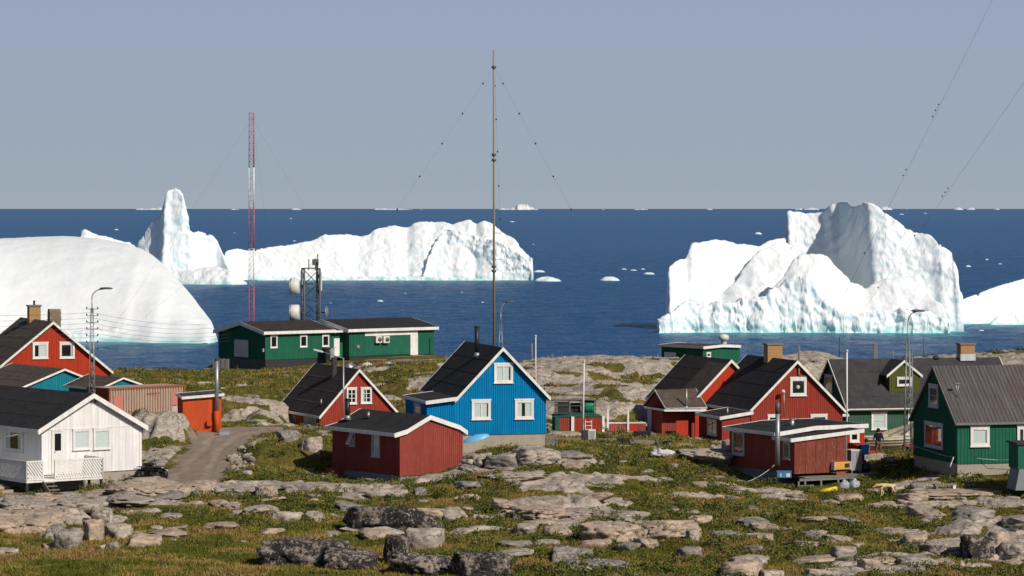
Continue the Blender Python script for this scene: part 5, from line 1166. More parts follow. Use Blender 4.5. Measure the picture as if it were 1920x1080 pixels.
x_ = h.F(617, 650)[0]; local_box(h, 'wall_vent', M['white_dull'], -.14, -.02, .15, .4, e[1] - 1.9, e[1] - 1.6)
# recessed entrance between the two halves, then the right half
x2 = h.F(655, 660, -.6)[0]; xend = h.F(813, 660, -.6)[0]
zb2 = h.F(700, 667, -.6)[1]
local_box(h, 'entrance_wall', M['green'], xr - .35, x2, .35, Ls - .5, zf, e[1] - .25); local_box(h, 'entrance_roof', M['white'], xr - .34, x2 + .2, -.15, 3, e[1] - .28, e[1] - .1)
door(h, 'F', (625.5, 634.5, 636, 667), off=.35, mat=M['white'])
e2 = h.F(656, 617.5, -.95); ap2 = h.S(603, 599, x2 - .35); dp = ap2[0]
rf2 = [(-.95, e2[1]), (dp, ap2[1]), (2 * dp + 1.2, e2[1] - .1)]
body(h, -.6, 2 * dp + .9, x2, xend, zb2, rf2, axis='x', wall=M['green'], ov=ov, batten=.17, fasc=.36, roofm=M['felt'], found=M['dark'], zfloor=-1.2)
zA = h.F(720, 620, -.62)[1]; local_box(h, 'trim_band', M['white'], h.F(684, 640, -.62)[0], h.F(783, 640, -.62)[0], -.66, -.623, h.F(720, 629, -.62)[1], e2[1] - .33)
door(h, 'F', (769, 627, 783, 667), off=-.6, mat=M['white'])
x_ = h.F(776, 660, -.6)[0]; local_box(h, 'step', M['wood'], x_ - .7, x_ + .6, -1.3, -.65, zb2 - .25, zb2 - .05)
local_box(h, 'flat_panel', M['green'], h.F(684, 640, -.62)[0] + .02, h.F(768, 640, -.62)[0], -.65, -.623, zb2 + .05, h.F(720, 631, -.62)[1])
for px in (707, 721):
    x_, z_ = h.F(px, 636.5, -.65); ac = MB().box(x_ - .36, x_ + .36, -1.0, -.66, z_ - .33, z_ + .33).build('air_conditioner', M['drum'], h.root, bevel=.02)
    MB().lathe([(0, 0), (.22, 0), (.22, .02), (0, .02)], n=14, M=Matrix.Translation((x_ + .08, -1.0, z_)) @ Matrix.Rotation(R(90), 4, 'X')).build('fan', M['steel_dark'], ac)
x_, z_ = h.F(671, 650, -.62); local_box(h, 'meter_box', M['steel'], x_ - .2, x_ + .15, -.72, -.623, z_ - .15, z_ + .15)
x_, z_ = h.F(806, 645, -.62); local_box(h, 'downpipe', M['green'], x_ - .05, x_ + .05, -.75, -.623, zb2, z_ + .6)
for i, (px, m, lab) in enumerate(((612, 'black', 'black wheeled bin left of the station door'), (619, 'grey', 'grey wheeled bin beside the station door'))):
    x_, z_ = h.F(px, 650, -.9); p = h.world(x_, -.9, zf - .1); q = empty('wheelie_bin', p, h.th, lab, 'bin'); MB().prism([(-.24, 0), (.24, 0), (.3, 1.0), (-.3, 1.0)], lambda u, v, w: (u, w, v), -.3, .3).build('body', M[m], q); MB().box(-.32, .32, -.34, .34, 1.001, 1.07).build('lid', M[m], q)
q = empty('pallet', P(416, 690, 296), R(-20), 'stack of grey timber pallets left of the station building', 'pallet')
for i in range(4): MB().box(-.1 + i * .42 - .8, .25 + i * .42 - .8, -.08, .08, -.1, .85).build('board', M['wood_grey'], q)
# ------------------------------------------------------------------ masts, poles, lamps and wires
def lattice(b_main, b_brace, c, z0, z1, w0, w1, panels, legs=4, r=.035, rb=.018):
    ang = [math.pi / legs + 2 * math.pi * k / legs for k in range(legs)]
    def pt(k, f): w = (w0 + (w1 - w0) * f) / (2 * math.sin(math.pi / legs)); return Vector((c[0] + w * math.cos(ang[k % legs]), c[1] + w * math.sin(ang[k % legs]), z0 + (z1 - z0) * f))
    for k in range(legs):
        b_main.tube(pt(k, 0), pt(k, 1), r, n=6)
        for i in range(panels):
            f0, f1 = i / panels, (i + 1) / panels; a, b_ = (k, k + 1) if i % 2 else (k + 1, k)
            b_brace.tube(pt(a, f0), pt(b_, f1), rb, n=4); b_brace.tube(pt(k, f1), pt(k + 1, f1), rb, n=4)
# telecom tower
c = P(583, 690, 316); gzv = 9.7
o = empty('telecom_tower', (c.x, c.y, gzv), R(12), 'grey lattice telecom tower with drum antennas behind the station building', 'tower')
zt = P(583, 503, 316).z - gzv; a = MB(); b = MB(); lattice(a, b, (0, 0), 0, zt, 1.55, 1.55, 6, r=.095, rb=.04); a.build('frame', M['steel_dark'], o); b.build('brace', M['steel_dark'], o)
cb = MB(); cb.box(.5, .72, -.1, .1, 0, zt + .6); cb.build('cable_ladder', M['dark'], o)
for px, z0, z1 in ((579, 486, 503), (596, 476, 503), (591, 484, 500)):
    q = P(px, z0, 316); x = q.x - c.x; ah = MB().tube((x, 0, zt - .2), (x, 0, q.z - gzv), .05, n=6).build('whip_antenna', M['dark'], o)
MB().box(.15, .75, -.1, .15, zt + .3, zt + .9).build('top_unit', M['steel_dark'], o); MB().box(.82, 1.05, -.4, -.2, zt - 2.2, zt - .4).build('panel_antenna', M['drum'], o); MB().box(-1.05, -.85, -.3, -.1, zt - 1.6, zt - .2).build('panel_antenna', M['steel'], o)
for py in (537, 586):
    q = P(551, py, 316); z = q.z - gzv; x = q.x - c.x; Mx = Matrix.Translation((x + .15, -.3, z)) @ Matrix.Rotation(R(-68), 4, 'Y') @ Matrix.Identity(4)
    Mx = Matrix.Translation((x, -.4, z)) @ Matrix.Rotation(R(-14), 4, 'Z') @ Matrix.Rotation(R(-90), 4, 'Y')
    d = MB().lathe([(0, .5), (.74, .5), (.8, .44), (.8, -.42), (.6, -.5), (0, -.5)], n=22, M=Mx).build('drum_antenna', M['drum'], o); MB().lathe([(.81, .36), (.83, .36), (.83, .28), (.81, .28)], n=22, M=Mx).build('rim', M['steel'], d)
    MB().tube((x + .5, -.3, z), (-.6, -.2, z), .08, n=8).build('bracket', M['steel_dark'], o)
q = P(611, 586, 316); Mx = Matrix.Translation((q.x - c.x, -.3, q.z - gzv)) @ Matrix.Rotation(R(72), 4, 'Z') @ Matrix.Rotation(R(90), 4, 'X')
MB().lathe([(.02, .22), (.35, .17), (.62, .04), (.66, 0), (.6, .03), (.33, .14), (.02, .18)], n=22, M=Mx).build('dish_antenna', M['steel'], o); MB().tube((q.x - c.x, -.2, q.z - gzv), (.6, 0, q.z - gzv), .05).build('bracket', M['steel_dark'], o)
# red and white mast
c = P(473, 640, 322); o = empty('radio_mast', (c.x, c.y, 9), 0, 'tall red and white banded lattice radio mast behind the station building', 'mast')
bands = [(212, 314, 'mast_red'), (314, 390, 'mast_white'), (390, 466, 'mast_red'), (466, 538, 'mast_white'), (538, 640, 'mast_red')]
for y0_, y1_, m in bands:
    z1_, z0_ = P(473, y0_, 322).z - 9, P(473, y1_, 322).z - 9; z0_ = max(z0_, -.5); a = MB(); lattice(a, a, (0, 0), z0_, z1_, .56, .56, max(3, int((z1_ - z0_) / .55)), legs=3, r=.038, rb=.018); a.build('mast_section', M[m], o)
for dx, dy in ((-16, -3), (14, 6), (2, 16)):
    for f in (.98, .55): g = MB(); g.tube((0, 0, (P(473, 212, 322).z - 9) * f), (dx, dy, .5), .005, n=4); g.build('guy_wire', M['steel_dark'], o)
# tall wooden pole with strut-insulator guys
Yp = 262.0; c = P(926.5, 640, Yp); zg = gz(c.x, c.y); o = empty('antenna_mast', (c.x, c.y, zg), 0, 'very tall slender wooden antenna pole rising behind the blue house', 'mast')
ztp = P(926, 94, Yp).z - zg; MB().tube((0, 0, -.5), (-.04, 0, ztp), .115, .07, 10).build('pole', M['wood_pole'], o)
for py in (126, 290, 300, 500, 508): z = P(926, py, Yp).z - zg; MB().tube((-.02, 0, z - .1), (-.02, 0, z + .1), .19, n=8).build('collar', M['steel_dark'], o)
for py in (437, 486): z = P(926, py, Yp).z - zg; MB().beam((0, 0, z), (.62, 0, z), .05).build('bracket', M['steel_dark'], o)
for p0, p1, dy in (((911, 148), (576, 640), -2), ((940, 149), (1205, 640), -2), ((930, 150), (947, 455), -35)):
    z0_ = P(926, 126, Yp).z - zg; Ya = Yp + dy
    if dy > -10: e = P(p1[0], p1[1], Ya) - Vector((c.x, c.y, zg)); 
    else: e = P(947, 640, 300) - Vector((c.x, c.y, zg))
    L = Vector((0, 0, z0_)); w = MB(); w.tube(L, e, .0045, n=4); w = w.build('guy_wire', M['steel_dark'], o)
    for f in (.06, .17, .28, .40, .52): q = L.lerp(e, f); MB().lathe([(0, -.09), (.07, -.05), (.07, .05), (0, .09)], q, 8).build('insulator', M['dark'], w)
# lattice street lamps
def lattice_lamp(px, Y, py_top_lattice, py_top, head_dx, label, w0=.5, arms=False, group=None):
    x = (px - 960) * Y / FPX; zg = gz(x, Y) - .2; o = empty('street_lamp', (x, Y, zg), 0, label, 'street lamp', group)
    zl = P(px, py_top_lattice, Y).z - zg; zt = P(px, py_top, Y).z - zg; sg = 1 if head_dx > 0 else -1
    a = MB(); b = MB(); lattice(a, b, (0, 0), 0, zl, w0, .14, int(zl / .55), r=.022, rb=.011); a.build('lattice_mast', M['steel'], o); b.build('brace', M['steel'], o)
    hd = head_dx * Y / FPX; pts = [(0, 0, zl - .3), (0, 0, zl + (zt - zl) * .55)]
    for k in range(1, 9): t = k / 8 * math.pi / 2; pts.append((hd * .75 * (1 - math.cos(t)), 0, zl + (zt - zl) * .55 + (zt - zl) * .42 * math.sin(t)))
    pts.append((hd * .82, 0, zt - .02)); a = MB(); a.path(pts, .035, 8); a.build('arm', M['steel'], o)
    MB().lathe([(0, -.05), (.1, -.05), (.14, .0), (.1, .07), (0, .09)], n=12, M=Matrix.Translation((hd * .98, 0, zt)) @ Matrix.Diagonal((3.2, 1, 1, 1)) ).build('lamp_head', M['steel_dark'], o)
    if arms:
        for i in range(7):
            z = zl - .05 - i * .42; q = MB(); q.beam((-.35, 0, z), (.38, 0, z), .035); q.build('crossarm', M['steel_dark'], o)
            for sx in (-.33, .36): MB().lathe([(0, 0), (.05, .02), (.03, .12), (0, .13)], (sx, 0, z + .018), 6).build('insulator', M['dark'], o)
    return o
lattice_lamp(172.5, 200, 578, 541, 27, 'street lamp on a lattice mast carrying wires in front of the domed iceberg', .42, True)
lattice_lamp(939, 258, 606, 566, 17, 'street lamp on a slim lattice mast behind the blue house', .40, False)
lattice_lamp(1702, 182, 640, 583, 20, 'street lamp on a lattice mast in front of the olive dormer', .44, False)
q = G(1702, 182); o = empty('radio_whip', (q.x + .22, q.y, q.z), 0, 'thin steel lattice ladder standing close against the lamp mast by the olive dormer', 'mast'); a = MB(); lattice(a, a, (0, 0), 0, P(1702, 655, 182).z - q.z, .16, .12, 26, legs=3, r=.014, rb=.008); a.build('lattice', M['steel'], o)
# wooden pole lamp before the small gabled house
q = G(644, 186, -.3); o = empty('street_lamp', q, 0, 'street lamp with a long pale head before the six paned windows', 'street lamp')
ztp = P(644, 671, 186).z - q.z; MB().tube((0, 0, 0), (0, 0, ztp), .055, .045, 8).build('pole', M['steel'], o); e = P(606, 660, 186) - q; MB().tube((0, 0, ztp - .03), e, .03, n=8).build('arm', M['steel'], o)
e2 = P(588, 655.5, 186) - q; MB().beam(e, e2, .12, .10).build('lamp_head', M['drum'], o, bevel=.02)
def pole(px, py0, py1, Y, r, mat, label, name='pole', cat='pole', cap=None, tilt=0, group=None, square=False):
    b_ = P(px, py1, Y); x = b_.x; zg = min(b_.z, gz(x, Y)) - .2; o = empty(name, (x, Y, zg), 0, label, cat, group); z = P(px, py0, Y).z - zg
    if square: MB().box(-r, r, -r, r, 0, z).build('shaft', M[mat], o)
    else: MB().tube((0, 0, 0), (tilt, 0, z), r, r * .8, 8).build('shaft', M[mat], o)
    if cap: MB().lathe([(0, 0), (r * 1.6, .03), (r * 1.4, .12), (0, .14)], (tilt, 0, z), 8).build('cap', M[cap], o)
    return o
pole(1093, 680, 792, 192, .05, 'white', 'white flagpole standing in front of the fuel tank enclosure', 'flagpole', 'flagpole', 'drum', .07)
pole(1004.5, 632, 715, 214, .045, 'white', 'white flagpole just right of the blue roof peak', 'flagpole', 'flagpole', 'drum')
pole(997, 644, 690, 254, .09, 'wood_grey', 'short wooden utility pole beside the thin white flagpole', 'utility_pole')
pole(1588, 660, 790, 188, .055, 'white', 'white flagpole between the large barn red house and the sage green one', 'flagpole', 'flagpole', 'drum')
pole(1036, 664, 682, 258, .08, 'wood_grey', 'left wooden fence post on the crest of the rocky hill', 'post', 'post', square=True); pole(1101, 668, 682, 258, .09, 'wood_grey', 'right wooden fence post on the crest of the rocky hill', 'post', 'post', square=True)
pole(1233, 663, 695, 262, .05, 'wood_grey', 'thin post at the shoreline left of the small green hut', 'post', 'post'); pole(837, 667, 680, 292, .07, 'wood_grey', 'stubby post right of the station building', 'post', 'post', square=True)
pole(1574, 632, 690, 262, .05, 'dark', 'thin dark post against the sea above the sage green roof', 'post', 'post'); pole(1641.5, 644, 690, 262, .16, 'wood_grey', 'thick double timber post against the sea above the sage green roof', 'post', 'post', square=True)
pole(1675, 657, 690, 262, .05, 'wood_grey', 'short thin post against the sea right of the thick double post', 'post', 'post'); pole(1732.5, 634, 690, 262, .06, 'steel_dark', 'tall thin post against the sea right of the dormer peak', 'post', 'post')
# leaning plank by the enclosure, with a small frame
pole(1104, 780, 838, 184, .03, 'wood', 'thin leaning stick rising from the grass near the flagpole', 'stick', 'stick', None, -.35)
def wire(name, p, q, sag, r, mat, label, cat='wire', group=None, n=14):
    p = Vector(p); q = Vector(q); b = MB(); mid = (p + q) / 2; pts = []
    for k in range(n + 1): t = k / n; v = p.lerp(q, t); v.z -= sag * 4 * t * (1 - t); pts.append(v - mid)
    b.path(pts, r, 4); o = b.build(name, M[mat], loc=mid); return tag(o, label, cat, group)
for i, (py, pe) in enumerate(((586, 603), (596, 611), (606, 619), (615, 626), (624, 632), (632, 638))):
    a_ = P(172.5, py, 200); wire('power_line', a_, P(430, pe, 296), .5, .008, 'steel_dark', ('topmost', 'second', 'third', 'fourth', 'fifth', 'lowest')[i] + ' of six thin wires running from the lattice lamp to the station building', 'wire', 'wires right of the lattice lamp')
    wire('power_line', a_, P(-260, py - 4, 190), .25, .008, 'steel_dark', ('topmost', 'second', 'third', 'fourth', 'fifth', 'lowest')[i] + ' of six thin wires running left from the lattice lamp over the vermilion roof', 'wire', 'wires left of the lattice lamp')
o = empty('antenna_mast', P(2060, 760, 238), 0, 'tall wooden pole outside the picture that holds the two long guy wires', 'mast'); MB().tube((0, 0, 0), (0, 0, 60), .16, .1, 8).build('pole', M['wood_pole'], o)
for (pa, pb, lab) in (((2060, -405), (1508, 700), 'long diagonal guy wire crossing in front of the peaked iceberg, the left and steeper one'), ((2060, -49), (1540, 690), 'long diagonal guy wire crossing in front of the peaked iceberg, the right and lower one')):
    a_ = P(*pa, 238); b_ = P(*pb, 232); w = wire('guy_wire', a_, b_, .25, .009, 'steel_dark', lab)
    mid = (a_ + b_) / 2
    for f in (.55, .56, .57, .66, .67, .8): v = a_.lerp(b_, f) - mid; MB().lathe([(0, -.07), (.05, -.03), (.05, .03), (0, .07)], v, 6).build('insulator', M['dark'], w)

# ------------------------------------------------------------------ enclosure with the green tank
h = House('enclosure', 1041, 812, 196, 4, 'low red enclosure with white corner posts in front of the rocky hill', 'enclosure')
Wd = h.F(1132, 812)[0]; zt = h.F(1040, 782)[1]; h.site(Wd, 2.4)
xg = h.F(1048, 800)[0]; xm = h.F(1074, 800)[0]
local_box(h, 'panel', M['green_dk'], 0, xg, 0, .06, 0, zt); 
n = 5
for i in range(n): u = xg + .02 + (xm - xg - .2) * i / n; local_box(h, 'panel', M['red_dark'], u, u + (xm - xg - .2) / n - .015, .05, .09, 0, zt - .04)
for i in range(8): u = xm + .09; w_ = (Wd - .12 - u) / 8; local_box(h, 'panel', M['red'], u + i * w_, u + (i + 1) * w_ - .015, 0, .04, 0, zt - .03)
local_box(h, 'post', M['white'], xm - .1, xm + .08, -.06, .12, -.1, zt + .02); local_box(h, 'post', M['white'], Wd - .11, Wd + .05, -.06, .12, -.1, zt + .05)
local_box(h, 'side_panel', M['green_dk'], 0, .06, .061, 2.3, 0, zt - .02); local_box(h, 'side_panel', M['red'], Wd - .06, Wd, .121, 2.3, 0, zt - .03); local_box(h, 'back_panel', M['red_dark'], 0, Wd, 2.31, 2.36, 0, zt)
MB().prism([(-.1, zt + .03), (Wd * .4, zt + .12), (Wd * .7, zt + .14), (Wd - .1, zt + .03), (Wd - .1, zt), (-.1, zt)], lambda u, v, w: (u, w, v), .13, 2.3).build('roof', M['green_dk'], h.root)
# open rack on top of it
p = h.world(h.F(1045, 780)[0], .6, zt + .1); o = empty('rack', p, h.th, 'open dark metal rack with a tarpaulin roof standing on the red enclosure', 'rack'); W2 = 74 / 30.6; H2 = .86
b = MB()
for x in (0, .85, 1.55, W2): 
    for y in (0, 1.0): b.box(x - .025, x + .025, y - .025, y + .025, 0, H2)
for z in (.1, .55, H2): b.box(0, W2, -.025, .025, z - .025, z + .02); b.box(0, W2, .975, 1.025, z - .025, z + .02)
b.build('frame', M['steel_dark'], o); MB().prism([(-.1, H2 + .03), (W2 * .5, H2 + .1), (W2 + .1, H2 + .04), (W2 + .1, H2 + .01), (W2 * .5, H2 + .07), (-.1, H2)], lambda u, v, w: (u, w, v), -.1, 1.1).build('roof_sheet', M['wood_grey'], o)
MB().box(.06, .8, .04, .07, .1, .8).build('net_panel', M['dark'], o); MB().box(.9, 1.5, .5, .54, .15, .7).build('back_board', M['dark'], o)
p = h.world(h.F(1106, 765)[0], 1.0, zt + .14 + .42); o = empty('fuel_tank', p, h.th, 'round green fuel tank lying under the rack on the red enclosure', 'tank')
Mx = Matrix.Rotation(R(90), 4, 'Y'); MB().lathe([(0, -.36), (.3, -.36), (.40, -.3), (.42, -.1), (.42, .1), (.40, .3), (.3, .36), (0, .36)], n=20, M=Mx).build('barrel', M['tank_green'], o)
for z in (-.18, .18): MB().lathe([(.425, z - .02), (.44, z), (.425, z + .02)], n=20, M=Mx).build('rib', M['tank_green'], o)
MB().box(-.3, .3, -.25, .25, -.46, -.38).build('cradle', M['dark'], o)
# low fence to its right
h = House('fence', 1138, 809, 197, 3, 'low dark red board fence with two tall white posts left of the porch house', 'fence')
z1 = h.F(1138, 794)[1]; xA_ = h.F(1176, 800)[0]; xB = h.F(1211, 800)[0]; n = 9
for i in range(n): local_box(h, 'plank', M['red_dark'], xA_ * i / n + .01, xA_ * (i + 1) / n - .01, 0, .03, 0, z1 - .02)
for i in range(4): w_ = (xB - xA_ - .1) / 8; local_box(h, 'plank', M['red_bright'], xA_ + .1 + i * w_, xA_ + .09 + (i + 1) * w_, 0, .03, 0, z1 + .02)
for i in range(4, 8): local_box(h, 'plank', M['red_dark'], xA_ + .1 + i * w_, xA_ + .09 + (i + 1) * w_, 0, .03, 0, z1 + .05)
local_box(h, 'rail', M['white'], 0, xB, -.03, .05, z1, z1 + .07)
local_box(h, 'post', M['white'], 0, .11, -.07, .05, 0, h.F(1139, 767)[1]); local_box(h, 'post', M['white'], xA_, xA_ + .11, -.07, .05, 0, h.F(1177, 768)[1])
h.site(xB, .3)
# odds and ends on the grass there
def boxy(name, px, Y, rz, label, cat, parts, dz=0, lean=0):
    q = G(px, Y, dz); o = empty(name, q, R(rz), label, cat); o.rotation_euler.x = R(lean)
    for nm, m, d in parts: MB().box(*d).build(nm, M[m], o, bevel=.008)
    return o
boxy('radiator', 1104, 181.5, 12, 'white ribbed panel with a dark side standing on the grass by the small road', 'panel', [('casing', 'dark', (-.38, -.1, -.1, .25, 0, .62)), ('front', 'drum', (-.06, .36, -.18, -.11, 0, .68)), ('grille', 'grey', (.0, .3, -.2, -.181, .07, .6))], .02, 0)
boxy('crate', 1169, 182.5, 5, 'low black crate lying on the small road', 'crate', [('base', 'black', (-.36, .36, -.25, .25, 0, .28)), ('rim', 'dark', (-.38, .38, -.27, .27, .281, .34))], .02)
boxy('crate', 1204, 190, 5, 'black box at the foot of the grey white corner of the porch house', 'crate', [('base', 'black', (-.45, .5, -.25, .25, 0, .38)), ('lid', 'dark', (-.2, -.16, -.28, -.251, 0, .4))], .02)
boxy('ladder', 1098, 188, 3, 'short white stepladder leaning at the enclosure behind the flagpole', 'ladder', [('rail', 'white', (-.02, .02, 0, .05, 0, .95)), ('rail', 'white', (.34, .38, 0, .05, 0, .95))] + [('rung', 'white', (.02, .34, 0, .04, .15 + i * .22, .19 + i * .22)) for i in range(4)], .05, -4)
# light blue upturned kayak against the foundation
q = P(893, 824, 169.6); o = empty('kayak', (q.x, q.y, q.z - .3), R(4), 'light blue upturned small boat lying by the foundation of the blue house', 'boat')
vs, fs = [], []; n = 14
for i in range(n + 1):
    t = i / n; w_ = .34 * math.sin(math.pi * min(1, max(0.02, t * .93 + .05))) ** .6; hh = .30 * math.sin(math.pi * (t * .9 + .06)) ** .5; lift = .12 + .34 * (t ** 1.4)
    for k in range(7): a_ = math.pi * k / 6; vs.append(((t - .5) * 1.35, -w_ * math.cos(a_), lift + hh * math.sin(a_)))
for i in range(n):
    for k in range(6): fs.append((i * 7 + k, i * 7 + k + 1, i * 7 + 8 + k, i * 7 + 7 + k))
MB().add(vs, fs, True).build('hull', M['sky_blue'], o); MB().box(-.1, .35, -.03, .03, .5, .56).build('keel', M['sky_blue'], o)
# ragged white tarpaulin with planks on the rock
q = G(1241, 172.5, .02); o = empty('tarpaulin', q, 0, 'crumpled white tarpaulin on the rock below the porch house', 'tarpaulin')
lump('sheet', M['white_dull'], o, .62, .35, .2, 31, .75, 4, -.05, 3.2)
q = G(1231, 176, 0); o = empty('board', q, 0, 'weathered grey plank leaning beside the white tarpaulin', 'plank'); MB().beam((-.25, 0, 1.15), (.35, 0, 0), .12, .05).build('plank', M['wood_grey'], o); MB().beam((-.12, .05, .95), (.1, .05, .0), .07, .04).build('strut', M['wood_grey'], o)
q = G(1252, 182, .02); o = empty('sack', q, 0, 'black plastic sack on the grass left of the pale planks', 'bag'); lump('sack', M['black'], o, .32, .3, .16, 41, .3)
q = G(1280, 182.5, .05); o = empty('timber', q, R(10), 'pale yellow planks lying on the grass below the vermilion porch', 'planks')
for i in range(3): MB().box(-.5 + i * .15, .55, -.3 + i * .2, -.15 + i * .2, .04 * i, .04 * i + .05).build('plank', M['wood_pole'], o)
for i, px in enumerate((1297, 1320, 1327)): q = G(px, 181, 0); o = empty('stump', q, 0, ('short pale timber block, leftmost of three by the barn red annex', 'short pale timber block, middle of three by the barn red annex', 'short pale timber block, rightmost of three by the barn red annex')[i], 'block'); MB().box(-.1, .1, -.1, .1, 0, .32).build('block', M['wood_pole'], o, bevel=.02)
# rusty bicycle wreck
q = G(1322, 168.0, .05); o = empty('bicycle', q, R(8), 'dark bicycle lying on its side on the bare rock', 'bicycle')
for x, nm in ((-.5, 'wheel'), (.5, 'wheel')):
    Mx = Matrix.Translation((x, 0, .12)) @ Matrix.Rotation(R(28), 4, 'X') @ Matrix.Rotation(R(14 if x > 0 else -6), 4, 'Y'); b = MB(); b.lathe([(.30, -.02), (.33, 0), (.30, .02), (.28, 0), (.30, -.02)], n=20, M=Mx); b.build(nm, M['black'], o)
b = MB(); pts = {'a': (-.5, 0, .12), 'b': (-.05, .05, .1), 'c': (-.15, .1, .38), 'd': (.32, .1, .36), 'e': (.5, 0, .14), 'f': (.28, .1, .5)}
for i, j in ('ab', 'bc', 'cd', 'bd', 'de', 'ac', 'df'): b.tube(pts[i], pts[j], .025, n=6)
b.build('bicycle_frame', M['dark'], o); MB().beam((.15, .1, .5), (.42, .1, .56), .03).build('handlebar', M['dark'], o); MB().box(-.28, -.04, .05, .17, .4, .46).build('saddle', M['black'], o)
# pipe from the shed flue down to the left
wire('hose', P(1452, 872, 167.5), P(1402, 903, 166), .1, .02, 'white_dull', 'thin pale hose running down to the rock from the dark red shed', 'hose')

# ------------------------------------------------------------------ boat, people, cart behind the right shed
h = House('rowing_boat', 1622, 852, 191, 9, 'cream clinker built boat on land in front of the sage green house', 'boat')
Lb = h.F(1716, 850)[0]; Hh = 1.1; vs, fs = [], []; n = 20; m = 7; seams = []
for side in (0, 1):
    for i in range(n + 1):
        t = i / n; hw = .95 * math.sin(math.pi * min(1, .08 + .78 * t) ) ** .55; sh = Hh * (.86 + .10 * (1 - t)); 
        sh = Hh * (.90 + .25 * (t - .3) ** 2)
        for k in range(m):
            f = k / (m - 1); prof = math.sin(f * math.pi / 2) ** .7; y = 1.0 - hw * prof if side == 0 else 1.0 + hw * prof; vs.append((t * Lb * 1.15, y - (.018 * (k % 2)) * (1 if side == 0 else -1), f * sh))
base = (n + 1) * m
for side in (0, 1):
    for i in range(n):
        for k in range(m - 1): a_ = side * base + i * m + k; fs.append((a_, a_ + m, a_ + m + 1, a_ + 1))
for i in range(n): a_ = i * m + m - 1; fs.append((a_, a_ + m, base + a_ + m, base + a_))
for i in (0, n):
    for k in range(m - 1): a_ = i * m + k; fs.append((a_, a_ + 1, base + a_ + 1, base + a_))
MB().add(vs, fs, False).build('hull', M['boat_cream'], h.root)
for k in range(1, m): b = MB(); 
for k in range(2, m):
    b = MB()
    for i in range(n): 
        p_, q_ = Vector(vs[i * m + k]), Vector(vs[(i + 1) * m + k]); b.beam(p_ - Vector((0, .02, 0)), q_ - Vector((0, .02, 0)), .03, .025)
    b.build('strake', M['wood_pole'] if k < m - 1 else M['white'], h.root)
local_box(h, 'antifouling', plain('red_antifouling', (.5, .02, .015), .5), .05, 1.15, .05, .12, -.25, .22)
MB().prism([(.9, 1.02), (Lb * .8, 1.0), (Lb * 1.1, 1.75), (Lb * 1.1, 1.05)], lambda u, v, w: (u, w, v), .55, 1.6).build('foredeck', M['boat_cream'], h.root)
MB().beam((Lb * .52, .5, 1.05), (Lb * 1.12, .5, 1.85), .07, .09).build('handrail', M['wood_grey'], h.root); h.site(Lb, 2)
q = G(1703, 183); zc = P(1703, 852, 183).z; o = empty('handcart', (q.x, q.y, zc), R(8), 'orange handcart with a dark opening and two thin uprights beside the bottle green house', 'cart')
b = MB(); b.box(-.28, .3, -.25, .25, .5, .58); b.box(.2, .3, -.25, .25, .05, .5); b.box(-.28, -.24, -.25, .25, .05, .5); b.box(-.24, .2, -.25, .25, .05, .1); b.build('box_body', M['orange'], o); MB().box(-.24, .2, .1, .2, .1, .5).build('inner_panel', M['dark'], o); b = MB(); b.beam((-.24, -.2, .58), (-.24, -.2, 1.02), .025); b.beam((.22, -.2, .58), (.24, -.2, 1.0), .025); b.build('handle', M['dark'], o)
for x in (-.2, .22): MB().lathe([(0, -.03), (.11, -.03), (.11, .03), (0, .03)], n=12, M=Matrix.Translation((x, -.28, .08)) @ Matrix.Rotation(R(90), 4, 'X')).build('wheel', M['black'], o)

def skinned(name, mat, pts, edges, parent, sub=2):
    """one smooth body grown over a skeleton: pts {key: (x, y, z, radius)}; the first key is the root"""
    keys = list(pts); me = bpy.data.meshes.new(name); me.from_pydata([pts[k][:3] for k in keys], [(keys.index(a), keys.index(b)) for a, b in edges], [])
    o = bpy.data.objects.new(name, me); link(o, parent); o.modifiers.new('skin', 'SKIN'); sl = me.skin_vertices[0].data
    for i, k in enumerate(keys): r = pts[k][3]; sl[i].radius = r if isinstance(r, tuple) else (r, r); sl[i].use_root = i == 0
    o.modifiers['skin'].use_smooth_shade = True; s_ = o.modifiers.new('sub', 'SUBSURF'); s_.levels = s_.render_levels = sub; me.materials.append(mat); return o
M['skin'] = plain('skin', (.32, .19, .13), .6, var=.05); M['navy'] = plain('navy_jacket', (.012, .014, .028), .9, .1, scale=20); M['trousers'] = plain('brown_trousers', (.15, .10, .07), .9, .1, scale=20); M['trousers_dk'] = plain('charcoal_trousers', (.03, .03, .035), .9, .1)
M['hair'] = plain('dark_hair', (.01, .008, .007), .7); M['pink'] = plain('pink_hood', (.45, .03, .10), .8); M['grey_shirt'] = plain('dusky_jumper', (.16, .10, .11), .9)
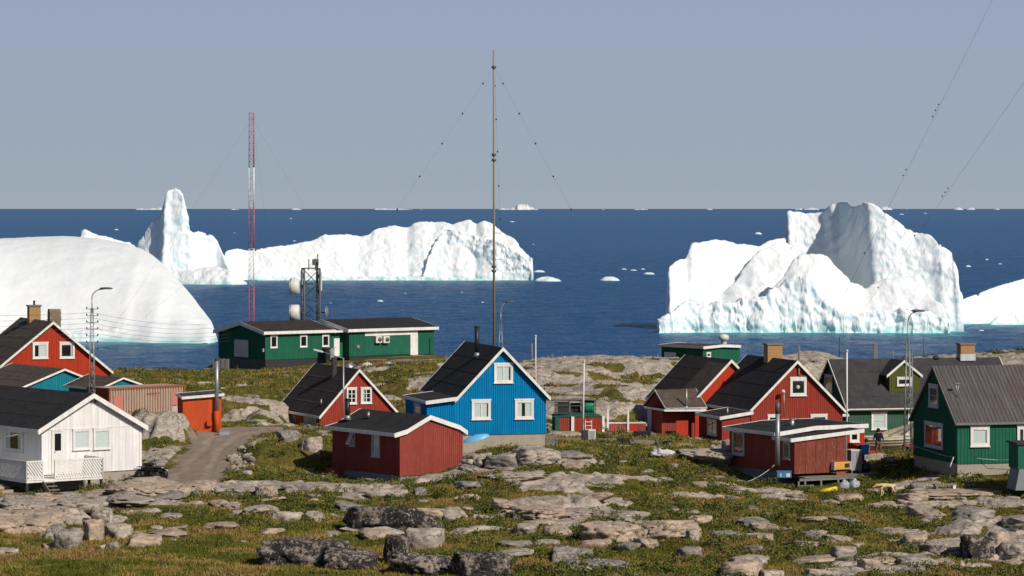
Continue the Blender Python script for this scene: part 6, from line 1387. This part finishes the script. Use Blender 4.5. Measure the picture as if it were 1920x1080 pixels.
def person(px, Y, ztop_py, label, H=1.68, turn=0, jacket='navy', legs='trousers', hood=False, arm_out=True):
    zt = P(px, ztop_py, Y).z; x = (px - 960) * Y / FPX; o = empty('person', (x, Y, zt - H), R(turn), label, 'person'); k = H / 1.75
    b = {'pel': (0, 0, .95, .14), 'wai': (0, 0, 1.1, .13), 'che': (0, .01, 1.32, (.19, .13)), 'nek': (0, 0, 1.5, .065), 'hd1': (0, -.01, 1.58, .075), 'hd2': (0, -.02, 1.66, .098), 'hd3': (0, -.01, 1.72, .06)}
    e = [('pel', 'wai'), ('wai', 'che'), ('che', 'nek'), ('nek', 'hd1'), ('hd1', 'hd2'), ('hd2', 'hd3')]
    for s_, n_ in ((-1, 'l'), (1, 'r')):
        b[n_ + 'hip'] = (.10 * s_, 0, .88, .095); b[n_ + 'kn'] = (.12 * s_, -.04 if s_ > 0 else .05, .5, .062); b[n_ + 'an'] = (.13 * s_, .02 if s_ > 0 else .1, .1, .042); b[n_ + 'to'] = (.15 * s_, -.14 if s_ > 0 else -.04, .04, .04)
        b[n_ + 'sh'] = (.2 * s_, 0, 1.42, .06); b[n_ + 'el'] = ((.30 if arm_out else .25) * s_, .03, 1.16, .045); b[n_ + 'wr'] = ((.33 if arm_out else .24) * s_, -.08, .95, .03); b[n_ + 'ha'] = ((.34 if arm_out else .24) * s_, -.11, .87, .035)
        e += [('pel', n_ + 'hip'), (n_ + 'hip', n_ + 'kn'), (n_ + 'kn', n_ + 'an'), (n_ + 'an', n_ + 'to'), ('che', n_ + 'sh'), (n_ + 'sh', n_ + 'el'), (n_ + 'el', n_ + 'wr'), (n_ + 'wr', n_ + 'ha')]
    b = {q: (v[0] * k, v[1] * k, v[2] * k, v[3] if isinstance(v[3], tuple) else v[3] * k) for q, v in b.items()}
    skinned('body', M['skin'], b, e, o)
    g = lambda *ks: {q: (b[q][0], b[q][1], b[q][2], tuple(r * 1.18 for r in b[q][3]) if isinstance(b[q][3], tuple) else b[q][3] * 1.28) for q in ks}
    jk = ['wai', 'pel', 'che', 'lsh', 'lel', 'lwr', 'rsh', 'rel', 'rwr']; je = [('pel', 'wai'), ('wai', 'che'), ('che', 'lsh'), ('lsh', 'lel'), ('lel', 'lwr'), ('che', 'rsh'), ('rsh', 'rel'), ('rel', 'rwr')]
    d = g(*jk); d['pel'] = (0, 0, .9 * k, .16 * k); d['nek'] = (0, 0, 1.47 * k, .085 * k); je.append(('che', 'nek')); skinned('jacket', M[jacket], d, je, o)
    tk = ['pel', 'lhip', 'lkn', 'lan', 'rhip', 'rkn', 'ran']; d = g(*tk); d['pel'] = (0, 0, .93 * k, .15 * k); skinned('trousers', M[legs], d, [('pel', 'lhip'), ('lhip', 'lkn'), ('lkn', 'lan'), ('pel', 'rhip'), ('rhip', 'rkn'), ('rkn', 'ran')], o)
    for n_ in 'lr': a_ = b[n_ + 'an']; c_ = b[n_ + 'to']; skinned('boot', M['black'], {'a': (a_[0], a_[1], a_[2] + .06, .055), 'b': (a_[0], a_[1], .05, .06), 'c': (c_[0], c_[1], .05, .05)}, [('a', 'b'), ('b', 'c')], o, 1)
    hr = MB(); hr.lathe([(0, .12), (.07, .10), (.115, .03), (.12, -.04), (.10, -.1)], (0, .015, 1.66 * k), 14); hr.build('hair', M['hair'], o)
    if hood: MB().lathe([(.05, .1), (.12, .06), (.14, -.02), (.1, -.1), (.06, -.12)], (.04, .08, 1.5 * k), 12).build('hood', M[hood], o)
    return o
person(1647, 187.5, 803.5, 'person in a dark jacket and brown trousers standing in front of the cream boat', 1.62, 15, hood='pink')
wire('fishing_rod', P(1652, 833, 187), P(1662, 834, 187), 0, .02, 'wood', 'short stick held at the side of the person in brown trousers', 'stick', n=2)
person(1624, 187.5, 823, 'person half hidden behind the corner of the dark red shed, dark cap and dusky jumper', 1.5, -30, 'grey_shirt', 'trousers_dk', False, False)
# dog
q = G(1663, 161.3, .0); o = empty('dog', q, R(180), 'pale yellow dog standing with its head low on the tundra', 'dog')
D = {'hip': (-.28, 0, .56, .105), 'bel': (-.08, 0, .55, .10), 'che': (.18, 0, .53, .135), 'shd': (.30, 0, .56, .10), 'nk': (.44, 0, .55, .07), 'hd': (.56, 0, .53, .072), 'mz': (.66, 0, .48, .045), 'ns': (.73, 0, .455, .028), 't1': (-.40, 0, .56, .04), 't2': (-.48, 0, .42, .03), 't3': (-.50, 0, .27, .018)}
E = [('hip', 'bel'), ('bel', 'che'), ('che', 'shd'), ('shd', 'nk'), ('nk', 'hd'), ('hd', 'mz'), ('mz', 'ns'), ('hip', 't1'), ('t1', 't2'), ('t2', 't3')]
for s_, n_ in ((-1, 'l'), (1, 'r')):
    f = .05 * s_; D[n_ + 'f1'] = (.26 + f * .4, .09 * s_, .40, .05); D[n_ + 'f2'] = (.24 + f, .09 * s_, .20, .032); D[n_ + 'f3'] = (.25 + f, .09 * s_, .05, .028); D[n_ + 'f4'] = (.30 + f, .09 * s_, .02, .028)
    D[n_ + 'h1'] = (-.24 - f * .4, .09 * s_, .40, .065); D[n_ + 'h2'] = (-.36 - f, .09 * s_, .22, .032); D[n_ + 'h3'] = (-.32 - f, .09 * s_, .05, .026); D[n_ + 'h4'] = (-.27 - f, .09 * s_, .02, .028)
    E += [('che', n_ + 'f1'), (n_ + 'f1', n_ + 'f2'), (n_ + 'f2', n_ + 'f3'), (n_ + 'f3', n_ + 'f4'), ('hip', n_ + 'h1'), (n_ + 'h1', n_ + 'h2'), (n_ + 'h2', n_ + 'h3'), (n_ + 'h3', n_ + 'h4')]
    D[n_ + 'e1'] = (.52, .045 * s_, .60, .03); D[n_ + 'e2'] = (.50, .055 * s_, .665, .012); E += [('hd', n_ + 'e1'), (n_ + 'e1', n_ + 'e2')]
k = NT('dog_fur'); n_ = k.noise(k.coords(), 3, 3); col = k.mix(k.ramp(n_, [(.4, 0), (.6, 1)]), (.62, .42, .20), (.72, .58, .38)); M['fur'] = k.out(col, .9, .1)
skinned('body', M['fur'], D, E, o)
# quad bike by the white house
q = G(283, 169.5, .02); o = empty('quad_bike', q, R(-28), 'black quad bike with a white plate parked at the end of the gravel road', 'quad bike')
MB().prism([(-.55, .45), (-.5, .72), (-.2, .82), (.15, .74), (.5, .8), (.6, .5), (.3, .32), (-.35, .32)], lambda u, v, w: (u, w, v), -.22, .22).build('body', M['black'], o, bevel=.03); MB().box(-.42, .12, -.17, .17, .80, .93).build('seat', M['black'], o, bevel=.04)
MB().box(-.68, -.25, -.35, .35, .70, .74).build('rack', M['steel_dark'], o); MB().box(.3, .7, -.35, .35, .74, .78).build('rack', M['steel_dark'], o); MB().box(-.60, -.56, -.2, .2, .42, .60).build('number_plate', M['white'], o)
b = MB(); b.path([(.32, 0, .8), (.25, 0, 1.05)], .03); b.beam((.25, -.35, 1.08), (.25, .35, 1.08), .035); b.build('handlebar', M['dark'], o)
for x in (-.45, .5):
    for y in (-.38, .38): w_ = MB().lathe([(.14, -.11), (.28, -.10), (.30, -.04), (.30, .04), (.28, .10), (.14, .11)], n=16, M=Matrix.Translation((x, y, .29)) @ Matrix.Rotation(R(90), 4, 'X')).build('wheel', M['black'], o); MB().lathe([(0, -.05), (.14, -.09), (.14, .09), (0, .05)], n=12, M=Matrix.Translation((x, y, .29)) @ Matrix.Rotation(R(90), 4, 'X')).build('rim', M['steel'], w_); MB().box(x - .32, x + .32, y - .14, y + .14, .60, .63).build('mudguard', M['black'], o)
q = G(262, 168.0, .02); o = empty('trailer', q, R(-25), 'flat dark sledge lying left of the quad bike under the white house', 'sledge'); MB().box(-.7, .6, -.4, .4, .22, .3).build('platform', M['dark'], o)
for y in (-.35, .35): MB().box(-.8, .7, y - .03, y + .03, 0, .219).build('runner', M['dark'], o)
# net bundles by the station building
bund = [(656,681,22,16,'steel','pale grey coiled net bundle, leftmost in the row by the station'),(665,684,18,14,'dark','dark net bundle second from the left in the row by the station'),(675,686,18,13,'red_worn','rusty red net bundle in the row by the station'),(688,688,22,14,'white_dull','pale striped bundle in the middle of the row by the station'),
 (700,685,18,11,'green_pale','grey green bundle right of the pale striped one'),(709,686,15,12,'red_dark','dark red bundle beside the grey green one'),(718,686,16,12,'rust','brown red bundle touching the large pale one'),(731,685,22,13,'drum','large pale bundle near the right end of the row by the station'),(744,684,18,11,'white_dull','low grey white bundle at the right end of the row')]
for i, (px, py, w_, hh, m, lab) in enumerate(bund):
    Y = 283.0 + (i % 3); q = G(px, Y, -.05); o = empty('net_bundle', q, R(20 * i), lab, 'bundle'); s_ = Y / FPX
    lump('roll', M[m], o, w_ * s_ * .52, w_ * s_ * .5, hh * s_ * .62, 50 + i, .35, 3, 0, 2.6)
    b = MB(); 
    for k in (-.4, .1, .5): b.lathe([(.98, -.03), (1.02, 0), (.98, .03)], n=16, M=Matrix.Translation((0, 0, hh * s_ * .4)) @ Matrix.Diagonal((w_ * s_ * .53, w_ * s_ * .51, hh * s_ * .5, 1)) @ Matrix.Translation((k * .6, 0, 0)) @ Matrix.Rotation(R(90), 4, 'Y') )
    b.build('lashing', M['dark'], o)
# cinder blocks and odd planks right of the deck
q = G(1668, 171, .05); o = empty('concrete_block', q, R(10), 'pale hollow concrete block lying on the ground right of the shed deck', 'block'); b = MB(); b.box(-.3, .3, -.1, .1, 0, .06); b.box(-.3, .3, -.1, .1, .18, .24)
for x in (-.3, -.03, .24): b.box(x, x + .06, -.1, .1, .06, .18)
b.build('shell', M['concrete'], o)
q = G(1772, 160.5, .0); o = empty('bench', q, R(12), 'small plank bench with a white leg before the bottle green house', 'bench'); MB().box(-.6, .55, -.2, .2, .4, .47).build('seat', M['wood'], o); MB().box(.36, .5, -.2, .2, 0, .40).build('leg', M['white'], o); MB().box(-.55, -.42, -.2, .2, 0, .40).build('leg', M['wood_grey'], o)
wire('plank', G(1640, 161.8, .12), G(1612, 160.5, .08), 0, .03, 'wood_pole', 'long pale stick lying in the grass left of the dog', 'stick', n=2)
wire('plank', G(1888, 160.3, .15), G(1830, 163.2, .12), 0, .035, 'wood_grey', 'long grey board lying in front of the bottle green foundation', 'board', n=2)
wire('pipe', P(1781, 876, 162.6), P(1788, 857, 162.8), 0, .04, 'white_dull', 'bent pale pipe leaning at the corner of the bottle green house', 'pipe', n=2)

# ------------------------------------------------------------------ rocks
def rock_mesh(seed, sub=4, flat=1.0, rough=.16, facets=10, p=18, boxy=False):
    r = np.random.default_rng(seed); bm = bmesh.new(); bmesh.ops.create_icosphere(bm, subdivisions=sub, radius=1.0)
    D = np.array([v.co[:] for v in bm.verts]); D /= np.linalg.norm(D, axis=1, keepdims=True)
    N = r.normal(0, 1, (facets, 3)); N[:, 2] *= .7; bx = r.normal(0, .16, (4, 3)) + np.array([[1, 0, 0], [-1, 0, 0], [0, 1, 0], [0, -1, 0]]); bx /= np.linalg.norm(bx, axis=1, keepdims=True); N /= np.linalg.norm(N, axis=1, keepdims=True); tp = r.normal(0, .12, 2); N = np.vstack([N, bx if boxy else bx[:2], [[tp[0], tp[1], 1]], [[.3, -.25, .9]]]); d = np.concatenate([r.uniform(.66, 1.1, facets), r.uniform(.75, 1., 4 if boxy else 2), [.62, .75]])
    p = p * 1.6; q = np.maximum(D @ N.T, 0) / d; rad = (q ** p).sum(1) ** (-1 / p); V = D * np.clip(rad, .4, 1.35)[:, None]
    n = fbm(V[:, 0] * 2.2 + seed, V[:, 2] * 3.4 + V[:, 1] * 2.2, seed, 4); lay = fbm(V[:, 2] * 7 + .6 * V[:, 0] + seed, V[:, 1] * .8, seed + 5, 3); f1, f2, c = worley(V[:, 0] * 1.7 + seed, V[:, 2] * 1.5 + V[:, 1] * 1.2, seed)
    V = V * (1 + rough * n + rough * .4 * lay - rough * .8 * (1 - sstep(0, .10, f2 - f1)))[:, None]
    for v, co in zip(bm.verts, V): v.co = co
    me = bpy.data.meshes.new('rock'); bm.to_mesh(me); bm.free(); me.polygons.foreach_set('use_smooth', [True] * len(me.polygons)); return me
def rock(px, py_c, Y, wpx, hpx, depth, mat, seed, label=None, group=None, rz=0, tilt=0, sub=4, me=None, facets=10, p=18, bury=.30, boxy=False):
    """a rock whose visible body is about wpx wide and hpx high round (px, py_c)"""
    s_ = Y / FPX; x = (px - 960) * s_; me = me or rock_mesh(seed, sub, facets=facets, p=p, boxy=boxy)
    if not me.materials: me.materials.append(M[mat])
    o = link(bpy.data.objects.new('rock', me)); hz = hpx * s_ / (2 - bury * 2) ; z = P(px, py_c + hpx / 2, Y).z
    zc = min(z + hz * (1 - 2 * bury) , gz(x, Y) + hz * .8)
    o.location = (x, Y, max(zc, gz(x, Y) - hz * .1)); o.scale = (wpx * s_ * .52, depth / 2, hz * 1.08); o.rotation_euler = (R(0), R(tilt), R(rz))
    return tag(o, label, 'rock', group)
_YS = np.arange(124, 290, .25)
def Yof(px, py):
    """distance at which the ground is seen at this pixel"""
    hit = HC - ground((px - 960.0) * _YS / FPX, _YS) - (py - HOR) * _YS / FPX < 0
    return float(_YS[np.argmax(hit)]) if hit.any() else 160.0
heroes = [  # px, bottom py, width, height, depth, material, label
 (735,998,200,62,2.2,'lichen','long boulder blotched black and white with a dark shaded left end, in the foreground middle'),
 (572,1060,175,62,2.4,'lichen','big black and white lichen covered boulder at the edge of the lawn'),
 (655,1066,110,46,1.8,'lichen','cracked dark boulder between two lichen covered ones, low in the middle'),
 (795,1030,80,52,1.8,'rock','rounded pale boulder striped with white veins'),
 (745,1058,50,70,1.3,'lichen','narrow dark broken rock left of the veined pale boulder'),
 (790,1078,130,52,2.0,'lichen','broad dark boulder with a mossy ledge at the bottom edge'),
 (905,1084,125,62,2.2,'lichen','dark boulder sloping down to the right, at the bottom edge'),
 (132,1030,52,48,1.4,'rock_grey','dark blue grey angular block in the cluster on the left'),
 (175,1015,38,52,1.2,'rock_warm','pale upright block with a dark left face in the cluster on the left'),
 (193,985,46,42,1.3,'rock','block topping the cluster of angular rocks on the left'),
 (103,1014,40,38,1.2,'rock_grey','tilted grey block at the left end of the angular cluster'),
 (225,1008,50,32,1.6,'rock','pale fractured rock right of the angular cluster'),
 (272,1028,72,34,2.0,'rock_warm','low pale pink rock with a lumpy top right of the angular cluster'),
 (95,1030,36,16,.9,'rock_warm','low pale stone at the left foot of the angular cluster'),
 (212,1032,30,20,.7,'rock_grey','small dark speckled stone at the right foot of the angular cluster'),
 (190,1033,20,14,.5,'rock_warm','tiny pale stone at the foot of the angular cluster'),
 (60,1000,150,48,4.5,'rock_warm','long layered pale slab at the left edge'),
 (55,958,100,26,3.5,'rock','smooth grey whaleback rock above the long layered slab'),
 (150,955,90,24,3.0,'rock','smooth whaleback rock continuing right of the grey one'),
 (270,928,150,30,5.0,'rock_warm','broad smooth slab below the quad bike'),
 (245,945,90,14,3.0,'rock','low flat slab under the broad smooth one'),
 (378,925,80,26,3.5,'rock_warm','broad pale slab at the foot of the gravel road'),
 (440,930,95,26,3.5,'rock','broad pale slab right of the foot of the gravel road'),
 (503,938,50,36,2.0,'rock_warm','blocky pale rock with a steep face left of the dark red shed'),
 (490,965,66,22,2.5,'rock','rounded pale rock above the flat topped slab'),
 (535,978,64,24,1.8,'rock','flat topped slab with a straight front on the left of the lichen boulder'),
 (590,980,46,26,1.6,'rock','right part of the flat topped slab split by a crack'),
 (432,956,36,16,1.4,'rock','small rounded grey rock in the dry grass'),
 (875,920,62,22,2.0,'rock_grey','blue grey boulder lying right of the small red shed'),
 (790,932,32,20,1.2,'rock_grey','small blue grey boulder in front of the small red shed'),
 (850,1000-25,60,30,2.0,'rock','grey rounded rock right end of the long lichen boulder'),
 (1148,1018,110,48,2.6,'rock_warm','large cracked pinkish outcrop with a steep face, left part'),
 (1245,1010,130,44,2.6,'rock_warm','large cracked pale outcrop with a steep face, right part'),
 (1210,1028,50,24,1.2,'rock_warm','low pale block in front of the cracked outcrop'),
 (1300,1014,32,28,1.2,'rock','small block at the right end of the cracked outcrop'),
 (1015,975,130,30,4.0,'rock_warm','long pinkish slab with a steep left part in the middle distance'),
 (1090,966,130,18,5.0,'rock','low flat slab right of the long pinkish one'),
 (1165,978,130,20,4.0,'rock','low grey dome between the pinkish slab and the cracked outcrop'),
 (985,1002,50,24,1.6,'rock','rounded grey rock left of the cracked outcrop'),
 (1045,1008,70,26,1.8,'rock_warm','pale rock beside the rounded grey one'),
 (1055,1056,50,36,1.6,'rock_grey','block with a black shaded left side and a pale right side'),
 (1110,1066,140,20,2.0,'rock_grey','long tilted grey slab below the black sided block'),
 (1408,990,70,24,2.2,'rock_grey','grey blue rock half hidden by scrub right of the outcrop'),
 (1295,1046,50,26,1.4,'rock_grey','grey rock poking from the green scrub'),
 (1385,1084,85,38,2.2,'rock_warm','pale pink boulder sloping left at the bottom edge'),
 (1450,1084,45,20,1.4,'rock','pale boulder cut by the bottom edge right of the pink one'),
 (1580,1050,62,34,1.8,'rock','speckled rounded boulder on the right above the small stones'),
 (1625,1068,46,26,1.2,'rock_warm','pale triangular stone beside the speckled boulder'),
 (1535,1084,62,22,1.6,'rock','flat pale boulder at the bottom edge on the right'),
 (1715,1022,56,26,1.8,'rock_warm','low rounded pinkish rock left of the big dark one'),
 (1832,1050,66,60,2.0,'lichen','large boulder with a coal black upper left face'),
 (1868,1032,50,46,1.8,'rock_warm','pale slope of rock leaning on the coal black boulder'),
 (1765,1040,110,34,3.5,'rock','sloping grey slab left of the coal black boulder'),
 (1720,1066,80,30,2.0,'rock_grey','dark mottled rock under the sloping grey slab'),
 (1900,1052,70,44,3.0,'rock','layered grey slab at the right edge'),
 (1830,974,80,28,2.6,'rock_grey','smooth grey whaleback on the right'),
 (1910,996,70,26,2.2,'rock_grey','round grey boulder at the right edge'),
 (1690,923,56,20,2.0,'rock','rounded pale rock right behind the dog'),
 (1730,920,50,20,1.8,'rock_grey','dark rounded rock right of the one behind the dog'),
 (1750,918,60,16,1.8,'rock_warm','pale long rock touching the dark rounded one'),
 (1800,932,220,14,3.5,'rock_warm','very long low slab crossing the grass right of the dog'),
 (1490,931,44,14,1.4,'rock_warm','low pinkish stone below the stilts'),
 (1325,868,130,26,4.0,'rock','large smooth rock mass left of the dark red shed'),
 (1435-55,862,60,36,3.0,'rock_warm','rounded rock leaning towards the dark red shed'),
 (940,876,70,26,3.0,'rock_grey','cracked grey boulder just under the blue house foundation'),
 (895,872,60,26,3.0,'rock','pale grey boulder under the light blue boat'),
 (1000,872,90,26,3.0,'rock','smooth boulder under the right corner of the blue house'),
 (1065,862,72,22,2.4,'rock_grey','flat topped grey boulder right of the blue house'),
 (965,900,120,18,3.0,'rock','row of flat pale blocks below the blue house'),
 (880,892,50,18,2.0,'rock_grey','speckled rock right beside the small red shed'),
 (540,828,50,28,2.2,'rock_grey','dark peaked rock on the mound left of the small red shed'),
 (583,846,44,34,1.6,'rock','pale peaked rock on the mound left of the small red shed'),
 (15,1030+12,44,18,1.2,'rock','small pale rock in the lawn at the left edge'),
]
def add_rocks():
    for i, (px, pb, w_, hh, dep, m, lab) in enumerate(heroes):
        Y = Yof(px, min(pb, 1088)) + dep * .35
        rock(px, pb - hh / 2, Y, w_, hh, dep, m, 300 + i, lab, sub=5 if w_ > 90 else 4, rz=random.uniform(-12, 12), facets=9 + (i * 5) % 9, p=18, boxy=i % 3 == 0)
    lib = {m: [rock_mesh(500 + i + 10 * j, 3) for i in range(5)] for j, m in enumerate(('rock', 'rock_warm', 'rock_grey'))}
    for m in lib:
        for me_ in lib[m]: me_.materials.append(M[m])
    rr = random.Random(9); big = {m: [rock_mesh(700 + i + 10 * j, 4, facets=8 + i, boxy=i % 2 == 0) for i in range(5)] for j, m in enumerate(('rock', 'rock_warm', 'rock_grey', 'lichen'))}
    for m in big:
        for me_ in big[m]: me_.materials.append(M[m])
    n = 0; spots = []
    while n < 95:
        Y = rr.uniform(131, 168); px = rr.uniform(-30, 1950); x = (px - 960) * Y / FPX
        if (px < 900 and Y < 144) or not clear_of_houses(np.array([x]), np.array([Y]))[0]: continue
        z, rk, rd, rv = ground(np.array([x]), np.array([Y]), True)
        if rd[0] > .05 or any(math.hypot(x - a, Y - b_) < 1.1 for a, b_ in spots): continue
        spots.append((x, Y)); m = rr.choice(('rock', 'rock_warm', 'rock_warm', 'rock_grey')); s_ = rr.uniform(.35, .95)
        o = link(bpy.data.objects.new('rock', rr.choice(big[m]))); hz_ = s_ * rr.uniform(.22, .5); o.location = (x, Y, z[0] + hz_ * .25); o.scale = (s_ * rr.uniform(.9, 1.3), s_ * rr.uniform(.7, 1.1), hz_); o.rotation_euler = (rr.uniform(-.12, .12), rr.uniform(-.15, .15), rr.uniform(-.6, .6) + (math.pi if n % 2 else 0))
        tag(o, {'rock': 'pale grey fractured rock', 'rock_warm': 'pinkish tan fractured rock', 'rock_grey': 'dark grey fractured rock'}[m] + ' rising from the foreground tundra ' + ('on the left' if px < 640 else 'in the middle' if px < 1280 else 'on the right'), 'rock', 'fractured rocks rising from the foreground tundra'); n += 1
    n = 0; rr = random.Random(5)
    while n < 190:
        t = rr.random()
        if t < .62: Y = rr.uniform(128, 172); px = rr.uniform(-40, 1960)
        elif t < .8: Y = rr.uniform(165, 182); px = rr.choice((rr.uniform(400, 600), rr.uniform(260, 330), rr.uniform(1100, 1380)))
        else: Y = rr.uniform(200, 262); px = rr.choice((rr.uniform(300, 560), rr.uniform(760, 1240), rr.uniform(1480, 1560)))
        x = (px - 960) * Y / FPX; z, rk, rd, rv = ground(np.array([x]), np.array([Y]), True)
        if rd[0] > .05 or not clear_of_houses(np.array([x]), np.array([Y]))[0]: continue
        if px < 1000 and Y < 141 and px > 20: continue
        s_ = math.exp(rr.gauss(-1.65, .5)) * (1.15 if Y > 190 else 1); s_ = min(s_, .65); m = rr.choice(('rock', 'rock', 'rock_warm', 'rock_grey'))
        o = link(bpy.data.objects.new('stone', rr.choice(lib[m]))); o.location = (x, Y, z[0] + s_ * .12); o.scale = (s_ * rr.uniform(.9, 1.5), s_ * rr.uniform(.8, 1.3), s_ * rr.uniform(.3, .6)); o.rotation_euler = (0, rr.uniform(-.15, .15), rr.uniform(0, 6.28))
        kind_ = {'rock': 'small pale grey stone', 'rock_warm': 'small pinkish stone', 'rock_grey': 'small dark grey stone'}[m]; zone = ('on the open hillside behind the houses' if Y > 190 else 'on the slope among the houses' if Y > 170 else 'half sunk in the foreground grass on the left' if px < 640 else 'half sunk in the foreground grass in the middle' if px < 1280 else 'half sunk in the foreground grass on the right')
        tag(o, kind_ + ' ' + zone, 'stone', 'small stones scattered over the tundra'); n += 1
    # rubble along the gravel road
    for k in range(70):
        side = rr.choice(((rr.uniform(415, 475), rr.uniform(168, 180)), (rr.uniform(285, 345), rr.uniform(168.5, 174)))); px, Y = side; px += (Y - 174) * (1.5 if px > 400 else 0); x = (px - 960) * Y / FPX; z, rk, rd, rv = ground(np.array([x]), np.array([Y]), True)
        if rd[0] > .4: continue
        s_ = rr.uniform(.14, .34); m = rr.choice(('rock', 'rock_grey')); o = link(bpy.data.objects.new('rubble_stone', rr.choice(lib[m]))); o.location = (x, Y, z[0] + s_ * .3); o.scale = (s_ * rr.uniform(.8, 1.3), s_, s_ * rr.uniform(.6, .9)); o.rotation_euler = (rr.uniform(-.4, .4), rr.uniform(-.4, .4), rr.uniform(0, 6))
        tag(o, 'broken grey stone in the rubble bank ' + ('right' if px > 400 else 'left') + ' of the gravel road', 'stone', 'rubble banks along the gravel road')
add_rocks(); make_grass(); make_scrub()
